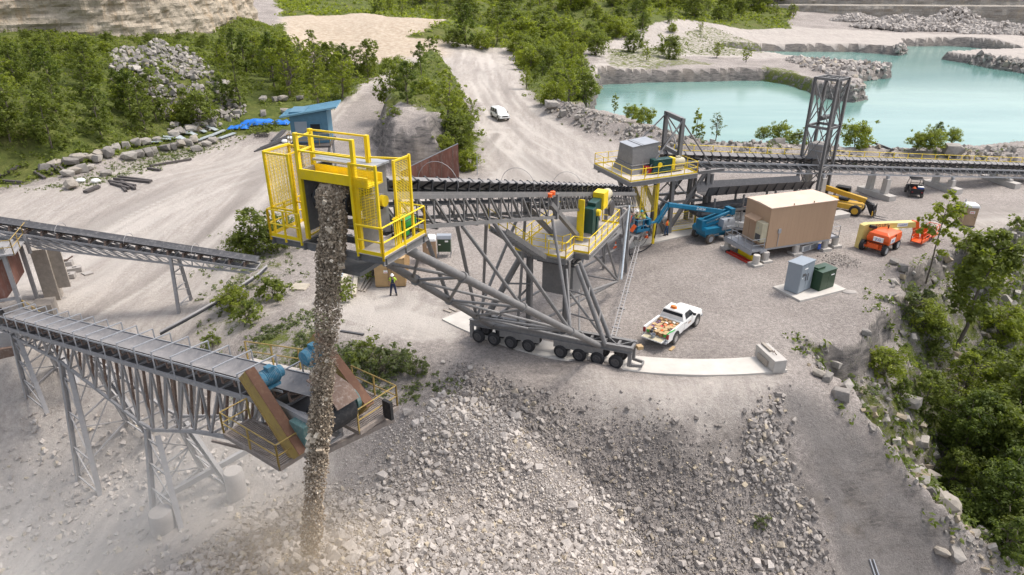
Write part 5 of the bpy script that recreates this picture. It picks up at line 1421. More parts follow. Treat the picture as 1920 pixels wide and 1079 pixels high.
for k in range(18): m.bar((-2.0, -3.4, .8 + .34 * k), (-2.0, -2.9, .8 + .34 * k), .025)
m.T = None
meshpanel(m, (-2.6, -3.9, 3.6), (1.5, 0, 0), (0, 0, 2.4), pitch=.12); meshpanel(m, (-2.6, -2.4, 3.6), (1.5, 0, 0), (0, 0, 2.4), pitch=.12)
m.bar((-.9, -3.9, .3), (-.9, -3.9, 6.4), .2)
m.build('ladder_cage', yel, tw)
m = MB(dsteel); m.tube((3.6, -3.3, TZ - .15), (3.6, -1.9, TZ - .15), .32, n=14); m.bb((3.4, -1.9, TZ - .5), (4.5, 1.7, TZ + .1)); m.build('snub_pulley', dsteel, tw)

# --- overland conveyor
oc = thing('overland_conveyor', 'long dark overland belt conveyor running right on concrete piers by the lake', 'conveyor', OV, OY)
bz = lambda x: 8.15 - .1205 * x
m = MB(galv)
X0, X1 = .4, 86.0
for y in (-1.0, 1.0):
    truss_side(m, ((4.0, y, bz(4) - .62), (X1, y, bz(X1) - .62)), ((7.0, y, bz(7) - 1.55), (X1, y, bz(X1) - 1.55)), 58, .10, .055)
for i in range(29):
    x = 5 + i * 2.8
    m.bar((x, -1, bz(x) - 1.55), (x, 1, bz(x) - 1.55), .06); m.bar((x, -1, bz(x) - 1.55), (x + 2.8, 1, bz(x + 2.8) - 1.55), .05); m.bar((x, -1, bz(x) - .62), (x, 1, bz(x) - .62), .06)
m.build('truss', steel, oc)
m = MB(beltg); belt_mesh(m, (X0, 0, bz(X0) - .3), (X1, 0, bz(X1) - .3), .78, .30); m.build('belt', beltg, oc)
m = MB(belt); m.bar((4.5, 0, bz(4.5) - 1.1), (X1, 0, bz(X1) - 1.1), 1.2, .02); m.build('return_belt', belt, oc)
put_idlers(idm, oc, (1.2, 0, bz(1.2) - .58), (X1, 0, bz(X1) - .58), 78)
m = MB(yel); rail(m, [(4.5, 1.75, bz(4.5) - .6), (X1, 1.75, bz(X1) - .6)], spacing=2.4, r=.03, toe=0); m.build('guard_rail', yel, oc)
m = MB(deckm); m.bar((4.5, 1.4, bz(4.5) - .64), (X1, 1.4, bz(X1) - .64), .7, .05); m.build('walkway', deckm, oc)
for i, (x, lab) in enumerate(((22.2, 'concrete pier pair hidden behind the tan building under the long conveyor'), (32.0, 'twin column concrete pier beside the black utility cart'), (43.0, 'twin column concrete pier right of the black utility cart'), (53.6, 'low twin column concrete pier at the right edge under the long conveyor'))):
    g0 = ovz(x, -.4)
    pr = thing('concrete_pier', lab, 'pier', ovw(x, 0, g0), OY)
    m = MB(conc); m.bb((-.55, -2.3, -.3), (.55, 2.3, .62)); m.build('footing', conc, pr, .02)
    top = bz(x) - 1.62 - g0
    for y in (-1.05, 1.05):
        m = MB(conc); m.prism([(-.32, .62), (.32, .62), (.28, max(.9, top - .35)), (-.28, max(.9, top - .35))], y - .32, y + .32); m.build('column', conc, pr, .02)
        m = MB(galv); m.bar((0, y, max(.88, top - .4)), (0, y, top), .26, .3); m.build('bearing', galv, pr)
# --- gravity take-up tower
tc_ = ovw(21.9, 0); 
lt = thing('lattice_tower', 'tall square grey lattice tower with a concrete weight hanging inside', 'tower', (tc_.x, tc_.y, 0), R(40))
hw, LT = 1.2, 13.9
m = MB(steel)
cs4 = [(-hw, -hw), (hw, -hw), (hw, hw), (-hw, hw)]
for c_ in cs4: m.ibeam((*c_, 0), (*c_, LT), .26, .28)
lv = [1.2, 4.6, 8.9, LT - .1]
for a_, b_ in zip(cs4, cs4[1:] + cs4[:1]):
    for z in lv: m.ibeam((*a_, z), (*b_, z), .18, .26)
    for z0, z1 in zip([.2] + lv[:-1], lv):
        zm = (z0 + z1) / 2
        m.bar((*a_, z0 + .1), (*b_, z1 - .15), .11, .09); m.bar((*b_, z0 + .1), (*a_, z1 - .15), .11, .09)
for o_ in (-.45, .45): m.ibeam((o_, -hw, LT - .1), (o_, hw, LT - .1), .15, .2); m.ibeam((-hw, o_, LT - .1), (hw, o_, LT - .1), .12, .16)
for o_ in (-.16, .16): m.bar((o_, -hw + .25, .3), (o_, -hw + .25, LT), .1)
m.build('lattice_frame', steel, lt)
m = MB(conco); m.bb((-.85, -.75, 4.8), (.85, .75, 7.1)); m.use(galv)
for z in (4.9, 5.5, 6.4, 7.0): m.bb((-.9, -.8, z - .05), (.9, .8, z + .05))
m.build('counterweight', conco, lt)
m = MB(dsteel); m.tube((-.9, 0, 9.8), (.9, 0, 9.8), .25, n=12); m.tube((-.1, 0, 7.1), (-.1, 0, 13.8), .03); m.build('take_up_pulley', dsteel, lt)
# --- covered feeder below
fd_ = thing('feeder_conveyor', 'dark covered feeder trough with ribbed sides under the long conveyor', 'conveyor', OV, OY)
m = MB(dsteel)
tz0, tz1 = 4.0, 3.3
for y in (-3.0, -1.8): m.loft([[(5.2, y + (-.5 if y < -2.4 else .5), tz0 + 1.0), (5.2, y, tz0), (5.2, y + .03, tz0), (5.2, y + (-.47 if y < -2.4 else .53), tz0 + 1.0)], [(18.5, y + (-.5 if y < -2.4 else .5), tz1 + .9), (18.5, y, tz1), (18.5, y + .03, tz1), (18.5, y + (-.47 if y < -2.4 else .53), tz1 + .9)]])
m.bar((5.2, -2.4, tz0), (18.5, -2.4, tz1), 1.2, .04)
for i in range(12):
    q = i / 11; x = 5.3 + 13.1 * q; z = tz0 + (tz1 - tz0) * q
    m.prism([(-3.55, z + .98), (-3.5, z + .98), (-3.02, z + .02), (-3.2, z + .02)], x - .05, x + .05, 'x')
m.build('trough', steel, fd_)
m = MB(belt); m.bar((4.8, -2.4, 2.7), (19, -2.4, 2.5), 1.3, .25); m.bar((4.8, -2.4, 1.9), (12, -2.4, 2.0), 1.3, .06); m.tube((4.9, -3.1, 2.4), (4.9, -1.7, 2.4), .45, n=16); m.tube((12.4, -3.1, 2.2), (12.4, -1.7, 2.2), .3, n=14); m.build('belt', belt, fd_)
m = MB(steel)
for x in (6.5, 10, 14, 18):
    for y in (-3.0, -1.8): m.bar((x, y, 0), (x, y, 3.6), .16)
m.bar((5, -3.1, 2.2), (19, -3.1, 2.1), .12, .24); m.build('support_leg', steel, fd_)
# --- yellow fence, slab and walls by the pivot
sl = MB(concl); pts = [tuple(P(x, y, 0).xy) for x, y in ((1168,470),(1298,441),(1405,416),(1398,404),(1250,428),(1165,450))]
sl.loft([[(x, y, -.2) for x, y in pts], [(x, y, .12) for x, y in pts]]); tag(sl.build('concrete_slab', conc), 'pale concrete slab along the foot of the yellow fence', 'slab')
wl = MB(conc); wl.bar((11.3, 62.4, .75), (15.8, 64.9, .75), .4, 1.5); wl.bar((10.6, 64.5, 1.3), (11.6, 61.9, 1.3), .5, 2.6); tag(wl.build('concrete_wall', conc), 'grey concrete wall beneath the tail of the stacker', 'wall')
fn = thing('safety_fence', 'yellow mesh safety fence behind the blue boom lift', 'fence', ovw(2.6, -1.35, .1), OY)
for k in range(4):
    m = MB(yel); meshpanel(m, (k * 3.1, 0, .05), (3.0, 0, 0), (0, 0, 1.85), pitch=.25, frame=.08, bar_=.02); m.build('mesh_panel', yel, fn)
for k in range(5): m = MB(yel); m.bar((k * 3.1 - .05, 0, 0), (k * 3.1 - .05, 0, 2.0), .11); m.build('post', yel, fn)

# ---------------------------------------------------------------- tan electrical building
EA = math.atan2(2.45, 6.87)
eh = thing('electrical_building', 'windowless tan panel building raised on concrete piers', 'building', (22.84, 57.31, 0), EA)
EL, EW, E0, E1 = 7.3, 3.4, 1.15, 5.0
m = MB(tan); m.bb((0, 0, E0), (EL, EW, E1 - .04))
for k in range(1, 18): m.bb((EL * k / 18 - .012, -.005, E0 + .02), (EL * k / 18 + .012, .002, E1 - .12))
for k in range(1, 9): m.bb((-.005, EW * k / 9 - .012, E0 + .02), (.002, EW * k / 9 + .012, E1 - .12))
m.build('wall', tan, eh)
m = MB(tanroof); m.prism([(-.06, E1 - .04), (EW / 2, E1 + .05), (EW + .06, E1 - .04), (EW + .06, E1 - .1), (-.06, E1 - .1)], -.06, EL + .06, 'x'); m.use(tan); m.tube((2.4, .02, E1 - .05), (2.4, .02, E1 + .14), .05); m.tube((4.6, .02, E1 - .05), (4.6, .02, E1 + .14), .05); m.build('roof', tanroof, eh)
m = MB(galv); m.tube((1.2, -.06, E0 + .1), (1.2, -.06, 2.6), .03); m.bb((1.05, -.12, 2.5), (1.35, -.02, 2.9)); m.build('conduit', galv, eh)
m = MB(galv); m.bb((.02, .05, E0 - .2), (EL - .02, .2, E0)); m.bb((.02, EW - .2, E0 - .2), (EL - .02, EW - .05, E0))
for x in (.1, 2.4, 4.8, 7.1): m.bb((x, .1, E0 - .2), (x + .12, EW - .1, E0 - .02))
m.build('skid', galv, eh)
m = MB(tan); m.bb((-.55, 1.1, 3.5), (0, 2.5, 3.6)); m.prism([(-.75, 3.55), (.0, 3.75), (0, 3.6), (-.75, 3.45)], .95, 2.6); m.bb((-.1, 1.2, E0 + .1), (-.003, 2.45, 3.5)); m.build('door_hood', tan, eh)
m = MB(tan); m.bb((-.06, 2.55, E0 + .05), (0, EW - .1, 3.4)); m.build('door', tan, eh)
m = MB(cham); m.bb((-.62, .08, 1.75), (-.003, .98, 3.55)); m.use(dsteel); m.bb((-.63, .2, 1.85), (-.55, .9, 2.45)); m.bb((-.4, 1.02, 2.5), (-.003, 1.12, 3.4)); m.use(plast); m.bb((-.64, .55, 2.95), (-.6, .65, 3.05)); m.build('air_conditioner', cham, eh, .015)
m = MB(galv)   # stair landing at the left end
m.bb((-1.7, -.2, E0 - .12), (-.03, EW + .3, E0)); m.bb((-1.75, -.25, E0 - .34), (-1.65, EW + .35, E0)); m.bb((-.7, -.25, E0 - .3), (-.03, -.15, E0)); m.build('landing', galv, eh)
m = MB(galv); rail(m, [(-.35, -.2, E0), (-1.68, -.2, E0), (-1.68, EW + .3, E0), (-.3, EW + .3, E0)], spacing=1.0, r=.022, toe=.1); m.build('landing_rail', galv, eh)
m = MB(galv); m.bb((EL + .03, .2, E0 - .12), (EL + 1.2, EW - .1, E0)); rail(m, [(EL + .2, .2, E0), (EL + 1.18, .2, E0), (EL + 1.18, EW - .1, E0)], spacing=1.0, r=.022, toe=.1); m.build('rear_landing', galv, eh)
def ehw(x, y): c_, s_ = math.cos(EA), math.sin(EA); return (22.84 + x * c_ - y * s_, 57.31 + x * s_ + y * c_, 0)
def pier(x, y, rnd, lab, h=E0 - .2):
    pr = thing('concrete_pier', lab, 'pier', ehw(x, y), EA)
    m = MB(conc); m.bb((-.5, -.5, -.1), (.5, .5, .22)); m.build('footing', conc, pr, .02)
    m = MB(concl if rnd else conc)
    if rnd:
        m.lathe([(.02, .22), (.3, .22), (.3, h - .02), (.28, h), (.02, h)], n=18)
        for k in range(4): m.lathe([(.3, .34 + .17 * k), (.312, .36 + .17 * k), (.312, .38 + .17 * k), (.3, .4 + .17 * k)], n=18)
    else: m.loft([[(a * .27, b * .27, .22) for a, b in ((-1,-.6),(-.6,-1),(.6,-1),(1,-.6),(1,.6),(.6,1),(-.6,1),(-1,.6))], [(a * .27, b * .27, h) for a, b in ((-1,-.6),(-.6,-1),(.6,-1),(1,-.6),(1,.6),(.6,1),(-.6,1),(-1,.6))]])
    m.build('column', conc, pr)
pier(-1.45, -.75, True, 'round ribbed concrete pier beside the red ladder', 1.02); pier(-1.4, EW + .1, True, 'round ribbed concrete pier under the far end of the grey landing', .82)
pier(-.1, -.3, False, 'octagonal concrete pier at the near left corner of the tan building'); pier(3.7, .25, False, 'octagonal concrete pier under the middle of the tan building'); pier(7.1, .3, False, 'octagonal concrete pier at the near right corner of the tan building')
pier(8.6, .6, True, 'round concrete pier to the right of the tan building', 1.1); pier(.3, EW - .3, False, 'octagonal concrete pier at the back left corner of the tan building'); pier(7.1, EW - .3, False, 'octagonal concrete pier at the back right corner of the tan building'); pier(3.7, EW - .3, False, 'octagonal concrete pier under the back of the tan building')
# things under and beside the building
yb = thing('bin', 'yellow and dark open bin under the grey landing of the tan building', 'bin', ehw(-.65, 1.3), EA)
m = MB(yel); m.bb((-.45, -1.0, 0), (.45, 1.0, .5)); m.build('body', yel, yb, .02); m = MB(dsteel); m.bb((-.42, -.97, .5), (.42, .97, .85)); m.build('load', dsteel, yb)
ld = thing('ladder', 'red fibreglass extension ladder lying on the gravel by the landing', 'ladder', ehw(-1.75, 1.2), EA + R(94))
m = MB(redladder)
for dz, dy in ((.05, 0), (.15, .06)):
    for s_ in (-.22, .22): m.bar((-1.5 + dy, s_, dz), (1.5 + dy, s_, dz), .035, .09)
    for k in range(10): m.bar((-1.4 + .3 * k, -.22, dz), (-1.4 + .3 * k, .22, dz), .03)
m.build('rails', redladder, ld); m = MB(black); m.bb((1.5, -.26, 0), (1.62, .26, .2)); m.build('foot', black, ld)
fc = thing('filing_cabinet', 'white metal cabinet with drawers lying under the tan building', 'cabinet', ehw(5.6, .9), EA + .2)
m = MB(white); m.bb((-1.1, -.35, .02), (1.1, .35, .62)); m.build('body', white, fc, .02); m = MB(galv)
for k in range(2): m.bb((-.9 + k, -.37, .1), (-.1 + k, -.352, .52))
m.build('drawer', galv, fc)
bs = thing('sign_board', 'small blue sign board standing by the right piers of the tan building', 'sign', ehw(6.4, .2), EA)
m = MB(bluelab); m.bb((-.16, -.02, .15), (.16, .02, .68)); m.build('panel', bluelab, bs); m = MB(dsteel); m.bar((0, .03, 0), (0, .03, .6), .03); m.build('stake', dsteel, bs)
# --- transformer pad
PA = math.atan2(2.19, 4.65)
def padw(x, y, z=0): c_, s_ = math.cos(PA), math.sin(PA); return (22.89 + x * c_ - y * s_, 48.71 + x * s_ + y * c_, z)
pm_ = MB(concl); pm_.bb((0, 0, -.15), (5.1, 2.96, .15)); po = pm_.build('concrete_pad', concl, None, .02); po.location = padw(0, 0); po.rotation_euler = (0, 0, PA); tag(po, 'rectangular concrete pad carrying the grey cabinet and green transformer', 'slab')
sg = thing('switchgear_cabinet', 'tall grey steel switchgear cabinet on the concrete pad', 'cabinet', (23.01, 49.77, .15), R(38.2))
m = MB(cabm); m.bb((0, 0, .05), (1.95, 1.2, 2.5)); m.use(dsteel); m.bb((.04, .04, 0), (1.9, 1.15, .06)); m.build('body', cabm, sg, .015)
m = MB(cabm); m.prism([(-.05, 2.5), (-.05, 2.58), (1.25, 2.53), (1.25, 2.45)], -.04, 1.99, 'x'); m.build('roof', cabm, sg)
for k in range(2): m = MB(cabm); m.bb((.05 + .93 * k, -.03, .12), (.95 + .93 * k, -.004, 2.42)); d_ = m.build('door', cabm, sg, .01); m = MB(dsteel); m.bb((.78 + .32 * k, -.06, 1.0), (.84 + .32 * k, -.031, 1.6)); m.build('handle', dsteel, d_)
m = MB(whitelab); m.bb((.45, -.045, 2.05), (.95, -.032, 2.14)); m.bb((.3, -.045, 1.3), (.42, -.032, 1.38)); m.use(dsteel); m.bb((.3, -.05, 1.5), (.7, -.032, 1.72)); m.build('label_plate', whitelab, sg)
tr = thing('transformer', 'squat dark green pad mounted transformer next to the grey cabinet', 'transformer', (25.02, 50.37, .15), R(31))
m = MB(greent); m.bb((0, 0, 0), (1.85, 1.15, 1.62)); m.build('tank', greent, tr, .02)
m = MB(greent); m.loft([[(-.05, -.05, 1.62), (1.9, -.05, 1.62), (1.9, 1.2, 1.62), (-.05, 1.2, 1.62)], [(-.05, -.05, 1.68), (1.9, -.05, 1.68), (1.9, 1.2, 1.74), (-.05, 1.2, 1.74)]]); m.bb((.1, .5, 1.7), (1.0, 1.1, 1.84)); m.build('lid', greent, tr)
for k in range(2): m = MB(greent); m.bb((.03 + .9 * k, -.025, .05), (.92 + .9 * k, -.003, 1.58)); m.build('door', greent, tr, .01)
m = MB(whitelab); m.bb((1.2, -.04, 1.18), (1.6, -.027, 1.27)); m.build('label_plate', whitelab, tr)

# ---------------------------------------------------------------- concrete track of the stacker with its stop block
def arc(r0, r1, a0, a1, z0, z1, n=48):
    m = MB()
    pts = lambda r: [(PIV.x + r * math.cos(a), PIV.y + r * math.sin(a)) for a in np.linspace(a0, a1, n)]
    a_, b_ = pts(r0), pts(r1)
    for i in range(n - 1):
        q = [a_[i], a_[i + 1], b_[i + 1], b_[i]]
        m.put([(x, y, z0) for x, y in q] + [(x, y, z1) for x, y in q], [(0,3,2,1),(4,5,6,7),(0,1,5,4),(2,3,7,6)] + ([(3,0,4,7)] if i == 0 else []) + ([(1,2,6,5)] if i == n - 2 else []))
    return m
pe, ps_ = P(1458, 680, 0), P(836, 597, 0)
ang = lambda p: math.atan2(p.y - PIV.y, p.x - PIV.x)
tr_ = arc(22.75, 24.75, ang(ps_), ang(pe), -.35, .09); tag(tr_.build('track', concl), 'curved pale concrete runway for the stacker wheels', 'track', kind='structure')
sb = thing('stop_block', 'concrete stop block at the end of the curved runway', 'block', (PIV.x + 23.7 * math.cos(ang(pe) - .028), PIV.y + 23.7 * math.sin(ang(pe) - .028), .09), ang(pe))
m = MB(conc); m.bb((-1.15, -.45, 0), (1.15, .45, .85)); m.build('body', conc, sb, .03)
m = MB(woodg); m.bb((-.7, -.56, .1), (.5, -.452, .5)); m.build('bumper_board', woodg, sb)
m = MB(woodg); m.bb((-1.1, -.12, .85), (.0, .1, .98)); m.build('timber', woodg, sb)
m = MB(rustm); m.path([(.1, .05, .87), (.2, .05, 1.05), (.35, 0, 1.0), (.45, .1, .88)], .03, 6); m.build('lifting_hook', rustm, sb)
# ---------------------------------------------------------------- old conveyors and crusher on the left
NH = V3(-7.9, 23.6, 0); NY = R(-35.874)
nv = thing('stockpile_conveyor', 'old trestle conveyor with hoop guards running to the rusty drive head', 'conveyor', NH, NY)
nz = lambda x: 8.3 + .2 * x          # x runs from the tail (-35.6) to the head (0)
m = MB(olds)
NT = -35.8
def nbot(x): return np.interp(x, [-35.8, -25.5, -15.2, -9.5, 0], [nz(-35.8) - 1.0, 1.0, .2, 2.6, 5.6])
for y in (-.8, .8):
    m.bar((NT, y, nz(NT) - .75), (0, y, nz(0) - .75), .12, .22)
    xs = np.linspace(NT, 0, 23)
    for a_, b_ in zip(xs[:-1], xs[1:]):
        m.bar((a_, y, nbot(a_)), (b_, y, nbot(b_)), .14, .18)
        m.bar((a_, y, nz(a_) - .75), (a_, y, nbot(a_)), .1)
        m.bar((a_, y, nbot(a_)), (b_, y, nz(b_) - .75), .13, .1)
for x in xs[::1]: m.bar((x, -.8, nz(x) - .75), (x, .8, nz(x) - .75), .1); m.bar((x, -.8, nbot(x)), (x, .8, nbot(x)), .1)
m.build('trestle_truss', olds, nv)
m = MB(rustm)
for i, x in enumerate(xs[6:-2]):
    for y in (-.72, .72): m.bar((x + .6, y, nz(x) - .7), (x - .3, y, nbot(x - .3) + .2), .12, .08)
m.build('rusty_brace', rustm, nv)
m = MB(beltg); belt_mesh(m, (NT, 0, nz(NT) - .1), (.2, 0, nz(.2) - .1), .66, .26); m.build('belt', beltg, nv)
m = MB(dsteel); m.bar((NT, 0, nz(NT) - .85), (0, 0, nz(0) - .85), 1.2, .03); m.build('return_belt', dsteel, nv)
idn = idler_data(.66, .42, .2, rustm, rustm)
put_idlers(idn, nv, (NT + .4, 0, nz(NT) - .42), (-.6, 0, nz(0) - .5), 34)
m = MB(galv)
for sgn in (-1, 1): m.bar((NT, sgn * .78, nz(NT) + .12), (-1.4, sgn * .78, nz(-1.4) + .12), .04, .1)
m.build('side_strip', galv, nv)
for i in range(18):
    x = NT + .8 + i * 1.92; z = nz(x)
    m = MB(galv); m.bar((x, -1.0, z - .6), (x, -1.0, z + .62), .055); m.bar((x, -1.0, z + .6), (x, 1.0, z + .6), .055); m.bar((x, 1.0, z + .6), (x, 1.0, z - .6), .055); m.build('guard_hoop', galv, nv)
def bent(x, yb, zb_, zt_, k=.9):
    m = MB(olds)
    def gl(px_, py_):
        c_, s_ = math.cos(NY), math.sin(NY); return gz(NH.x + px_ * c_ - py_ * s_, NH.y + px_ * s_ + py_ * c_)
    for y in (-1, 1):
        zf = gl(x, y * yb) - .1
        for dx in (0, 3.2):
            m.ibeam((x + dx * .35, y * .8, zt_), (x + dx, y * yb, zf), .28, .28)
        for q in (.12, .4, .7, .95):
            m.bar(Vector((x, y * .8, zt_)).lerp(Vector((x, y * yb, zf)), q), Vector((x + 1.1, y * .8, zt_)).lerp(Vector((x + 3.2, y * yb, zf)), q), .09)
        for q0, q1 in ((.12, .4), (.4, .7), (.7, .95)): m.bar(Vector((x, y * .8, zt_)).lerp(Vector((x, y * yb, zf)), q0), Vector((x + 1.1, y * .8, zt_)).lerp(Vector((x + 3.2, y * yb, zf)), q1), .07)
    for q0, q1 in ((.15, .55), (.55, .95)):
        a0, a1 = Vector((x, -.8, zt_)).lerp(Vector((x, -yb, gl(x, -yb))), q0), Vector((x, .8, zt_)).lerp(Vector((x, yb, gl(x, yb))), q1)
        b0, b1 = Vector((x, .8, zt_)).lerp(Vector((x, yb, gl(x, yb))), q0), Vector((x, -.8, zt_)).lerp(Vector((x, -yb, gl(x, -yb))), q1)
        m.bar(a0, a1, .07); m.bar(b0, b1, .07); m.bar(a1, b1, .1)
    return m.build('support_bent', olds, nv)
bent(-25.6, 2.0, 0, 1.0); bent(-15.4, 1.7, 0, .2); bent(-33.5, 1.2, 0, .5)
# drive head
m = MB(black); m.lathe([(.02, -.75), (.72, -.75), (.75, 0), (.72, .75), (.02, .75)], (.45, .15, nz(0) - .95), 'y', 24); m.build('head_pulley', black, nv)
m = MB(olds); m.bb((-3.2, -1.0, 7.0), (.4, -.8, 7.6)); m.bb((-3.2, .8, 7.0), (.4, 1.0, 7.6)); m.bb((-3.0, -.8, 7.1), (-2.6, .8, 7.5)); m.bar((-.2, -.9, 5.4), (-.2, -.9, 7.4), .2); m.bar((-.2, .9, 5.4), (-.2, .9, 7.4), .2)
m.build('head_frame', olds, nv)
m = MB(rustm); m.prism([(-.5, 8.75), (.9, 8.45), (1.3, 8.0), (1.24, 7.95), (.85, 8.38), (-.5, 8.68)], -.2, .95); m.build('head_hood', M('faded_red_steel', (.26, .19, .19), .75, 0, DUST, .6), nv)
def vguard(yc, x0, z0, x1, z1, label=None):
    m = MB(oldyel)
    a_, b_ = Vector((x0, yc, z0)), Vector((x1, yc, z1))
    d_ = (b_ - a_).normalized(); n_ = Vector((-d_.z, 0, d_.x))
    outer = lambda y: [a_ + n_ * .36 + Vector((0, y, 0)), b_ + n_ * .42 + Vector((0, y, 0)), b_ - n_ * .42 + Vector((0, y, 0)), a_ - n_ * .36 + Vector((0, y, 0))]
    m.loft([outer(-.2), outer(.2)])
    m.use(M('guard_rust', (.155, .075, .045), .85, 0, (.27, .17, .10), .6, 1.4)); m.bar(a_ + n_ * .40, b_ + n_ * .46, .44, .03, n_); m.bar(a_ - n_ * .40, b_ - n_ * .46, .44, .03, n_)
    m.use(yel if False else oldyel)
    for s_ in (-1, 1):
        yy = yc + s_ * .215 - yc
        m.bar(a_ + n_ * .33 + Vector((0, yy, 0)), b_ + n_ * .38 + Vector((0, yy, 0)), .03, .08, n_); m.bar(a_ - n_ * .33 + Vector((0, yy, 0)), b_ - n_ * .38 + Vector((0, yy, 0)), .03, .08, n_)
    return m.build('belt_guard', oldyel, nv)
vguard(-1.45, -2.7, 8.95, .1, 6.0); vguard(1.75, -2.3, 9.3, .7, 6.7)
def motor(x, y, z):
    m = MB(M('dusty_blue', (.05, .19, .28), .6, 0, DUST, .6)); m.lathe([(.05, -.55), (.3, -.52), (.34, -.3), (.34, .35), (.27, .42), (.27, .58), (.05, .6)], (x, y, z), 'y', 16)
    for k in range(9): m.lathe([(.34, -.28 + .07 * k), (.37, -.27 + .07 * k), (.37, -.25 + .07 * k), (.34, -.24 + .07 * k)], (x, y, z), 'y', 16)
    m.bb((x - .3, y - .4, z - .42), (x + .3, y + .3, z - .3)); m.bb((x - .1, y - .15, z + .3), (x + .2, y + .15, z + .5)); return m.build('motor', None, nv)
motor(-2.2, -.75, 8.6); motor(-1.7, 1.15, 8.95)
dgr = M('dull_green', (.09, .17, .16), .6, 0, DUST, .5)
m = MB(dgr); m.bb((-.5, -1.3, 6.2), (.4, -.75, 7.4)); m.build('gearbox', dgr, nv, .03)
m = MB(dgr); m.bb((-.3, 1.15, 6.6), (.6, 1.38, 7.8)); m.lathe([(.02, -.1), (.6, -.1), (.62, .1), (.02, .12)], (.15, 1.4, 7.2), 'y', 18); m.build('gearbox', dgr, nv, .02)
m = MB(M('dusty_grating', (.235, .195, .17), .85, 0, (.36, .32, .28), .8, 1.2))   # side platforms
def plat(x0, x1, y0, y1, z):
    for k in range(int((x1 - x0) / .12)): m.bar((x0 + .06 + k * .12, y0, z), (x0 + .06 + k * .12, y1, z), .05, .05)
    for p, q in (((x0, y0), (x1, y0)), ((x1, y0), (x1, y1)), ((x1, y1), (x0, y1)), ((x0, y1), (x0, y0))): m.bar((*p, z - .06), (*q, z - .06), .1, .2)
plat(-3.9, -.1, -2.3, -.95, 5.85); plat(-1.9, 1.0, 1.0, 3.3, 6.1)
m.bar((-.2, -.9, 5.3), (1.2, 2.8, 5.8), .18, .25); m.bar((-4.5, -2.6, 5.4), (-3.0, -.9, 4.2), .1); m.build('side_platform', None, nv)
m = MB(oldyel)
rail(m, [(-3.9, -1.0, 5.88), (-3.9, -2.3, 5.88), (-.12, -2.3, 5.88), (-.12, -1.3, 5.88)], spacing=1.6, r=.03, toe=.0); m.build('guard_rail', oldyel, nv)
m = MB(oldyel); rail(m, [(-1.9, 3.3, 6.13), (.98, 3.3, 6.13), (.98, 1.0, 6.13)], spacing=1.6, r=.03, toe=0); m.build('guard_rail', oldyel, nv)
m = MB(oldyel)
rail(m, [(-7.5, 1.5, nz(-7.5) - .4), (-1.7, 1.9, nz(-1.7) - .4)], spacing=2.0, r=.03, toe=0)
m.build('guard_rail', oldyel, nv)
m = MB(deckm); m.bar((-7.5, 1.45, nz(-7.5) - .45), (-1.7, 1.45, nz(-1.7) - .45), .7, .05); m.build('walkway', rustm, nv)
m = MB(black); m.bb((1.0, 2.4, 6.05), (1.5, 2.55, 6.95)); m.build('rubber_flap', black, nv)
# concrete pier and pads in the pit
for px, py, zz, lab, r_, h_ in [(446,930,-4.2,'round dusty concrete pier under the trestle conveyor',.6,1.9),(308,990,-5.8,'half buried concrete pier in the dust at the foot of the trestle',.7,1.2)]:
    p = on_ground(px, py, zz)
    m = MB(conco); m.lathe([(.02, -.5), (r_, -.5), (r_ * .95, h_ * .6), (r_ * .9, h_ - .05), (r_ * .84, h_), (.02, h_)], n=18); o = m.build('concrete_pier', conco); o.location = p; tag(o, lab, 'pier')
m = MB(olds); a_, b_ = on_ground(312, 955, -5), on_ground(470, 868, -3); m.bar(a_ + Vector((0, 0, .9)), b_ + Vector((0, 0, 1.0)), .25, .35); tag(m.build('steel_beam', olds), 'long dusty steel beam lying between the two concrete piers', 'beam')

# --- far left conveyor
FA, FB = V3(-39.0, 49.8, 0), V3(-20.3, 50.2, 0)
fy = math.atan2(FB.y - FA.y, FB.x - FA.x); FL = (FB - FA).length
fcn = thing('reclaim_conveyor', 'weathered truss conveyor sloping down to the bush on the left', 'conveyor', FA, fy)
fz = lambda x: 6.25 - (6.25 - 2.9) * x / FL
m = MB(olds)
for y in (-.65, .65): truss_side(m, ((-2.5, y, fz(-2.5) - .45), (FL, y, fz(FL) - .45)), ((2.2, y, fz(2.2) - 1.4), (FL - .5, y, fz(FL) - .75)), 22, .09, .06)
for i in range(16): x = i * FL / 15; m.bar((x, -.65, fz(x) - .45), (x, .65, fz(x) - .45), .07)
m.bar((1.6, .65, fz(2) - .4), (1.6, .65, fz(2) - 1.9), .2); m.bar((1.6, -.65, fz(2) - .4), (1.6, -.65, fz(2) - 1.9), .2)
m.build('truss', olds, fcn)
m = MB(belt); belt_mesh(m, (-2.8, 0, fz(-2.8)), (FL, 0, fz(FL)), .58, .22); m.build('belt', belt, fcn)
m = MB(dsteel); m.bar((-2.5, 0, fz(-2.5) - .7), (FL, 0, fz(FL) - .6), 1.0, .03); m.build('return_belt', dsteel, fcn)
put_idlers(idler_data(.58, .4, .18, rustm, rustm), fcn, (-2.4, 0, fz(-2.4) - .36), (FL - .3, 0, fz(FL) - .36), 18)
for k in range(4): x = -1 + k * 5.0; m = MB(olds); m.path([Vector((x, math.cos(t) * .75, fz(x) + .1 + math.sin(t) * .55)) for t in np.linspace(0, math.pi, 9)], .02, 5); m.build('belt_hoop', olds, fcn)
m = MB(olds); xb = PL(FA, FB, 335, 520); xl = (Vector((xb.x, xb.y, 0)) - FA).length
for y, dx in ((-.6, 0), (.6, 0)):
    m.ibeam((xl, y, fz(xl) - .5), (xl, y * 2.2, -1.9), .22, .22)
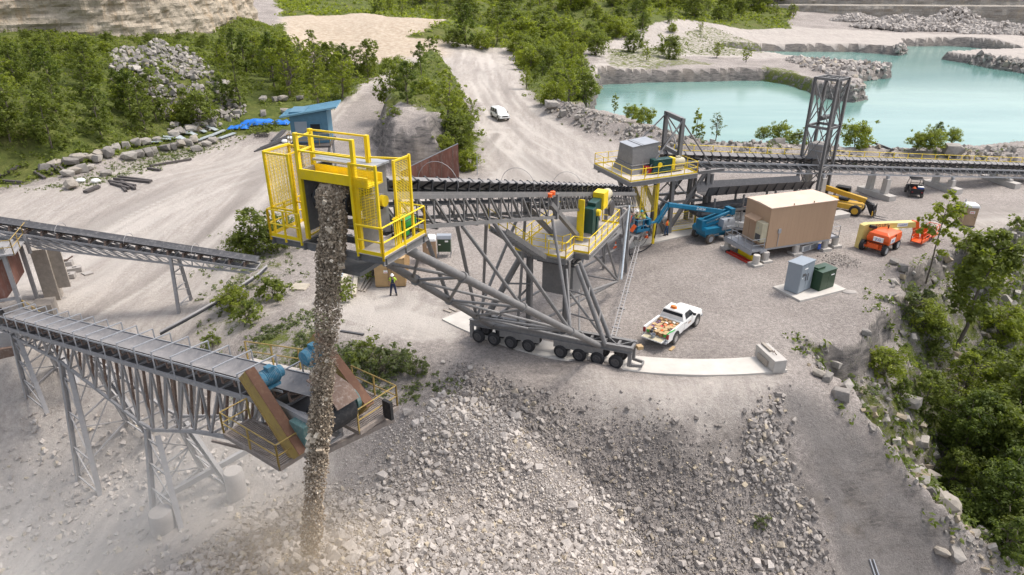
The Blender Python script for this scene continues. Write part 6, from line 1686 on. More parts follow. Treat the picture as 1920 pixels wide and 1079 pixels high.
for q in (.25, .5, .75): w_ = .6 * (1 + 1.2 * q); z_ = (fz(xl) - .5) * (1 - q) - 1.8 * q; m.bar((xl, -w_, z_), (xl, w_, z_ - .1), .07); m.bar((xl, -w_, z_), (xl, w_ * 1.1, z_ - .8), .06)
m.build('support_bent', olds, fcn)
# --- crusher building cut by the left edge
cx = thing('crusher_house', 'rusty red crusher structure with a black drum at the left edge', 'building', (-39.3, 47.1, gz(-40.5, 47.5)), R(20))
m = MB(rustred); m.bb((-4, -1.0, 3.2), (1.4, 2.4, 5.9)); m.prism([(-4, 3.2), (1.4, 3.2), (.6, 2.2), (-3, 2.2)], -1.0, 2.4); m.build('hopper', rustred, cx)
m = MB(olds)
for x, y in ((1.6, -1.2), (1.6, 2.6), (-3.8, -1.2), (1.9, 5.0)): m.ibeam((x, y, -2.5), (x, y, 6.6), .26, .26)
m.bar((-4, -1.2, 2.3), (1.8, -1.2, 2.5), .2); m.bar((-4, -1.2, 5.9), (1.8, -1.2, 6.0), .2); m.bar((-4, -1.25, 2.4), (1.6, -1.25, 5.9), .12); m.bar((1.6, -1.2, 6.2), (1.6, 2.6, 6.2), .16); m.bb((-4.2, -1.6, 6.0), (2.4, 3.0, 6.12)); m.build('frame', olds, cx)
m = MB(black); m.lathe([(.05, -.9), (.8, -.85), (.8, .85), (.05, .9)], (-.6, -1.4, 1.1), 'x', 20); m.build('drum', black, cx)
m = MB(olds); m.bb((-2.5, -2.3, -.9), (1.3, -.9, .3)); m.use(rustm); m.bb((-2.8, -2.6, -3.0), (.8, -.6, -.9)); m.bb((-4.2, -2.9, -4.2), (1.2, .5, -2.9)); m.build('crusher_body', olds, cx)
m = MB(woodg); m.bb((1.9, 3.2, -1.2), (3.0, 4.4, 4.6)); m.bb((3.0, 3.5, 1.0), (3.9, 3.7, 4.4)); m.bb((1.7, .2, -2.2), (3.1, 1.8, 1.0)); m.build('cladding_panel', woodg, cx)
m = MB(oldyel); rail(m, [(-4.2, -1.6, 6.12), (2.4, -1.6, 6.12), (2.4, 3.0, 6.12)], spacing=1.5, r=.03, toe=0); m.build('guard_rail', oldyel, cx)
m = MB(oldyel); rail(m, [(1.8, -1.2, 1.2), (3.6, -.6, -1.6)], spacing=.9, r=.03, toe=0); m.build('guard_rail', oldyel, cx)
m = MB(conco); m.bb((1.2, -2.2, -3.4), (2.4, -1.0, -2.2)); m.build('footing', conco, cx)
# --- pipes along the bank
for k, (col_, lab) in enumerate(((black, 'black pipe running up the bank beside the grey one'), (olds, 'grey steel pipe running up the bank above the near conveyor'))):
    pts = [(300, 627 - 4 * k, -.8), (345, 603 - 4 * k, -.3), (400, 572 - 4 * k, .1), (450, 541 - 4 * k, .2), (488, 515 - 4 * k, .3), (500, 503 - 4 * k, .2)]
    m = MB(col_); m.path([tuple(P(x, y, z + .35)) for x, y, z in pts], .10, 8); tag(m.build('pipe', col_), lab, 'pipe')
# ---------------------------------------------------------------- blue hut on stilts
HS = P(584, 432, 0) + Vector((1.35, 0, 0))
ht = thing('control_hut', 'small blue hut with a slanted blue roof standing on stilts', 'hut', (HS.x, HS.y, 0), R(6))
hz = 9.2
m = MB(shedb); m.bb((-1.7, -1.4, hz), (1.7, 1.4, hz + 2.9)); m.build('wall', shedb, ht)
m = MB(roofb); m.prism([(-2.5, hz + 2.55), (2.7, hz + 3.35), (2.7, hz + 3.23), (-2.5, hz + 2.43)], -1.9, 1.8); 
for k in range(9): m.bar((-2.5, -1.9 + .46 * k, hz + 2.57), (2.7, -1.9 + .46 * k, hz + 3.37), .04, .04)
m.build('roof', roofb, ht)
m = MB(cabm); m.bb((-1.3, -1.45, hz + .1), (-.2, -1.402, hz + 2.0)); d_ = m.build('door', cabm, ht); m = MB(dsteel); m.bb((-.4, -1.5, hz + .95), (-.32, -1.452, hz + 1.1)); m.build('handle', dsteel, d_)
m = MB(glass); m.bb((.1, -1.46, hz + 1.0), (1.0, -1.402, hz + 1.8)); w_ = m.build('window', glass, ht); m = MB(shedb); 
for p, q in (((.05, 1.0), (1.05, 1.0)), ((.05, 1.8), (1.05, 1.8)), ((.07, 1.0), (.07, 1.8)), ((1.03, 1.0), (1.03, 1.8))): m.bar((p[0], -1.44, hz + p[1]), (q[0], -1.44, hz + q[1]), .08)
m.build('frame', shedb, w_)
m = MB(woodd); m.bb((-1.9, -2.6, hz - .2), (1.9, 1.5, hz - .02)); m.build('floor', woodd, ht)
m = MB(olds)
for x in (-1.6, 1.6):
    for y in (-1.3, 1.3): m.tube((x, y, -.2), (x, y, hz - .2), .14, n=8)
for x in (-1.6, 1.6): m.bar((x, -1.3, .3), (x, 1.3, hz - .4), .07)
m.bar((-1.6, -1.3, .4), (1.6, -1.3, hz - .4), .07); m.bar((1.6, -1.3, .4), (-1.6, -1.3, hz - .4), .07); m.build('stilts', olds, ht)
m = MB(oldyel); rail(m, [(-1.9, -1.4, hz), (-1.9, -2.55, hz), (1.9, -2.55, hz), (1.9, -1.4, hz)], spacing=1.0, r=.025, toe=0); m.build('guard_rail', M('old_orange', (.45, .2, .08), .7), ht)
# ---------------------------------------------------------------- rusty retaining wall below the rock mound
ra, rb = P(752, 336, 0), P(861, 333, 0)
rw = thing('retaining_wall', 'rust streaked steel retaining wall with a sloping top rail', 'wall', ra, math.atan2(rb.y - ra.y, rb.x - ra.x))
Lr = (rb - ra).length
h0, h1 = PL(ra, rb, 757, 322).z, PL(ra, rb, 861, 270).z
m = MB(rustred); m.prism([(0, -.4), (Lr, -.4), (Lr, h1), (0, h0)], -.06, .06)
m.build('sheet', rustred, rw)
m = MB(galv); m.bar((-.1, 0, h0 + .04), (Lr, 0, h1 + .04), .14, .08); m.build('top_rail', galv, rw)
m = MB(rustm)
for k in range(5): x = Lr * (k + .5) / 5; m.bar((x, -.1, -.3), (x, -.1, h0 + (h1 - h0) * x / Lr - .1), .08)
m.build('stiffener', rustm, rw)
po_ = MB(galv); q = P(895, 328, 0); po_.tube(q, q + Vector((0, 0, 2.4)), .05); tag(po_.build('post', galv), 'lone thin steel post right of the rusty retaining wall', 'post')
# ---------------------------------------------------------------- vehicles
def wheel_pair_data(r, w, tyre=black, rimm=galv):
    m = MB(tyre); m.lathe([(r * .58, -w / 2), (r * .9, -w / 2), (r, -w * .36), (r, w * .36), (r * .9, w / 2), (r * .58, w / 2)], (0, 0, 0), 'y', 22)
    for k in range(20):
        a = 2 * math.pi * k / 20; m.box((r * .99 * math.cos(a), 0, r * .99 * math.sin(a)), (r * .06, w * .8, r * .12), 0, 0, -a)
    o = m.build('tyre', tyre); td = o.data; bpy.data.objects.remove(o)
    m = MB(rimm); m.lathe([(r * .58, -w * .51), (r * .52, -w * .53), (r * .45, -w * .38), (r * .2, -w * .34), (r * .16, -w * .5), (.01, -w * .5), (.01, w * .5), (r * .16, w * .5), (r * .2, w * .34), (r * .45, w * .38), (r * .52, w * .53), (r * .58, w * .51)], (0, 0, 0), 'y', 18)
    o = m.build('rim', rimm); rd = o.data; bpy.data.objects.remove(o)
    return td, rd
def add_wheel(parent, x, y, z, data, rz=0):
    w = bpy.data.objects.new('wheel', data[0]); COL.objects.link(w); w.parent = parent; w.location = (x, y, z); w.rotation_euler = (0, 0, rz)
    r_ = bpy.data.objects.new('rim', data[1]); COL.objects.link(r_); r_.parent = w
    return w
def hull(sections, ny=None):
    """closed ring per station: (x, z0, z1, half width, tumblehome)"""
    rings = []
    for x, z0, z1, hw, tm in sections:
        zm = z0 + (z1 - z0) * .55
        rings.append([(x, -hw * .94, z0), (x, -hw, z0 + .12), (x, -hw, zm), (x, -hw + tm, z1 - .05), (x, -hw + tm + .07, z1), (x, hw - tm - .07, z1), (x, hw - tm, z1 - .05), (x, hw, zm), (x, hw, z0 + .12), (x, hw * .94, z0)])
    return rings
dustwheel = M('dusty_tyre', (.10, .092, .085), .9, 0, DUST, .5)
TRK = wheel_pair_data(.39, .26, dustwheel, M('dusty_rim', (.36, .34, .32), .5, .2))
def pickup(name, label, loc, rz, gate=True):
    t = thing(name, label, 'pickup truck', loc, rz)
    m = MB(white)
    m.loft(hull([(1.02, .48, 1.24, .97, .04), (1.6, .45, 1.25, .98, .05), (2.75, .45, 1.25, .98, .05), (2.95, .48, 1.24, .98, .06), (3.9, .5, 1.17, .97, .09), (4.22, .5, 1.08, .93, .1), (4.32, .55, .95, .88, .1)]))
    m.loft([[(1.08, y, 1.24) for y in (-.93, .93)] + [(3.0, .9, 1.24), (3.0, -.9, 1.24)], [(1.22, y, 1.82) for y in (-.76, .76)] + [(2.32, .74, 1.84), (2.32, -.74, 1.84)], [(1.32, y, 1.87) for y in (-.66, .66)] + [(2.2, .64, 1.89), (2.2, -.64, 1.89)]])
    m.build('body', white, t, .03)
    m = MB(white)
    for s_ in (-1, 1):
        m.loft([[(-1.22, s_ * .97, .52), (1.0, s_ * .97, .52), (1.0, s_ * .985, 1.26), (-1.22, s_ * .985, 1.26)], [(-1.22, s_ * .82, .52), (1.0, s_ * .82, .52), (1.0, s_ * .84, 1.26), (-1.22, s_ * .84, 1.26)]])
    m.bb((-1.2, -.83, .70), (1.0, .83, .78)); m.bb((.92, -.83, .78), (1.0, .83, 1.24)); m.build('cargo_bed', white, t, .02)
    m = MB(white)
    if gate: m.bb((-1.82, -.78, .70), (-1.22, .78, .78)); m.use(cham); m.bb((-1.8, -.74, .78), (-1.25, .74, .785))
    else: m.bb((-1.26, -.8, .7), (-1.2, .8, 1.24))
    m.build('tailgate', white, t, .01)
    m = MB(galv); m.bb((-1.42, -.95, .48), (-1.2, .95, .66)); m.bb((4.25, -.93, .42), (4.42, .93, .62)); m.build('bumper', galv, t, .03)
    m = MB(glass); m.quad((1.095, -.84, 1.30), (1.095, .84, 1.30), (1.205, .74, 1.76), (1.205, -.74, 1.76)); m.build('rear_window', glass, t)
    m = MB(glass); m.quad((2.935, .80, 1.30), (2.935, -.80, 1.30), (2.35, -.68, 1.80), (2.35, .68, 1.80)); o = m.build('windscreen', glass, t); o.location = (.015, 0, .015)
    for s_ in (-1, 1):
        m = MB(glass); m.quad((1.5, s_ * .918, 1.29), (2.78, s_ * .90, 1.29), (2.25, s_ * .785, 1.76), (1.5, s_ * .792, 1.76)); o = m.build('side_window', glass, t); o.location = (0, s_ * .012, .01)
        m = MB(black); m.bb((2.5, s_ * .95, 1.25), (2.65, s_ * 1.15, 1.42)); m.build('mirror', black, t, .02)
        m = MB(redp); m.bb((-1.235, s_ * .82, .82), (-1.15, s_ * .99, 1.2)); m.build('tail_light', redp, t, .01)
        m = MB(glassp); m.bb((4.2, s_ * .62, .82), (4.33, s_ * .88, 1.0)); m.build('headlight', glassp, t, .02)
        m = MB(white); m.bb((1.25, s_ * .975, .55), (2.5, s_ * .99, 1.22)); d_ = m.build('door', white, t, .01)
        m = MB(black); m.bb((1.35, s_ * .985, 1.06), (1.55, s_ * 1.0, 1.11)); m.build('handle', black, d_)
        m = MB(M('door_decal', (.40, .22, .12), .5)); m.bb((1.75, s_ * .989, .86), (2.3, s_ * .994, .92)); m.use(dsteel); m.bb((1.75, s_ * .989, .95), (2.2, s_ * .994, .99)); m.build('door_decal', dsteel, d_)
        for xw in (0, 3.37): m = MB(black); m.lathe([(.02, -.012), (.50, -.012), (.50, .012), (.02, .012)], (xw, s_ * .985, .50), 'y', 20); m.build('wheel_arch', black, t)
        for xw in (0, 3.37): add_wheel(t, xw, s_ * .88, .385, TRK)
    m = MB(amber); m.lathe([(.02, 0), (.17, 0), (.17, .07), (.14, .17), (.02, .18)], (0, 0, 0), n=12); o = m.build('beacon', amber, t); o.scale = (1, 1.5, 1); o.location = (1.52, .12, 1.88)
    m = MB(dsteel); m.bb((-1.0, -.8, .42), (4.1, .8, .52)); m.build('chassis', dsteel, t)
    return t
PX_, PY_ = 10.77, 42.68
pk = pickup('pickup_truck', 'white single cab pickup with lowered tailgate and amber beacon, loaded with cable spools', (PX_, PY_, .02), R(50.7))
def pkw(x, y, z): c_, s_ = math.cos(R(50.7)), math.sin(R(50.7)); return (PX_ + x * c_ - y * s_, PY_ + x * s_ + y * c_, z + .02)
WIRE = {'red': (.62, .03, .06), 'orange': (.8, .16, .03), 'blue': (.02, .07, .42), 'black': (.02, .02, .025), 'white': (.7, .7, .68), 'purple': (.10, .04, .16), 'green': (.05, .4, .06), 'brown': (.33, .17, .08)}
flm = MB(wood)
for s_ in (-1, 1): flm.lathe([(.02, s_ * .12 - .012), (.165, s_ * .12 - .012), (.165, s_ * .12 + .012), (.02, s_ * .12 + .012)], (0, 0, 0), 'y', 14)
o = flm.build('flange', wood); flange_d = o.data; bpy.data.objects.remove(o)
wire_d = {}
for k, c_ in WIRE.items():
    m = MB(M(k + '_wire', c_, .5)); m.lathe([(.03, -.108), (.13, -.108), (.135, -.05), (.13, 0), (.135, .05), (.13, .108), (.03, .108)], (0, 0, 0), 'y', 14)
    o = m.build('wire', None); wire_d[k] = o.data; bpy.data.objects.remove(o)
order = ['brown', 'white', 'brown', 'brown', 'brown', 'red', 'orange', 'white', 'black', 'purple', 'black', 'red', 'orange', 'black', 'purple', 'black', 'orange', 'red', 'blue', 'orange', 'black', 'brown', 'black', 'blue', 'purple', 'orange', 'orange', 'brown', 'white', 'purple', 'green', 'brown', 'brown', 'black', 'green']
i = 0
for r_ in range(7):
    for c_ in range(5):
        k = order[i % len(order)]; i += 1
        x, y = .72 - r_ * .30 + random.uniform(-.04, .04), -.62 + c_ * .31 + random.uniform(-.04, .04)
        z = .96 + random.uniform(0, .06) + (.06 if r_ == 0 else 0)
        o = thing('cable_spool', {'brown': 'wooden spool of brown wire', 'white': 'wooden spool of white wire', 'red': 'wooden spool of red wire', 'orange': 'wooden spool of orange wire', 'black': 'wooden spool of black wire', 'purple': 'wooden spool of dark purple wire', 'blue': 'wooden spool of blue wire', 'green': 'wooden spool of green wire'}[k] + ' in the bed of the pickup', 'cable spool', pkw(x, y, z), 0, k + ' wire spools in the pickup bed')
        tilt = R(90) if random.random() < .35 else random.uniform(-.2, .2)
        o.rotation_euler = (tilt, 0, R(50.7) + (random.choice([0, 1.57]) if r_ else 0) + random.uniform(-.4, .4))
        if r_ == 0: o.rotation_euler = (0, 0, R(50.7) + 1.57)
        o.scale = (random.uniform(.95, 1.2),) * 3
        for d_, n_ in ((flange_d, 'flange'), (wire_d[k], 'wire')): q = bpy.data.objects.new(n_, d_); COL.objects.link(q); q.parent = o
jr = thing('bucket', 'small blue grey bucket standing on the lowered tailgate', 'bucket', pkw(-1.5, .05, .79)); m = MB(plast); m.lathe([(.02, 0), (.13, 0), (.17, .26), (.15, .26), (.12, .03), (.02, .03)], n=14); m.build('pail', plast, jr); m = MB(galv); m.path([(.16 * math.cos(t), 0, .25 + .14 * math.sin(t)) for t in np.linspace(0, 3.14, 9)], .008, 5); m.build('bail', galv, jr)
m = MB(gengr); m.path([pkw(-1.3, -.9, 1.25), pkw(-1.0, -.95, 1.32), pkw(-.7, -.98, 1.28), pkw(-.4, -1.02, 1.3)], .05, 6); tag(m.build('green_strap', gengr), 'bright green strap hanging over the pickup bed side', 'strap')
wt = pickup('pickup_truck', 'white pickup mostly hidden behind the tan building', tuple(P(1388, 432, 0)), R(60), False)
# --- sport utility on the haul road
sv = thing('suv', 'white sport utility vehicle driving down the haul road', 'car', (*P(937, 222, 0).xy, gz(*P(937, 222, 0).xy)), R(-68))
m = MB(white); m.loft(hull([(-2.55, .5, 1.1, .9, .03), (-2.45, .42, 1.12, 1.0, .04), (0, .4, 1.14, 1.02, .05), (1.35, .4, 1.14, 1.02, .07), (2.4, .42, 1.02, .98, .1), (2.6, .5, .9, .92, .1)]))
m.loft([[(-2.5, -.95, 1.1), (-2.5, .95, 1.1), (1.5, .93, 1.1), (1.5, -.93, 1.1)], [(-2.3, -.8, 1.82), (-2.3, .8, 1.82), (.6, .77, 1.84), (.6, -.77, 1.84)], [(-2.15, -.68, 1.89), (-2.15, .68, 1.89), (.4, .66, 1.91), (.4, -.66, 1.91)]]); m.build('body', white, sv, .04)
m = MB(glassp); m.quad((1.40, .82, 1.17), (1.40, -.82, 1.17), (.66, -.70, 1.79), (.66, .70, 1.79)); o = m.build('windscreen', glassp, sv); o.location = (.02, 0, .02)
for s_ in (-1, 1):
    for a_, b_ in ((-2.2, -1.5), (-1.4, -.35), (-.25, .85)):
        m = MB(glass); m.quad((a_, s_ * .94, 1.18), (b_ + .15 * (b_ > 0), s_ * .935, 1.18), (b_ - .1 - .3 * (b_ > 0), s_ * .81, 1.74), (a_ + .06, s_ * .815, 1.74)); o = m.build('side_window', glass, sv); o.location = (0, s_ * .02, .01)
    m = MB(black); m.bb((.9, s_ * .97, 1.15), (1.08, s_ * 1.18, 1.32)); m.build('mirror', black, sv)
    m = MB(glassp); m.bb((2.45, s_ * .58, .78), (2.59, s_ * .92, .96)); m.build('headlight', glassp, sv)
    for xw in (-1.5, 1.55): m = MB(black); m.lathe([(.02, -.012), (.47, -.012), (.47, .012), (.02, .012)], (xw, s_ * 1.02, .45), 'y', 18); m.build('wheel_arch', black, sv)
    for xw in (-1.5, 1.55): add_wheel(sv, xw, s_ * .92, .385, TRK)
m = MB(dsteel); m.bb((2.5, -.52, .66), (2.62, .52, .94)); m.bb((2.55, -.85, .44), (2.66, .85, .56)); m.build('grille', dsteel, sv)
m = MB(white); m.bb((2.52, -.95, .52), (2.72, .95, .68)); m.build('bumper', white, sv, .03)
# --- blue articulated boom lift
BA, BB = V3(21.0, 63.4, 0), V3(10.9, 57.6, 0)
bl_yaw = R(24)
bl = thing('boom_lift', 'teal blue articulated boom lift with grey engine cover carrying two workers', 'boom lift', (19.6, 62.9, 0), bl_yaw)
inv = Matrix.Rotation(-bl_yaw, 4, 'Z') @ Matrix.Translation((-19.6, -62.9, 0))
def bp(px, py, off=0): return inv @ (PL(BA, BB, px, py) + Vector((.21, -.98, 0)) * off)
LFT = wheel_pair_data(.48, .32, M('lift_tyre', (.09, .075, .062), .9, 0, DUST, .4), plast)
m = MB(bluelift); m.bb((-1.35, -.75, .5), (1.35, .75, .95)); m.bb((-1.2, -1.0, .4), (-.9, 1.0, .6)); m.bb((.9, -1.0, .4), (1.2, 1.0, .6)); m.lathe([(.02, .95), (.65, .95), (.65, 1.1), (.02, 1.1)], n=18); m.build('chassis', bluelift, bl, .03)
for x in (-1.1, 1.1):
    for y in (-1.05, 1.05): add_wheel(bl, x, y, .48, LFT, .1)
m = MB(bluelift); m.prism([(-1.75, .95), (1.2, .95), (1.45, 1.25), (1.3, 1.45), (-1.6, 1.55), (-1.8, 1.3)], -1.1, .9); m.bb((-1.85, -.55, 1.2), (-1.3, .35, 2.25)); m.build('turntable', bluelift, bl, .04)
m = MB(plast); m.loft([[(.15, -1.25, 1.2), (1.6, -1.1, 1.2), (1.75, -.2, 1.2), (.15, -.2, 1.2)], [(.15, -1.27, 1.9), (1.65, -1.15, 1.9), (1.8, -.2, 1.9), (.15, -.2, 1.9)], [(.25, -1.15, 2.2), (1.55, -1.0, 2.2), (1.65, -.3, 2.2), (.25, -.3, 2.2)]]); m.bb((.15, -1.29, 1.38), (1.66, -1.24, 1.42)); m.bb((.15, -1.29, 1.52), (1.66, -1.24, 1.56)); m.use(dsteel); m.bb((.75, -1.22, 2.2), (1.0, -1.05, 2.24)); m.build('engine_cover', plast, bl, .06)
m = MB(bluelift)
for off in (-.35, .25):
    m.bar((-1.55, off - .1, 2.05), (1.75, off - .1, 2.75), .2, .26); m.bar((-1.5, off - .1, 1.62), (1.6, off - .1, 2.2), .16, .2); m.bar((-1.4, off - .1, 1.2), (1.4, off - .1, 1.75), .14, .18)
m.bb((1.45, -.65, 2.4), (1.95, .4, 3.0)); m.use(galv); m.tube((-1.0, -.1, 1.75), (1.0, -.1, 2.15), .05)
m.build('lower_boom', bluelift, bl, .02)
m = MB(bluelift); e0, e1 = bp(1352, 397), bp(1252, 384); m.bar(e0, e1, .30, .42); m.bar(e0.lerp(e1, .35), e0.lerp(e1, 1.0), .36, .32); m.build('upper_boom', bluelift, bl, .02)
m = MB(bluelift); j0, j1 = bp(1251, 385), bp(1229, 417); m.bar(j0 + Vector((0, 0, .1)), j1, .22, .26); m.bar(j0 + Vector((.25, 0, -.15)), j1 + Vector((.3, 0, -.15)), .12, .14); k1 = bp(1213, 419); m.bar(j1, k1, .18, .16); m.build('jib', bluelift, bl, .02)
bc = bp(1200, 431); bc = Vector((bc.x, bc.y, bc.z))
m = MB(bluelift)
bw, bd = 1.7, .95
m.bb((bc.x - bw / 2 + .15, bc.y - bd / 2, bc.z - .05), (bc.x + bw / 2 - .15, bc.y + bd / 2, bc.z + .02)); m.bb((bc.x - bw / 2 + .12, bc.y - bd / 2 - .03, bc.z), (bc.x + bw / 2 - .12, bc.y - bd / 2 + .03, bc.z + .22))
rail(m, [(bc.x - bw / 2 + .15, bc.y - bd / 2, bc.z), (bc.x + bw / 2 - .15, bc.y - bd / 2, bc.z), (bc.x + bw / 2 - .15, bc.y + bd / 2, bc.z), (bc.x - bw / 2 + .15, bc.y + bd / 2, bc.z)], closed=True, spacing=.7, r=.035, toe=.2)
m.bb((bc.x + .5, bc.y - bd / 2 - .06, bc.z + .5), (bc.x + .75, bc.y + .1, bc.z + 1.1)); m.build('basket', bluelift, bl, .01)
text_part('Z-60/34', .34, 'lettering', whitelab, bl, tuple(e0.lerp(e1, .42) + Vector((.0, -.23, .02))), (R(90), math.atan2(e0.z - e1.z, (e0 - e1).length) * -1, 0))
text_part('Genie', .26, 'lettering', whitelab, bl, (-.15, -.775, .72), (R(90), 0, 0))
bkw = Matrix.Translation((19.6, 62.9, 0)) @ Matrix.Rotation(bl_yaw, 4, 'Z') @ bc
# --- orange and cream telescopic boom lift
ol = thing('boom_lift', 'orange boom lift with cream boom parked on the gravel', 'boom lift', (34.6, 60.0, 0), R(40))
OA, OB = V3(33.1, 60.6, 0), V3(40.5, 62.2, 0)
oinv = Matrix.Rotation(-R(40), 4, 'Z') @ Matrix.Translation((-34.6, -60.0, 0))
def op(px, py, off=0): return oinv @ (PL(OA, OB, px, py) + Vector((.21, -.98, 0)) * off)
OFT = wheel_pair_data(.5, .34, black, galv)
m = MB(orange); m.bb((-1.25, -.7, .45), (1.25, .7, .95)); m.bb((-1.35, -1.0, .4), (-1.05, 1.0, .6)); m.bb((1.05, -1.0, .4), (1.35, 1.0, .6)); m.bb((-1.5, -.5, .5), (-1.2, .5, .9)); m.build('chassis', orange, ol, .03)
for x in (-1.22, 1.22):
    for y in (-1.02, 1.02): add_wheel(ol, x, y, .5, OFT)
m = MB(orange); m.loft([[(-1.2, -1.2, .98), (1.35, -1.2, .98), (1.35, .75, .98), (-1.2, .75, .98)], [(-1.35, -1.25, 1.4), (1.4, -1.25, 1.4), (1.4, .8, 1.4), (-1.35, .8, 1.4)], [(-1.25, -1.15, 1.85), (1.3, -1.2, 1.85), (1.3, .7, 1.85), (-1.2, .7, 1.85)], [(-.9, -.8, 2.05), (.9, -.85, 2.0), (.9, .4, 2.0), (-.9, .4, 2.05)]]); m.build('turntable', orange, ol, .04)
m = MB(whitelab); m.bb((-1.0, -1.275, 1.15), (-.1, -1.255, 1.6)); m.build('sign_plate', whitelab, ol)
m = MB(whitelab); m.bb((-1.40, -.75, 1.2), (-1.335, .15, 1.62)); m.build('sign_plate', whitelab, ol)
text_part('JLG', .34, 'lettering', bluelab, ol, (-1.405, -.3, 1.41), (R(90), 0, R(-90)))
m = MB(idlm); m.bb((-.02, -1.262, 1.05), (.02, -1.2, 1.85)); m.bb((-1.362, -1.1, 1.0), (-1.2, .7, 1.03)); m.tube((.6, -.2, 1.95), (.6, -.2, 2.35), .06); m.build('panel_seam', idlm, ol)
text_part('JLG', .34, 'lettering', bluelab, ol, (-.55, -1.28, 1.38), (R(90), 0, 0))
def oprism(pts, t0, t1, name, mat, bev=.02):
    m = MB(mat); m.loft([[tuple(op(x, y, t0)) for x, y in pts], [tuple(op(x, y, t1)) for x, y in pts]]); return m.build(name, mat, ol, bev)
oprism([(1616, 422), (1624, 419), (1713, 415), (1713, 425), (1640, 429), (1632, 432), (1622, 463), (1616, 470), (1605, 467)], -.3, .3, 'main_boom', cream)
oprism([(1627, 431), (1640, 430), (1676, 425), (1679, 428), (1650, 436), (1632, 437)], .35, .8, 'tower_boom', cream)
oprism([(1712, 414), (1721, 415), (1721, 446), (1715, 447)], -.2, .2, 'jib', orange)
m = MB(black); q0, q1 = op(1626, 422, .4), op(1637, 424, .4); m.bar(q0, q1, .3, .25); m.build('cable_carrier', black, ol)
a0, a1 = op(1690, 421, .31), op(1640, 424, .31)
oyaw = math.atan2(OB.y - OA.y, OB.x - OA.x) - R(40)
text_part('JLG LIFT', .40, 'lettering', dsteel, ol, tuple(op(1650, 421, .312)), (R(90), 0, oyaw))
m = MB(whitelab); c0 = op(1688, 420, .312); m.box(c0, (1.15, .014, .36), oyaw); m.build('sign_plate', whitelab, ol)
text_part('Cumberland', .19, 'lettering', bluelab, ol, tuple(op(1688, 420, .335)), (R(90), 0, oyaw))
m = MB(orange)
fb = op(1732, 452); 
def obox(x0, x1, y0, y1, z0, z1): m.bb((fb.x + x0, fb.y + y0, fb.z + z0), (fb.x + x1, fb.y + y1, fb.z + z1))
for x0, x1 in ((-2.1, -.5), (.35, 1.75)):
    obox(x0, x1, -.5, .45, .35, .42); obox(x0, x1, -.55, -.47, .35, .65); obox(x0, x1, .4, .47, .35, .6)
    rail(m, [(fb.x + x0, fb.y - .5, fb.z + .4), (fb.x + x1, fb.y - .5, fb.z + .4), (fb.x + x1, fb.y + .45, fb.z + .4), (fb.x + x0, fb.y + .45, fb.z + .4)], closed=True, spacing=.7, r=.035, toe=0, h=1.0)
obox(-.55, -.35, -.2, .2, .3, 1.5); obox(-.5, .5, -.1, .1, .4, .55); m.build('basket', orange, ol, .01)
m = MB(black); m.box((fb.x + .1, fb.y - .1, fb.z + .75), (.45, .4, .5)); m.build('control_box', black, ol, .03)
# --- telehandler
th_ = thing('telehandler', 'yellow telehandler with lowered forks behind the tan building', 'telehandler', (36.0, 71.2, 0), R(-38))
tyel = M('machine_yellow', (.52, .30, .02), .45, 0, (.35, .22, .06), .4)
TFT = wheel_pair_data(.6, .4, black, tyel)
m = MB(tyel); m.bb((-2.4, -.9, .6), (2.0, .9, 1.15)); m.prism([(-2.5, 1.15), (-.4, 1.15), (-.5, 1.7), (-2.4, 1.75)], -1.05, -.3); m.build('chassis', tyel, th_, .04)
m = MB(tyel); m.bar((-2.3, 0, 2.35), (2.2, 0, 1.65), .42, .5); m.build('boom', tyel, th_, .03)
m = MB(black); m.bar((1.6, 0, 1.8), (3.0, 0, 1.15), .36, .42); m.prism([(2.2, 1.5), (3.0, 1.4), (3.3, .3), (2.9, .25)], -.3, .3); m.build('boom_head', black, th_, .03)
m = MB(black); m.bb((-1.2, .25, 1.15), (.4, 1.0, 1.3)); 
for x in (-1.2, .4):
    for y in (.28, .98): m.bar((x, y, 1.2), (x * .8 - .1, y, 2.55), .08)
m.bb((-1.1, .2, 2.5), (.3, 1.05, 2.6)); m.use(glass); m.bb((-1.1, .98, 1.7), (.3, .995, 2.45)); m.bb((.32, .32, 1.5), (.36, .95, 2.4)); m.build('cab', black, th_)
m = MB(black); m.bb((3.15, -.75, .25), (3.25, .75, .36)); m.bb((3.15, -.75, .7), (3.25, .75, .8))
for k in range(9): m.bar((3.2, -.7 + .175 * k, .8), (3.2, -.7 + .175 * k, 1.35), .04)
m.bar((3.2, -.72, 1.35), (3.2, .72, 1.35), .05); m.use(tyel); m.bb((3.1, -.8, .3), (3.2, -.5, .8)); m.bb((3.1, .5, .3), (3.2, .8, .8)); m.build('fork_carriage', black, th_)
for y in (-.38, .38): m = MB(dsteel); m.bb((3.25, y - .06, .05), (3.32, y + .06, .8)); m.prism([(3.25, .05), (4.6, .05), (4.6, .07), (3.3, .12)], y - .06, y + .06); m.build('fork', dsteel, th_)
for x in (-1.6, 1.5):
    for y in (-.95, .95): add_wheel(th_, x, y, .6, TFT)
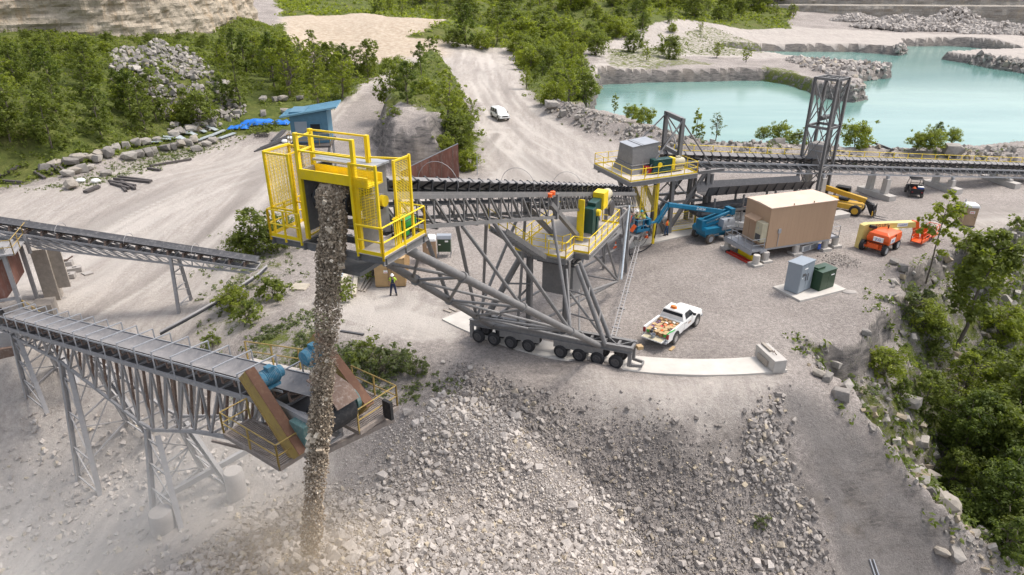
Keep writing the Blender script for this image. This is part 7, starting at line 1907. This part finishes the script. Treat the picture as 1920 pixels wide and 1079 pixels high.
# --- utility cart
uc = on_ground(1712, 366, -.2)
ut = thing('utility_cart', 'black utility cart with roof and cargo bed parked under the long conveyor', 'utility vehicle', uc, R(72))
m = MB(black); m.prism([(-1.4, .45), (1.5, .45), (1.6, .7), (1.2, 1.0), (.5, 1.0), (.4, .6), (-.3, .6), (-.4, .85), (-1.4, .85)], -.68, .68); m.build('body', idlm, ut, .03)
m = MB(idlm); m.bb((-1.45, -.7, .85), (-.4, .7, .9))
for y in (-.7, .66): m.bb((-1.45, y, .88), (-.4, y + .04, 1.15))
m.bb((-1.47, -.7, .88), (-1.42, .7, 1.15)); m.build('cargo_bed', idlm, ut)
m = MB(black)
for y in (-.66, .66): m.path([(-.42, y, .85), (-.42, y, 1.75), (-.2, y * .9, 1.92), (.7, y * .9, 1.92), (1.2, y, 1.05)], .035, 6)
m.bar((-.42, -.66, 1.6), (-.42, .66, 1.6), .05); m.build('roll_cage', black, ut)
m = MB(dsteel); m.bb((-.5, -.7, 1.93), (.85, .7, 1.99)); m.build('roof', dsteel, ut, .02)
m = MB(black); m.bb((-.3, -.6, .6), (.1, .6, .9)); m.bb((-.38, -.6, .85), (-.25, .6, 1.4)); m.build('seat', black, ut, .04)
UFT = wheel_pair_data(.33, .25, dustwheel, dsteel)
for x in (-1.0, 1.1):
    for y in (-.66, .66): add_wheel(ut, x, y, .33, UFT)
for s_ in (-1, 1): m = MB(redp); m.bb((-1.48, s_ * .5 - .08, .7), (-1.44, s_ * .5 + .08, .8)); m.build('tail_light', redp, ut)
def utw(x, y, z): c_, s_ = math.cos(R(72)), math.sin(R(72)); return (uc.x + x * c_ - y * s_, uc.y + x * s_ + y * c_, uc.z + z)
m = MB(coneo); m.loft([[(-.25, -.25, 0), (.25, -.25, 0), (.25, .25, 0), (-.25, .25, 0)], [(-.1, -.08, .3), (.08, -.08, .34), (.06, .06, .33), (-.05, .05, .32)]]); o = m.build('cloth_bundle', coneo); o.location = utw(-.9, .25, .9); tag(o, 'orange bundle in the bed of the black utility cart', 'bundle')
cl_ = thing('cool_box', 'dark blue cool box with white lid in the bed of the utility cart', 'cool box', utw(-.95, -.38, .9), R(72)); m = MB(bluelab); m.bb((-.25, -.3, 0), (.25, .3, .34)); m.build('box', bluelab, cl_, .02); m = MB(white); m.bb((-.26, -.31, .34), (.26, .31, .42)); m.build('lid', white, cl_, .02)
# ---------------------------------------------------------------- portable toilets, container, cabinets
def portable_toilet(label, x, y, rz):
    z = gz(x, y)
    t = thing('portable_toilet', label, 'toilet', (x, y, z), rz)
    m = MB(toilet); m.bb((-.58, -.56, .12), (.58, .58, 2.05)); m.use(dsteel); m.bb((-.62, -.6, 0), (.62, .62, .12)); m.use(toilet)
    for k in range(3): m.bb((-.6, -.2 + .3 * k, .2), (.6, -.12 + .3 * k, 2.0))
    m.build('cabin', toilet, t, .015)
    m = MB(white)
    prof = lambda s_, z_: [(-.62 * s_, -.62 * s_, z_), (.62 * s_, -.62 * s_, z_), (.62 * s_, .62 * s_, z_), (-.62 * s_, .62 * s_, z_)]
    m.loft([prof(1, 2.03), prof(1, 2.12), prof(.86, 2.3), prof(.6, 2.38)])
    for k in range(5): m.bar((-.44 + .22 * k, -.58, 2.2), (-.44 + .22 * k, .58, 2.2), .05, .1)
    m.build('roof', white, t, .02)
    m = MB(toilet); m.bb((-.46, -.59, .18), (.46, -.562, 1.92)); 
    for z_ in (.5, .95): m.bb((-.38, -.605, z_), (.38, -.592, z_ + .05))
    d_ = m.build('door', toilet, t, .01)
    m = MB(whitelab); m.bb((-.2, -.61, 1.42), (.26, -.592, 1.68)); m.use(redlab); m.bb((-.14, -.615, 1.54), (.2, -.611, 1.6)); m.bb((-.14, -.615, 1.46), (-.02, -.611, 1.5)); m.bb((.06, -.615, 1.46), (.2, -.611, 1.5)); m.build('sign_plate', whitelab, d_)
    m = MB(dsteel); m.bb((.34, -.62, 1.0), (.4, -.592, 1.12)); m.build('latch', dsteel, d_)
    m = MB(plast); m.tube((-.45, .45, 2.2), (-.45, .45, 2.6), .05); m.build('vent_pipe', plast, t)
    return t
portable_toilet('tan portable toilet with white roof standing alone on the right of the yard', 46.8, 66.6, R(-12))
portable_toilet('tan portable toilet with white roof under the stacker boom', -7.45, 57.4, R(4))
def wall_local(o, rz): return lambda x, y, z=0: (o[0] + x * math.cos(rz) - y * math.sin(rz), o[1] + x * math.sin(rz) + y * math.cos(rz), z)
ct = thing('shipping_container', 'tan container with closed double doors behind the worker in navy overalls', 'container', (-11.35, 51.6, 0), R(4))
ctm = M('container_tan', (.44, .29, .14), .7, 0, (.34, .23, .12), .5)
m = MB(ctm); m.bb((0, 0, .1), (2.5, 5.0, 2.45))
for k in range(16):
    for x in (-.02, 2.5): m.bb((x, .15 + .3 * k, .2), (x + .02, .3 + .3 * k, 2.4))
for x in (0, 2.38): m.bb((x, -.05, 0), (x + .12, .08, 2.5))
m.bb((0, -.05, 2.36), (2.5, .08, 2.5)); m.bb((0, -.05, .02), (2.5, .08, .14)); m.build('body', ctm, ct)
for k in range(2):
    m = MB(ctm); m.bb((.13 + 1.13 * k, -.05, .15), (1.24 + 1.13 * k, -.005, 2.35))
    for z in (.8, 1.6): m.bb((.15 + 1.13 * k, -.065, z), (1.22 + 1.13 * k, -.051, z + .05))
    d_ = m.build('door', ctm, ct); m = MB(rustm); m.tube((1.12 + .26 * k, -.09, .2), (1.12 + .26 * k, -.09, 2.3), .025); m.build('lock_rod', rustm, d_)
m = MB(whitelab); m.bb((.75, -.075, 1.25), (1.08, -.066, 1.5)); m.use(redlab); m.bb((.78, -.08, 1.3), (1.05, -.076, 1.34)); m.build('sign_plate', whitelab, ct)
uc_ = thing('junction_cabinet', 'dark green cabinet with rounded grey lid next to the portable toilet', 'cabinet', (-6.2, 58.4, .0), R(0))
m = MB(greent); m.bb((-.6, -.4, .55), (.6, .4, 1.75)); m.build('body', greent, uc_); m = MB(plast); m.prism([(-.45, 1.75), (.45, 1.75), (.3, 2.1), (-.3, 2.1)], -.65, .65, 'x'); m.build('lid', plast, uc_, .05)
m = MB(galv)
for x in (-.58, .58):
    for y in (-.38, .38): m.bar((x, y, 0), (x, y, .56), .06)
m.build('leg', galv, uc_); m = MB(whitelab); m.bb((.1, -.42, 1.5), (.4, -.402, 1.65)); m.bb((-.5, -.42, 1.2), (-.3, -.402, 1.3)); m.build('label_plate', whitelab, uc_)
# ---------------------------------------------------------------- timber, sheets, tarps
def plank(pa, pb, w, h, mat, label, name='plank', cat='plank', group=None, lift=0.0, za=0, zb_=0):
    a, b = P(*pa, za), P(*pb, zb_)
    a.z = gz(a.x, a.y) + h / 2 + lift; b.z = gz(b.x, b.y) + h / 2 + lift
    m = MB(mat); m.bar(a, b, w, h); return tag(m.build(name, mat), label, cat, group)
woodp = M('pale_wood', (.52, .46, .37), .8, 0, (.42, .36, .28), .5)
plank((634, 560), (652, 509), .42, .22, woodp, 'left of the two long pale timbers lying by the container', lift=.02)
plank((664, 557), (669, 511), .34, .22, woodp, 'right of the two long pale timbers lying by the container', lift=.02)
for k in range(4): plank((624 + k * 5.5, 549 - k), (636 + k * 3.6, 513), .34, .07, alum, 'blue grey sheet in the flat stack beside the falling stream', 'metal_sheet', 'sheet', 'blue grey sheets by the stream', .03 + .05 * (k % 2))
for k, (a, b) in enumerate((((673, 545), (688, 514)), ((677, 546), (694, 521)), ((683, 547), (694, 530)))): plank(a, b, .16, .12, woodg, ['leftmost loose grey board leaning toward the container', 'middle loose grey board beside the container', 'shortest loose grey board beside the container'][k])
pl_ = thing('pallet', 'white wooden pallet on the ground left of the falling stream', 'pallet', tuple(on_ground(562, 540)), R(-6))
m = MB(woodp)
for k in range(8): m.bb((-.65, -.55 + k * .15, .12), (.65, -.45 + k * .15, .15))
for k in range(6): m.bb((-.65, -.5 + k * .19, 0), (.65, -.4 + k * .19, .02))
m.build('board', woodp, pl_)
for x in (-.6, 0, .6): m = MB(woodp); m.bb((x - .05, -.55, .02), (x + .05, .6, .12)); m.build('bearer', woodp, pl_)
plank((832, 581), (846, 586), .2, .1, woodg, 'short plank lying at the start of the curved runway'); plank((843, 578), (856, 584), .2, .1, woodg, 'second short plank behind the first at the start of the runway')
plank((640, 631), (683, 638), .18, .1, dsteel, 'dark steel bar lying on the dirt right of the stream', 'steel_bar', 'bar')
plank((1256, 657), (1264, 650), .22, .06, wood, 'short pale offcut behind the pickup wheel')
m = MB(wood); m.box(tuple(ax_ for ax_ in local_to_world(23.4, 6.2, 1.62)), (.38, .38, .22), .3); tag(m.build('wood_block', wood), 'small wood block on the end of the stacker axle frame', 'block')
DK = [((66,327),(84,333)),((78,322),(98,328)),((94,320),(120,327)),((104,318),(122,324)),((0,334),(48,324)),((0,337),(40,338)),((222,331),(285,344)),((214,337),(283,347)),((205,343),(255,353)),((208,347),(243,357)),((222,344),(237,361)),((228,344),(254,358)),((158,362),(185,352)),((163,363),(188,354)),((280,306),(356,288)),((276,311),(300,316))]
for a, b in DK: plank(a, b, .3, .26, woodd, 'dark old timber lying on the left yard', 'timber', 'timber', 'dark timbers on the left yard', random.uniform(0, .12))
SH = [((280,274),(304,270)),((292,269),(322,266)),((308,265),(341,263)),((322,261),(343,257)),((330,260),(345,263)),((347,254),(368,257)),((369,249),(386,252)),((391,246),(407,249)),((369,262),(398,254)),((392,256),(424,247)),((411,257),(440,249)),((352,257),(362,251))]
for a, b in SH: plank(a, b, .75, .12, alum, 'long pale sheet metal channel laid out by the boulder rows', 'metal_sheet', 'sheet', 'sheet metal pieces by the boulders', .25)
def tarp_pile(px, py, L_, W_, h, rz, label, seed):
    p = on_ground(px, py); rs = np.random.default_rng(seed); m = MB(tarp)
    n = 18; k = 9; vs = []
    for i in range(n):
        for j in range(k):
            u, v = i / (n - 1) * 2 - 1, j / (k - 1) * 2 - 1
            e = max(abs(u), abs(v))
            z = h * (1 - max(0, (e - .62) / .38) ** 1.2) * (1 + .12 * math.sin(7 * u + seed)) + rs.uniform(-.06, .06) * h
            vs.append((u * L_ / 2 * (1 + rs.uniform(-.03, .03)), v * W_ / 2 * (1 + rs.uniform(-.06, .06)), max(.0, z)))
    m.put(vs, [(i*k+j, (i+1)*k+j, (i+1)*k+j+1, i*k+j+1) for i in range(n-1) for j in range(k-1)], True)
    o = m.build('tarp', tarp); o.location = (p.x, p.y, p.z + .02); o.rotation_euler = (0, 0, rz); tag(o, label, 'tarp')
tarp_pile(447, 240, 3.4, 2.0, .35, .2, 'low crumpled blue tarp at the left of the row', 1); tarp_pile(483, 233, 5.8, 2.2, .75, .22, 'largest blue tarp covered stack in the row', 2); tarp_pile(525, 232, 3.2, 2.0, .5, .0, 'blue tarp covered stack next to the hut roof', 3)
for px, py, lab in ((545, 262, 'white sack on the clutter heap by the hut'), (552, 255, 'upper white sack on the clutter heap by the hut'), (535, 268, 'white sack at the left of the clutter heap'), (152, 342, 'white sack between the grey boulders of the lower row'), (180, 343, 'flat white sack beside the dark timbers')):
    p = on_ground(px, py); m = MB(white); m.lathe([(.05, 0), (.55, .1), (.6, .35), (.4, .6), (.1, .68)], n=10); o = m.build('sack', white); o.location = p; o.scale = (1, .8, .8); tag(o, lab, 'sack')
for k in range(7): plank((475 + k * 6, 274 - k * 2), (540 + k * 3, 258 - k * 1.5), .22, .2, dsteel, 'dark steel section in the clutter heap by the hut', 'steel_section', 'steel section', 'steel sections by the hut', .1 * (k % 3))
for k in range(3): plank((508 + k * 4, 260), (530 + k * 3, 246), .2, .18, dsteel, 'dark steel section in the clutter heap by the hut', 'steel_section', 'steel section', 'steel sections by the hut', .1)
fr = thing('metal_rack', 'small dark steel frame lying in front of the tarps', 'frame', tuple(on_ground(492, 257)), .1)
m = MB(woodd)
for y in (-.6, .6): m.bar((-1, y, .15), (1, y, .15), .12); m.bar((-1, y, .55), (1, y, .55), .1)
for x in np.linspace(-1, 1, 6): m.bar((x, -.6, .35), (x, .6, .35), .1); m.bar((x, -.6, .1), (x, -.6, .6), .08)
m.build('bars', woodd, fr)
for px, py, rz, lab in ((125, 498, .3, 'hollow concrete block with a bent steel bracket on it'), (141, 509, .5, 'middle hollow concrete block on the pale left yard'), (129, 521, .3, 'nearest hollow concrete block on the pale left yard')):
    p = on_ground(px, py, -1); cb = thing('concrete_block', lab, 'block', p, rz)
    m = MB(conco); m.bb((-.55, -.35, 0), (.55, -.14, .42)); m.bb((-.55, .14, 0), (.55, .35, .42)); m.bb((-.55, -.14, 0), (-.18, .14, .42)); m.bb((.18, -.14, 0), (.55, .14, .42)); m.build('body', conco, cb, .02)
    if px == 125: m = MB(rustm); m.path([(-.6, 0, .75), (-.3, 0, .5), (.2, 0, .55), (.7, 0, .85)], .07, 6); m.bar((-.55, -.3, .42), (-.55, .3, .75), .07); m.build('bracket', rustm, cb)
plank((156, 517), (172, 512), .8, .1, conco, 'flat concrete slab lying behind the hollow blocks', 'concrete_slab', 'slab', None, 0, -1, -1)
# ---------------------------------------------------------------- yard details at the pivot
def cone(px, py, lab):
    p = P(px, py, .1 if px > 1180 else 0); t = thing('traffic_cone', lab, 'cone', p)
    m = MB(coneo); m.lathe([(.16, .04), (.13, .12), (.03, .7), (.01, .7)], n=14); m.bb((-.2, -.2, 0), (.2, .2, .04)); m.build('body', coneo, t); m = MB(whitelab); m.lathe([(.105, .3), (.108, .3), (.085, .45), (.082, .45)], n=14); m.build('band', whitelab, t)
cone(1154, 466, 'small orange cone under the stacker boom near the wall'); cone(1212, 446, 'small orange cone by the yellow post of the ladder cage')
bk = thing('bucket', 'grey bucket on the slab below the lift basket', 'bucket', P(1199, 447, .12)); m = MB(plast); m.lathe([(.02, 0), (.2, 0), (.26, .5), (.24, .5), (.18, .04), (.02, .04)], n=16); m.build('pail', conc, bk); m = MB(dsteel); m.path([(.25 * math.cos(t), 0, .5 + .2 * math.sin(t)) for t in np.linspace(0, 3.14, 9)], .01, 5); m.build('bail', dsteel, bk)
def hose(pts, r, lab):
    m = MB(hoseb); k = []
    for (a, b) in zip(pts[:-1], pts[1:]): k += [a.lerp(b, t) for t in np.linspace(0, 1, 6)[:-1]]
    k.append(pts[-1])
    for _ in range(3): k = [k[0]] + [(k[i - 1] + k[i] * 2 + k[i + 1]) / 4 for i in range(1, len(k) - 1)] + [k[-1]]
    m.path(k, r, 6); return tag(m.build('hose', hoseb), lab, 'hose')
HA, HB = V3(18.0, 61.7, 0), V3(11.0, 57.7, 0)
hose([PL(HA, HB, 1237, 395), PL(HA, HB, 1231, 425), P(1226, 455, .1), P(1207, 471, .05), P(1180, 478, .05)], .055, 'thick black hose hanging from the lift jib to the gravel')
hose([PL(HA, HB, 1226, 420), PL(HA, HB, 1218, 440), P(1205, 462, .2), P(1190, 462, .3), PL(HA, HB, 1186, 440)], .02, 'thin black cable looping from the lift jib to the left')
hose([PL(HA, HB, 1223, 420), PL(HA, HB, 1210, 446), P(1200, 455, .4), PL(HA, HB, 1188, 445)], .02, 'second thin black cable looping below the basket')
hose([Vector((11.2, 60.8, 5.2)), Vector((11.3, 60.4, 2.5)), P(1177, 470, .6), P(1186, 488, .02)], .05, 'dark cable hanging down beside the stacker pivot')
m = MB(coneo); q = bkw; m.bar(q + Vector((-.95, -.75, .1)), q + Vector((-.6, -.75, .7)), .05, .35); tag(m.build('red_cloth', M('red_cloth', (.75, .10, .06), .8)), 'red cloth hanging on the left corner of the lift basket', 'cloth')
m = MB(); m.bar(q + Vector((-1.05, -.6, .9)), q + Vector((-.95, -.6, 1.5)), .04, .3); tag(m.build('red_cloth', MATS['red_cloth']), 'upper red cloth tied beside the lift basket', 'cloth')
gm_ = MB(conco); p = P(1593, 548, 0); gm_.lathe([(.02, .02), (.55, .02), (.5, .06), (.02, .08)], n=14); o = gm_.build('manhole_cover', conco); o.location = p; o.scale = (1.1, .7, 1); tag(o, 'flat grey disc lying on the gravel right of the transformer pad', 'cover')
rubble('gravel', PP([(1545, 482), (1575, 478), (1605, 487), (1595, 497), (1560, 496)]), 420, .05, .16, rockm, PEB, 'small pale spill of gravel beside the right piers', 301, (.4, .9), .0, .5, 2, -.9)
slt = MB(conc); slt.bb((-1.4, -.7, -.1), (1.4, .7, .5)); o = slt.build('concrete_footing', conc, None, .02); o.location = P(1565, 408, 0); o.rotation_euler = (0, 0, OY); tag(o, 'low concrete footing behind the right corner of the tan building', 'footing')
m = MB(galv)
for d_ in (0, .22): m.bar(on_ground(1630, 1050, -8) + Vector((d_, 0, .05)), on_ground(1645, 1095, -8.5) + Vector((d_, 0, .05)), .06, .08)
tag(m.build('steel_rail', galv), 'pair of bright steel rails lying at the foot of the gravel chute', 'rail')
b0 = PL(V3(50, 100, 0), V3(70, 110, 0), 1620, 262); m = MB(dsteel); m.bar(P(1620, 261, 2.6), P(1672, 281, 1.8), .22, .26); m.bar(P(1664, 283, 1.2), P(1674, 281, 2.2), .3); tag(m.build('barrier_arm', dsteel), 'long dark steel arm reaching over the lake shore', 'pipe')

# ---------------------------------------------------------------- people
def skin_mesh(name, verts, edges, radii, mat, parent, sub=1):
    me = bpy.data.meshes.new(name); me.from_pydata(verts, edges, [])
    o = bpy.data.objects.new(name, me); COL.objects.link(o)
    s = o.modifiers.new('skin', 'SKIN'); s.use_smooth_shade = True
    for i, r_ in enumerate(radii):
        v = me.skin_vertices[0].data[i]; v.radius = (r_, r_) if not isinstance(r_, tuple) else r_; v.use_root = (i == 0)
    q = o.modifiers.new('sub', 'SUBSURF'); q.levels = sub; q.render_levels = sub
    dg = bpy.context.evaluated_depsgraph_get()
    m2 = bpy.data.meshes.new_from_object(o.evaluated_get(dg)); m2.materials.clear(); m2.materials.append(mat)
    bpy.data.objects.remove(o); bpy.data.meshes.remove(me)
    o = bpy.data.objects.new(name, m2); COL.objects.link(o)
    if parent is not None: o.parent = parent
    return o
def person(label, loc, rz, pose, shirt, trousers, vest=None, hat=None, bib=False, hair=None, scale=1.0):
    t = thing('person', label, 'person', loc, rz); t.scale = (scale,) * 3
    J = pose   # joints: name -> (x forward, y left, z)
    vs, es, rs_, ix = [], [], [], {}
    def j(n, p, r_, link=None):
        ix[n] = len(vs); vs.append(p); rs_.append(r_)
        if link: es.append((ix[link], ix[n]))
    j('pelvis', J['pelvis'], (.15, .11)); j('waist', J['waist'], (.135, .10), 'pelvis'); j('chest', J['chest'], (.165, .115), 'waist'); j('neck', J['neck'], .055, 'chest')
    hd = Vector(J['head']); j('chin', tuple(hd + Vector((.035, 0, -.07))), .062, 'neck'); j('head', tuple(hd), (.078, .095), 'chin'); j('crown', tuple(hd + Vector((-.01, 0, .085))), .07, 'head'); j('nose', tuple(hd + Vector((.105, 0, -.012))), .014, 'head')
    for s_, q in ((1, 'l'), (-1, 'r')):
        j('ear' + q, tuple(hd + Vector((-.005, s_ * .085, -.01))), .02, 'head')
        j('sh' + q, J['sh' + q], .062, 'chest'); j('el' + q, J['el' + q], .043, 'sh' + q); j('wr' + q, J['wr' + q], .030, 'el' + q)
        w_ = Vector(J['wr' + q]); d_ = (w_ - Vector(J['el' + q])).normalized(); sd2 = d_.cross(Vector((0, 0, 1)) if abs(d_.z) < .9 else Vector((1, 0, 0))).normalized(); up_ = sd2.cross(d_)
        pm2 = w_ + d_ * .065; j('palm' + q, tuple(pm2), (.036, .02), 'wr' + q)
        for k, (o_, l_) in enumerate(((-.027, .068), (-.009, .08), (.009, .075), (.027, .058))):
            a_ = pm2 + d_ * .03 + sd2 * o_; j(f'f{k}a' + q, tuple(a_), .010, 'palm' + q); j(f'f{k}b' + q, tuple(a_ + d_ * l_ * .55 + up_ * -.008), .009, f'f{k}a' + q); j(f'f{k}c' + q, tuple(a_ + d_ * l_ * .9 + up_ * -.03), .007, f'f{k}b' + q)
        a_ = w_ + d_ * .04 + sd2 * -.04; j('th1' + q, tuple(a_), .011, 'palm' + q); j('th2' + q, tuple(a_ + d_ * .04 + sd2 * -.018), .009, 'th1' + q)
        j('hip' + q, J['hip' + q], .095, 'pelvis'); j('kn' + q, J['kn' + q], .06, 'hip' + q); j('an' + q, J['an' + q], .042, 'kn' + q)
        a_ = Vector(J['an' + q]); f_ = Vector(J['toe' + q]) ; j('toe' + q, tuple(f_), .036, 'an' + q)
    skin_mesh('body', vs, es, rs_, skin, t, 1)
    m = MB(bootm)
    for q in 'lr':
        a_, f_ = Vector(J['an' + q]), Vector(J['toe' + q]); d_ = (f_ - a_); d_.z = 0; d_.normalize()
        m.T = Matrix.Translation((a_.x, a_.y, 0)) @ Matrix.Rotation(math.atan2(d_.y, d_.x), 4, 'Z')
        z0 = a_.z - .09
        m.loft([[(-.085, -.045, z0), (.19, -.05, z0), (.19, .05, z0), (-.085, .045, z0)], [(-.085, -.05, z0 + .06), (.19, -.052, z0 + .055), (.19, .052, z0 + .055), (-.085, .05, z0 + .06)], [(-.07, -.05, z0 + .17), (.05, -.05, z0 + .17), (.05, .05, z0 + .17), (-.07, .05, z0 + .17)]])
        m.T = None
        m.build('boot', bootm, t, .015); m = MB(bootm)
    lp = lambda a_, b_, q: tuple(Vector(J[a_]).lerp(Vector(J[b_]), q))
    skin_mesh('trousers', [J['pelvis'], J['waist'], J['hipl'], J['knl'], lp('knl', 'anl', .93), J['hipr'], J['knr'], lp('knr', 'anr', .93)], [(0, 1), (0, 2), (2, 3), (3, 4), (0, 5), (5, 6), (6, 7)], [(.175, .14), (.155, .125), .115, .085, .085, .115, .085, .085], trousers, t, 1)
    skin_mesh('shirt', [lp('pelvis', 'waist', .4), J['waist'], J['chest'], lp('chest', 'neck', .8), J['shl'], lp('shl', 'ell', .8), J['shr'], lp('shr', 'elr', .8)], [(0, 1), (1, 2), (2, 3), (2, 4), (4, 5), (2, 6), (6, 7)], [(.165, .13), (.16, .125), (.185, .135), .075, .085, .068, .085, .068], shirt, t, 1)
    if vest is not None:
        skin_mesh('vest', [lp('pelvis', 'waist', .6), J['waist'], J['chest'], lp('chest', 'neck', .65), lp('chest', 'shl', .8), lp('chest', 'shr', .8)], [(0, 1), (1, 2), (2, 3), (2, 4), (2, 5)], [(.185, .15), (.175, .14), (.20, .15), .10, .095, .095], vest, t, 1)
        m = MB(hivis); c_ = Vector(J['chest']); w2 = Vector(J['waist'])
        for s_ in (-.09, .09): m.bar(c_ + Vector((.155, s_, .1)), w2 + Vector((.15, s_, -.05)), .05, .012, (1, 0, 0)); m.bar(c_ + Vector((-.155, s_, .1)), w2 + Vector((-.15, s_, -.05)), .05, .012, (1, 0, 0))
        m.build('reflective_stripe', hivis, t)
    if bib:
        m = MB(trousers); c_, w2 = Vector(J['chest']), Vector(J['waist'])
        for sg_ in (1, -1): m.loft([[w2 + Vector((sg_ * .14, -.13, -.02)), w2 + Vector((sg_ * .14, .13, -.02)), w2 + Vector((sg_ * .165, .13, -.02)), w2 + Vector((sg_ * .165, -.13, -.02))], [c_ + Vector((sg_ * .135, -.09, .05)), c_ + Vector((sg_ * .135, .09, .05)), c_ + Vector((sg_ * .16, .09, .05)), c_ + Vector((sg_ * .16, -.09, .05))]])
        for s_ in (-.08, .08): m.path([c_ + Vector((.145, s_, .04)), c_ + Vector((.09, s_, .17)), c_ + Vector((-.06, s_, .18)), c_ + Vector((-.145, s_, .04))], .02, 5)
        m.build('bib', trousers, t)
    m = MB(hair or bootm); m.lathe([(.02, .115), (.06, .105), (.092, .05), (.098, 0), (.09, -.03)], tuple(hd + Vector((-.02, 0, .02))), n=14); m.build('hair', hair or bootm, t)
    if hat is not None:
        m = MB(hat); m.lathe([(.15, 0), (.15, .012), (.118, .02), (.112, .08), (.08, .13), (.02, .15)], tuple(hd + Vector((.0, 0, .055))), n=18); m.bb(hd + Vector((.08, -.08, .055)), hd + Vector((.19, .08, .066))); m.build('hard_hat', hat, t)
    m = MB(whitelab)
    for s_ in (-1, 1): m.lathe([(.002, -.008), (.011, 0), (.002, .008)], tuple(hd + Vector((.079, s_ * .032, .012))), 'x', 8)
    m.use(idlm)
    for s_ in (-1, 1): m.lathe([(.001, -.004), (.006, 0), (.001, .004)], tuple(hd + Vector((.086, s_ * .032, .012))), 'x', 8)
    m.build('eyes', whitelab, t)
    return t
def stand(step=0.0, spread=.1, armsL=None, armsR=None, lean=0.0, turn=0):
    J = dict(pelvis=(0, 0, .95), waist=(.01 + lean * .1, 0, 1.10), chest=(.0 + lean * .3, 0, 1.33), neck=(-.01 + lean * .45, 0, 1.50), head=(.02 + lean * .55, 0, 1.64),
             shl=(lean * .4, .19, 1.43), shr=(lean * .4, -.19, 1.43), ell=(-.04 + lean * .4, .26, 1.15), elr=(-.04 + lean * .4, -.26, 1.15), wrl=(.06 + lean * .4, .28, .92), wrr=(.06 + lean * .4, -.28, .92),
             hipl=(0, .1, .90), hipr=(0, -.1, .90), knl=(.03 + step, spread, .49), knr=(.03 - step, -spread, .49), anl=(step, spread * 1.3, .09), anr=(-step, -spread * 1.3, .09), toel=(step + .15, spread * 1.5, .04), toer=(-step + .15, -spread * 1.5, .04))
    if armsL: J['ell'], J['wrl'] = armsL
    if armsR: J['elr'], J['wrr'] = armsR
    return J
w1 = P(738, 552, 0)
person('worker in navy bib overalls, bright yellow shirt and white hard hat', (w1.x, w1.y, gz(w1.x, w1.y)), R(-82), stand(.02, .17, ((-.08, .31, 1.17), (-.05, .27, .93)), ((-.10, -.32, 1.17), (-.02, -.26, .96))), hivis, navy, None, hatw, True, scale=1.03)
w2_ = P(1249, 442, .12)
person('worker in an orange vest and jeans standing by the yellow fence', tuple(w2_), R(150), stand(.08, .11, ((.10, .28, 1.18), (.32, .2, 1.22)), ((.08, -.28, 1.16), (.26, -.16, 1.08))), hivo, denim, hivo, None, False, M('dark_hair', (.03, .02, .015), .8))
qb = bkw
person('worker in a white hard hat and yellow vest at the left of the lift basket', (qb.x - .35, qb.y + .05, qb.z + .03), R(150), stand(.02, .11, ((.22, .25, 1.36), (.42, .2, 1.45)), ((.2, -.26, 1.3), (.4, -.18, 1.36))), M('olive_shirt', (.08, .12, .04), .8), navy, M('pale_yellow_vest', (.75, .62, .16), .8), hatw)
person('worker with a teal cap bending forward at the right of the lift basket', (qb.x + .35, qb.y + .1, qb.z + .03), R(-160), stand(.02, .11, ((.3, .25, 1.12), (.5, .15, 1.0)), ((.3, -.25, 1.12), (.5, -.12, .98)), lean=.6), M('pale_yellow_shirt', (.7, .6, .1), .8), navy, MATS['pale_yellow_vest'], M('teal_plastic', (.01, .25, .33), .4))
# ---------------------------------------------------------------- airborne dust
def dust_cloud(loc, size, dens, col, label, nscale=.16, rz=0, thr=.35):
    m = MB(); m.lathe([(.02, -1), (.5, -.87), (.87, -.5), (1, 0), (.87, .5), (.5, .87), (.02, 1)], n=20)
    mt = bpy.data.materials.new('dust'); mt.use_nodes = True; nt = mt.node_tree; nt.nodes.clear()
    out = nt.nodes.new('ShaderNodeOutputMaterial'); v = nt.nodes.new('ShaderNodeVolumePrincipled'); nt.links.new(v.outputs[0], out.inputs['Volume'])
    tc = add(nt, 'ShaderNodeTexCoord'); ln = add(nt, 'ShaderNodeVectorMath', operation='LENGTH'); nt.links.new(tc.outputs['Object'], ln.inputs[0])
    fall = ramp(nt, ln.outputs['Value'], 1.0, .15)
    ge = add(nt, 'ShaderNodeNewGeometry'); n = noise(nt, ge.outputs['Position'], nscale, 3, .55)
    d_ = mth(nt, 'MULTIPLY', mth(nt, 'MULTIPLY', fall, ramp(nt, n, thr, thr + .3)), dens)
    nt.links.new(d_, v.inputs['Density']); v.inputs['Color'].default_value = (*col, 1); v.inputs['Anisotropy'].default_value = .0
    o = m.build('dust', mt); o.location = loc; o.scale = size; o.rotation_euler = (0, 0, rz)
    return tag(o, label, 'dust', kind='stuff')
dust_cloud((-19, 27, -3.0), (17, 12, 5.5), .075, (.97, .945, .90), 'pale dust drifting over the pit at lower left', .11, .3, .28)
dust_cloud((-8.2, 19.2, 4.3), (4.6, 3.2, 2.6), .22, (.72, .60, .45), 'brown dust puffing up where the rock stream lands', .4, 0, .3)
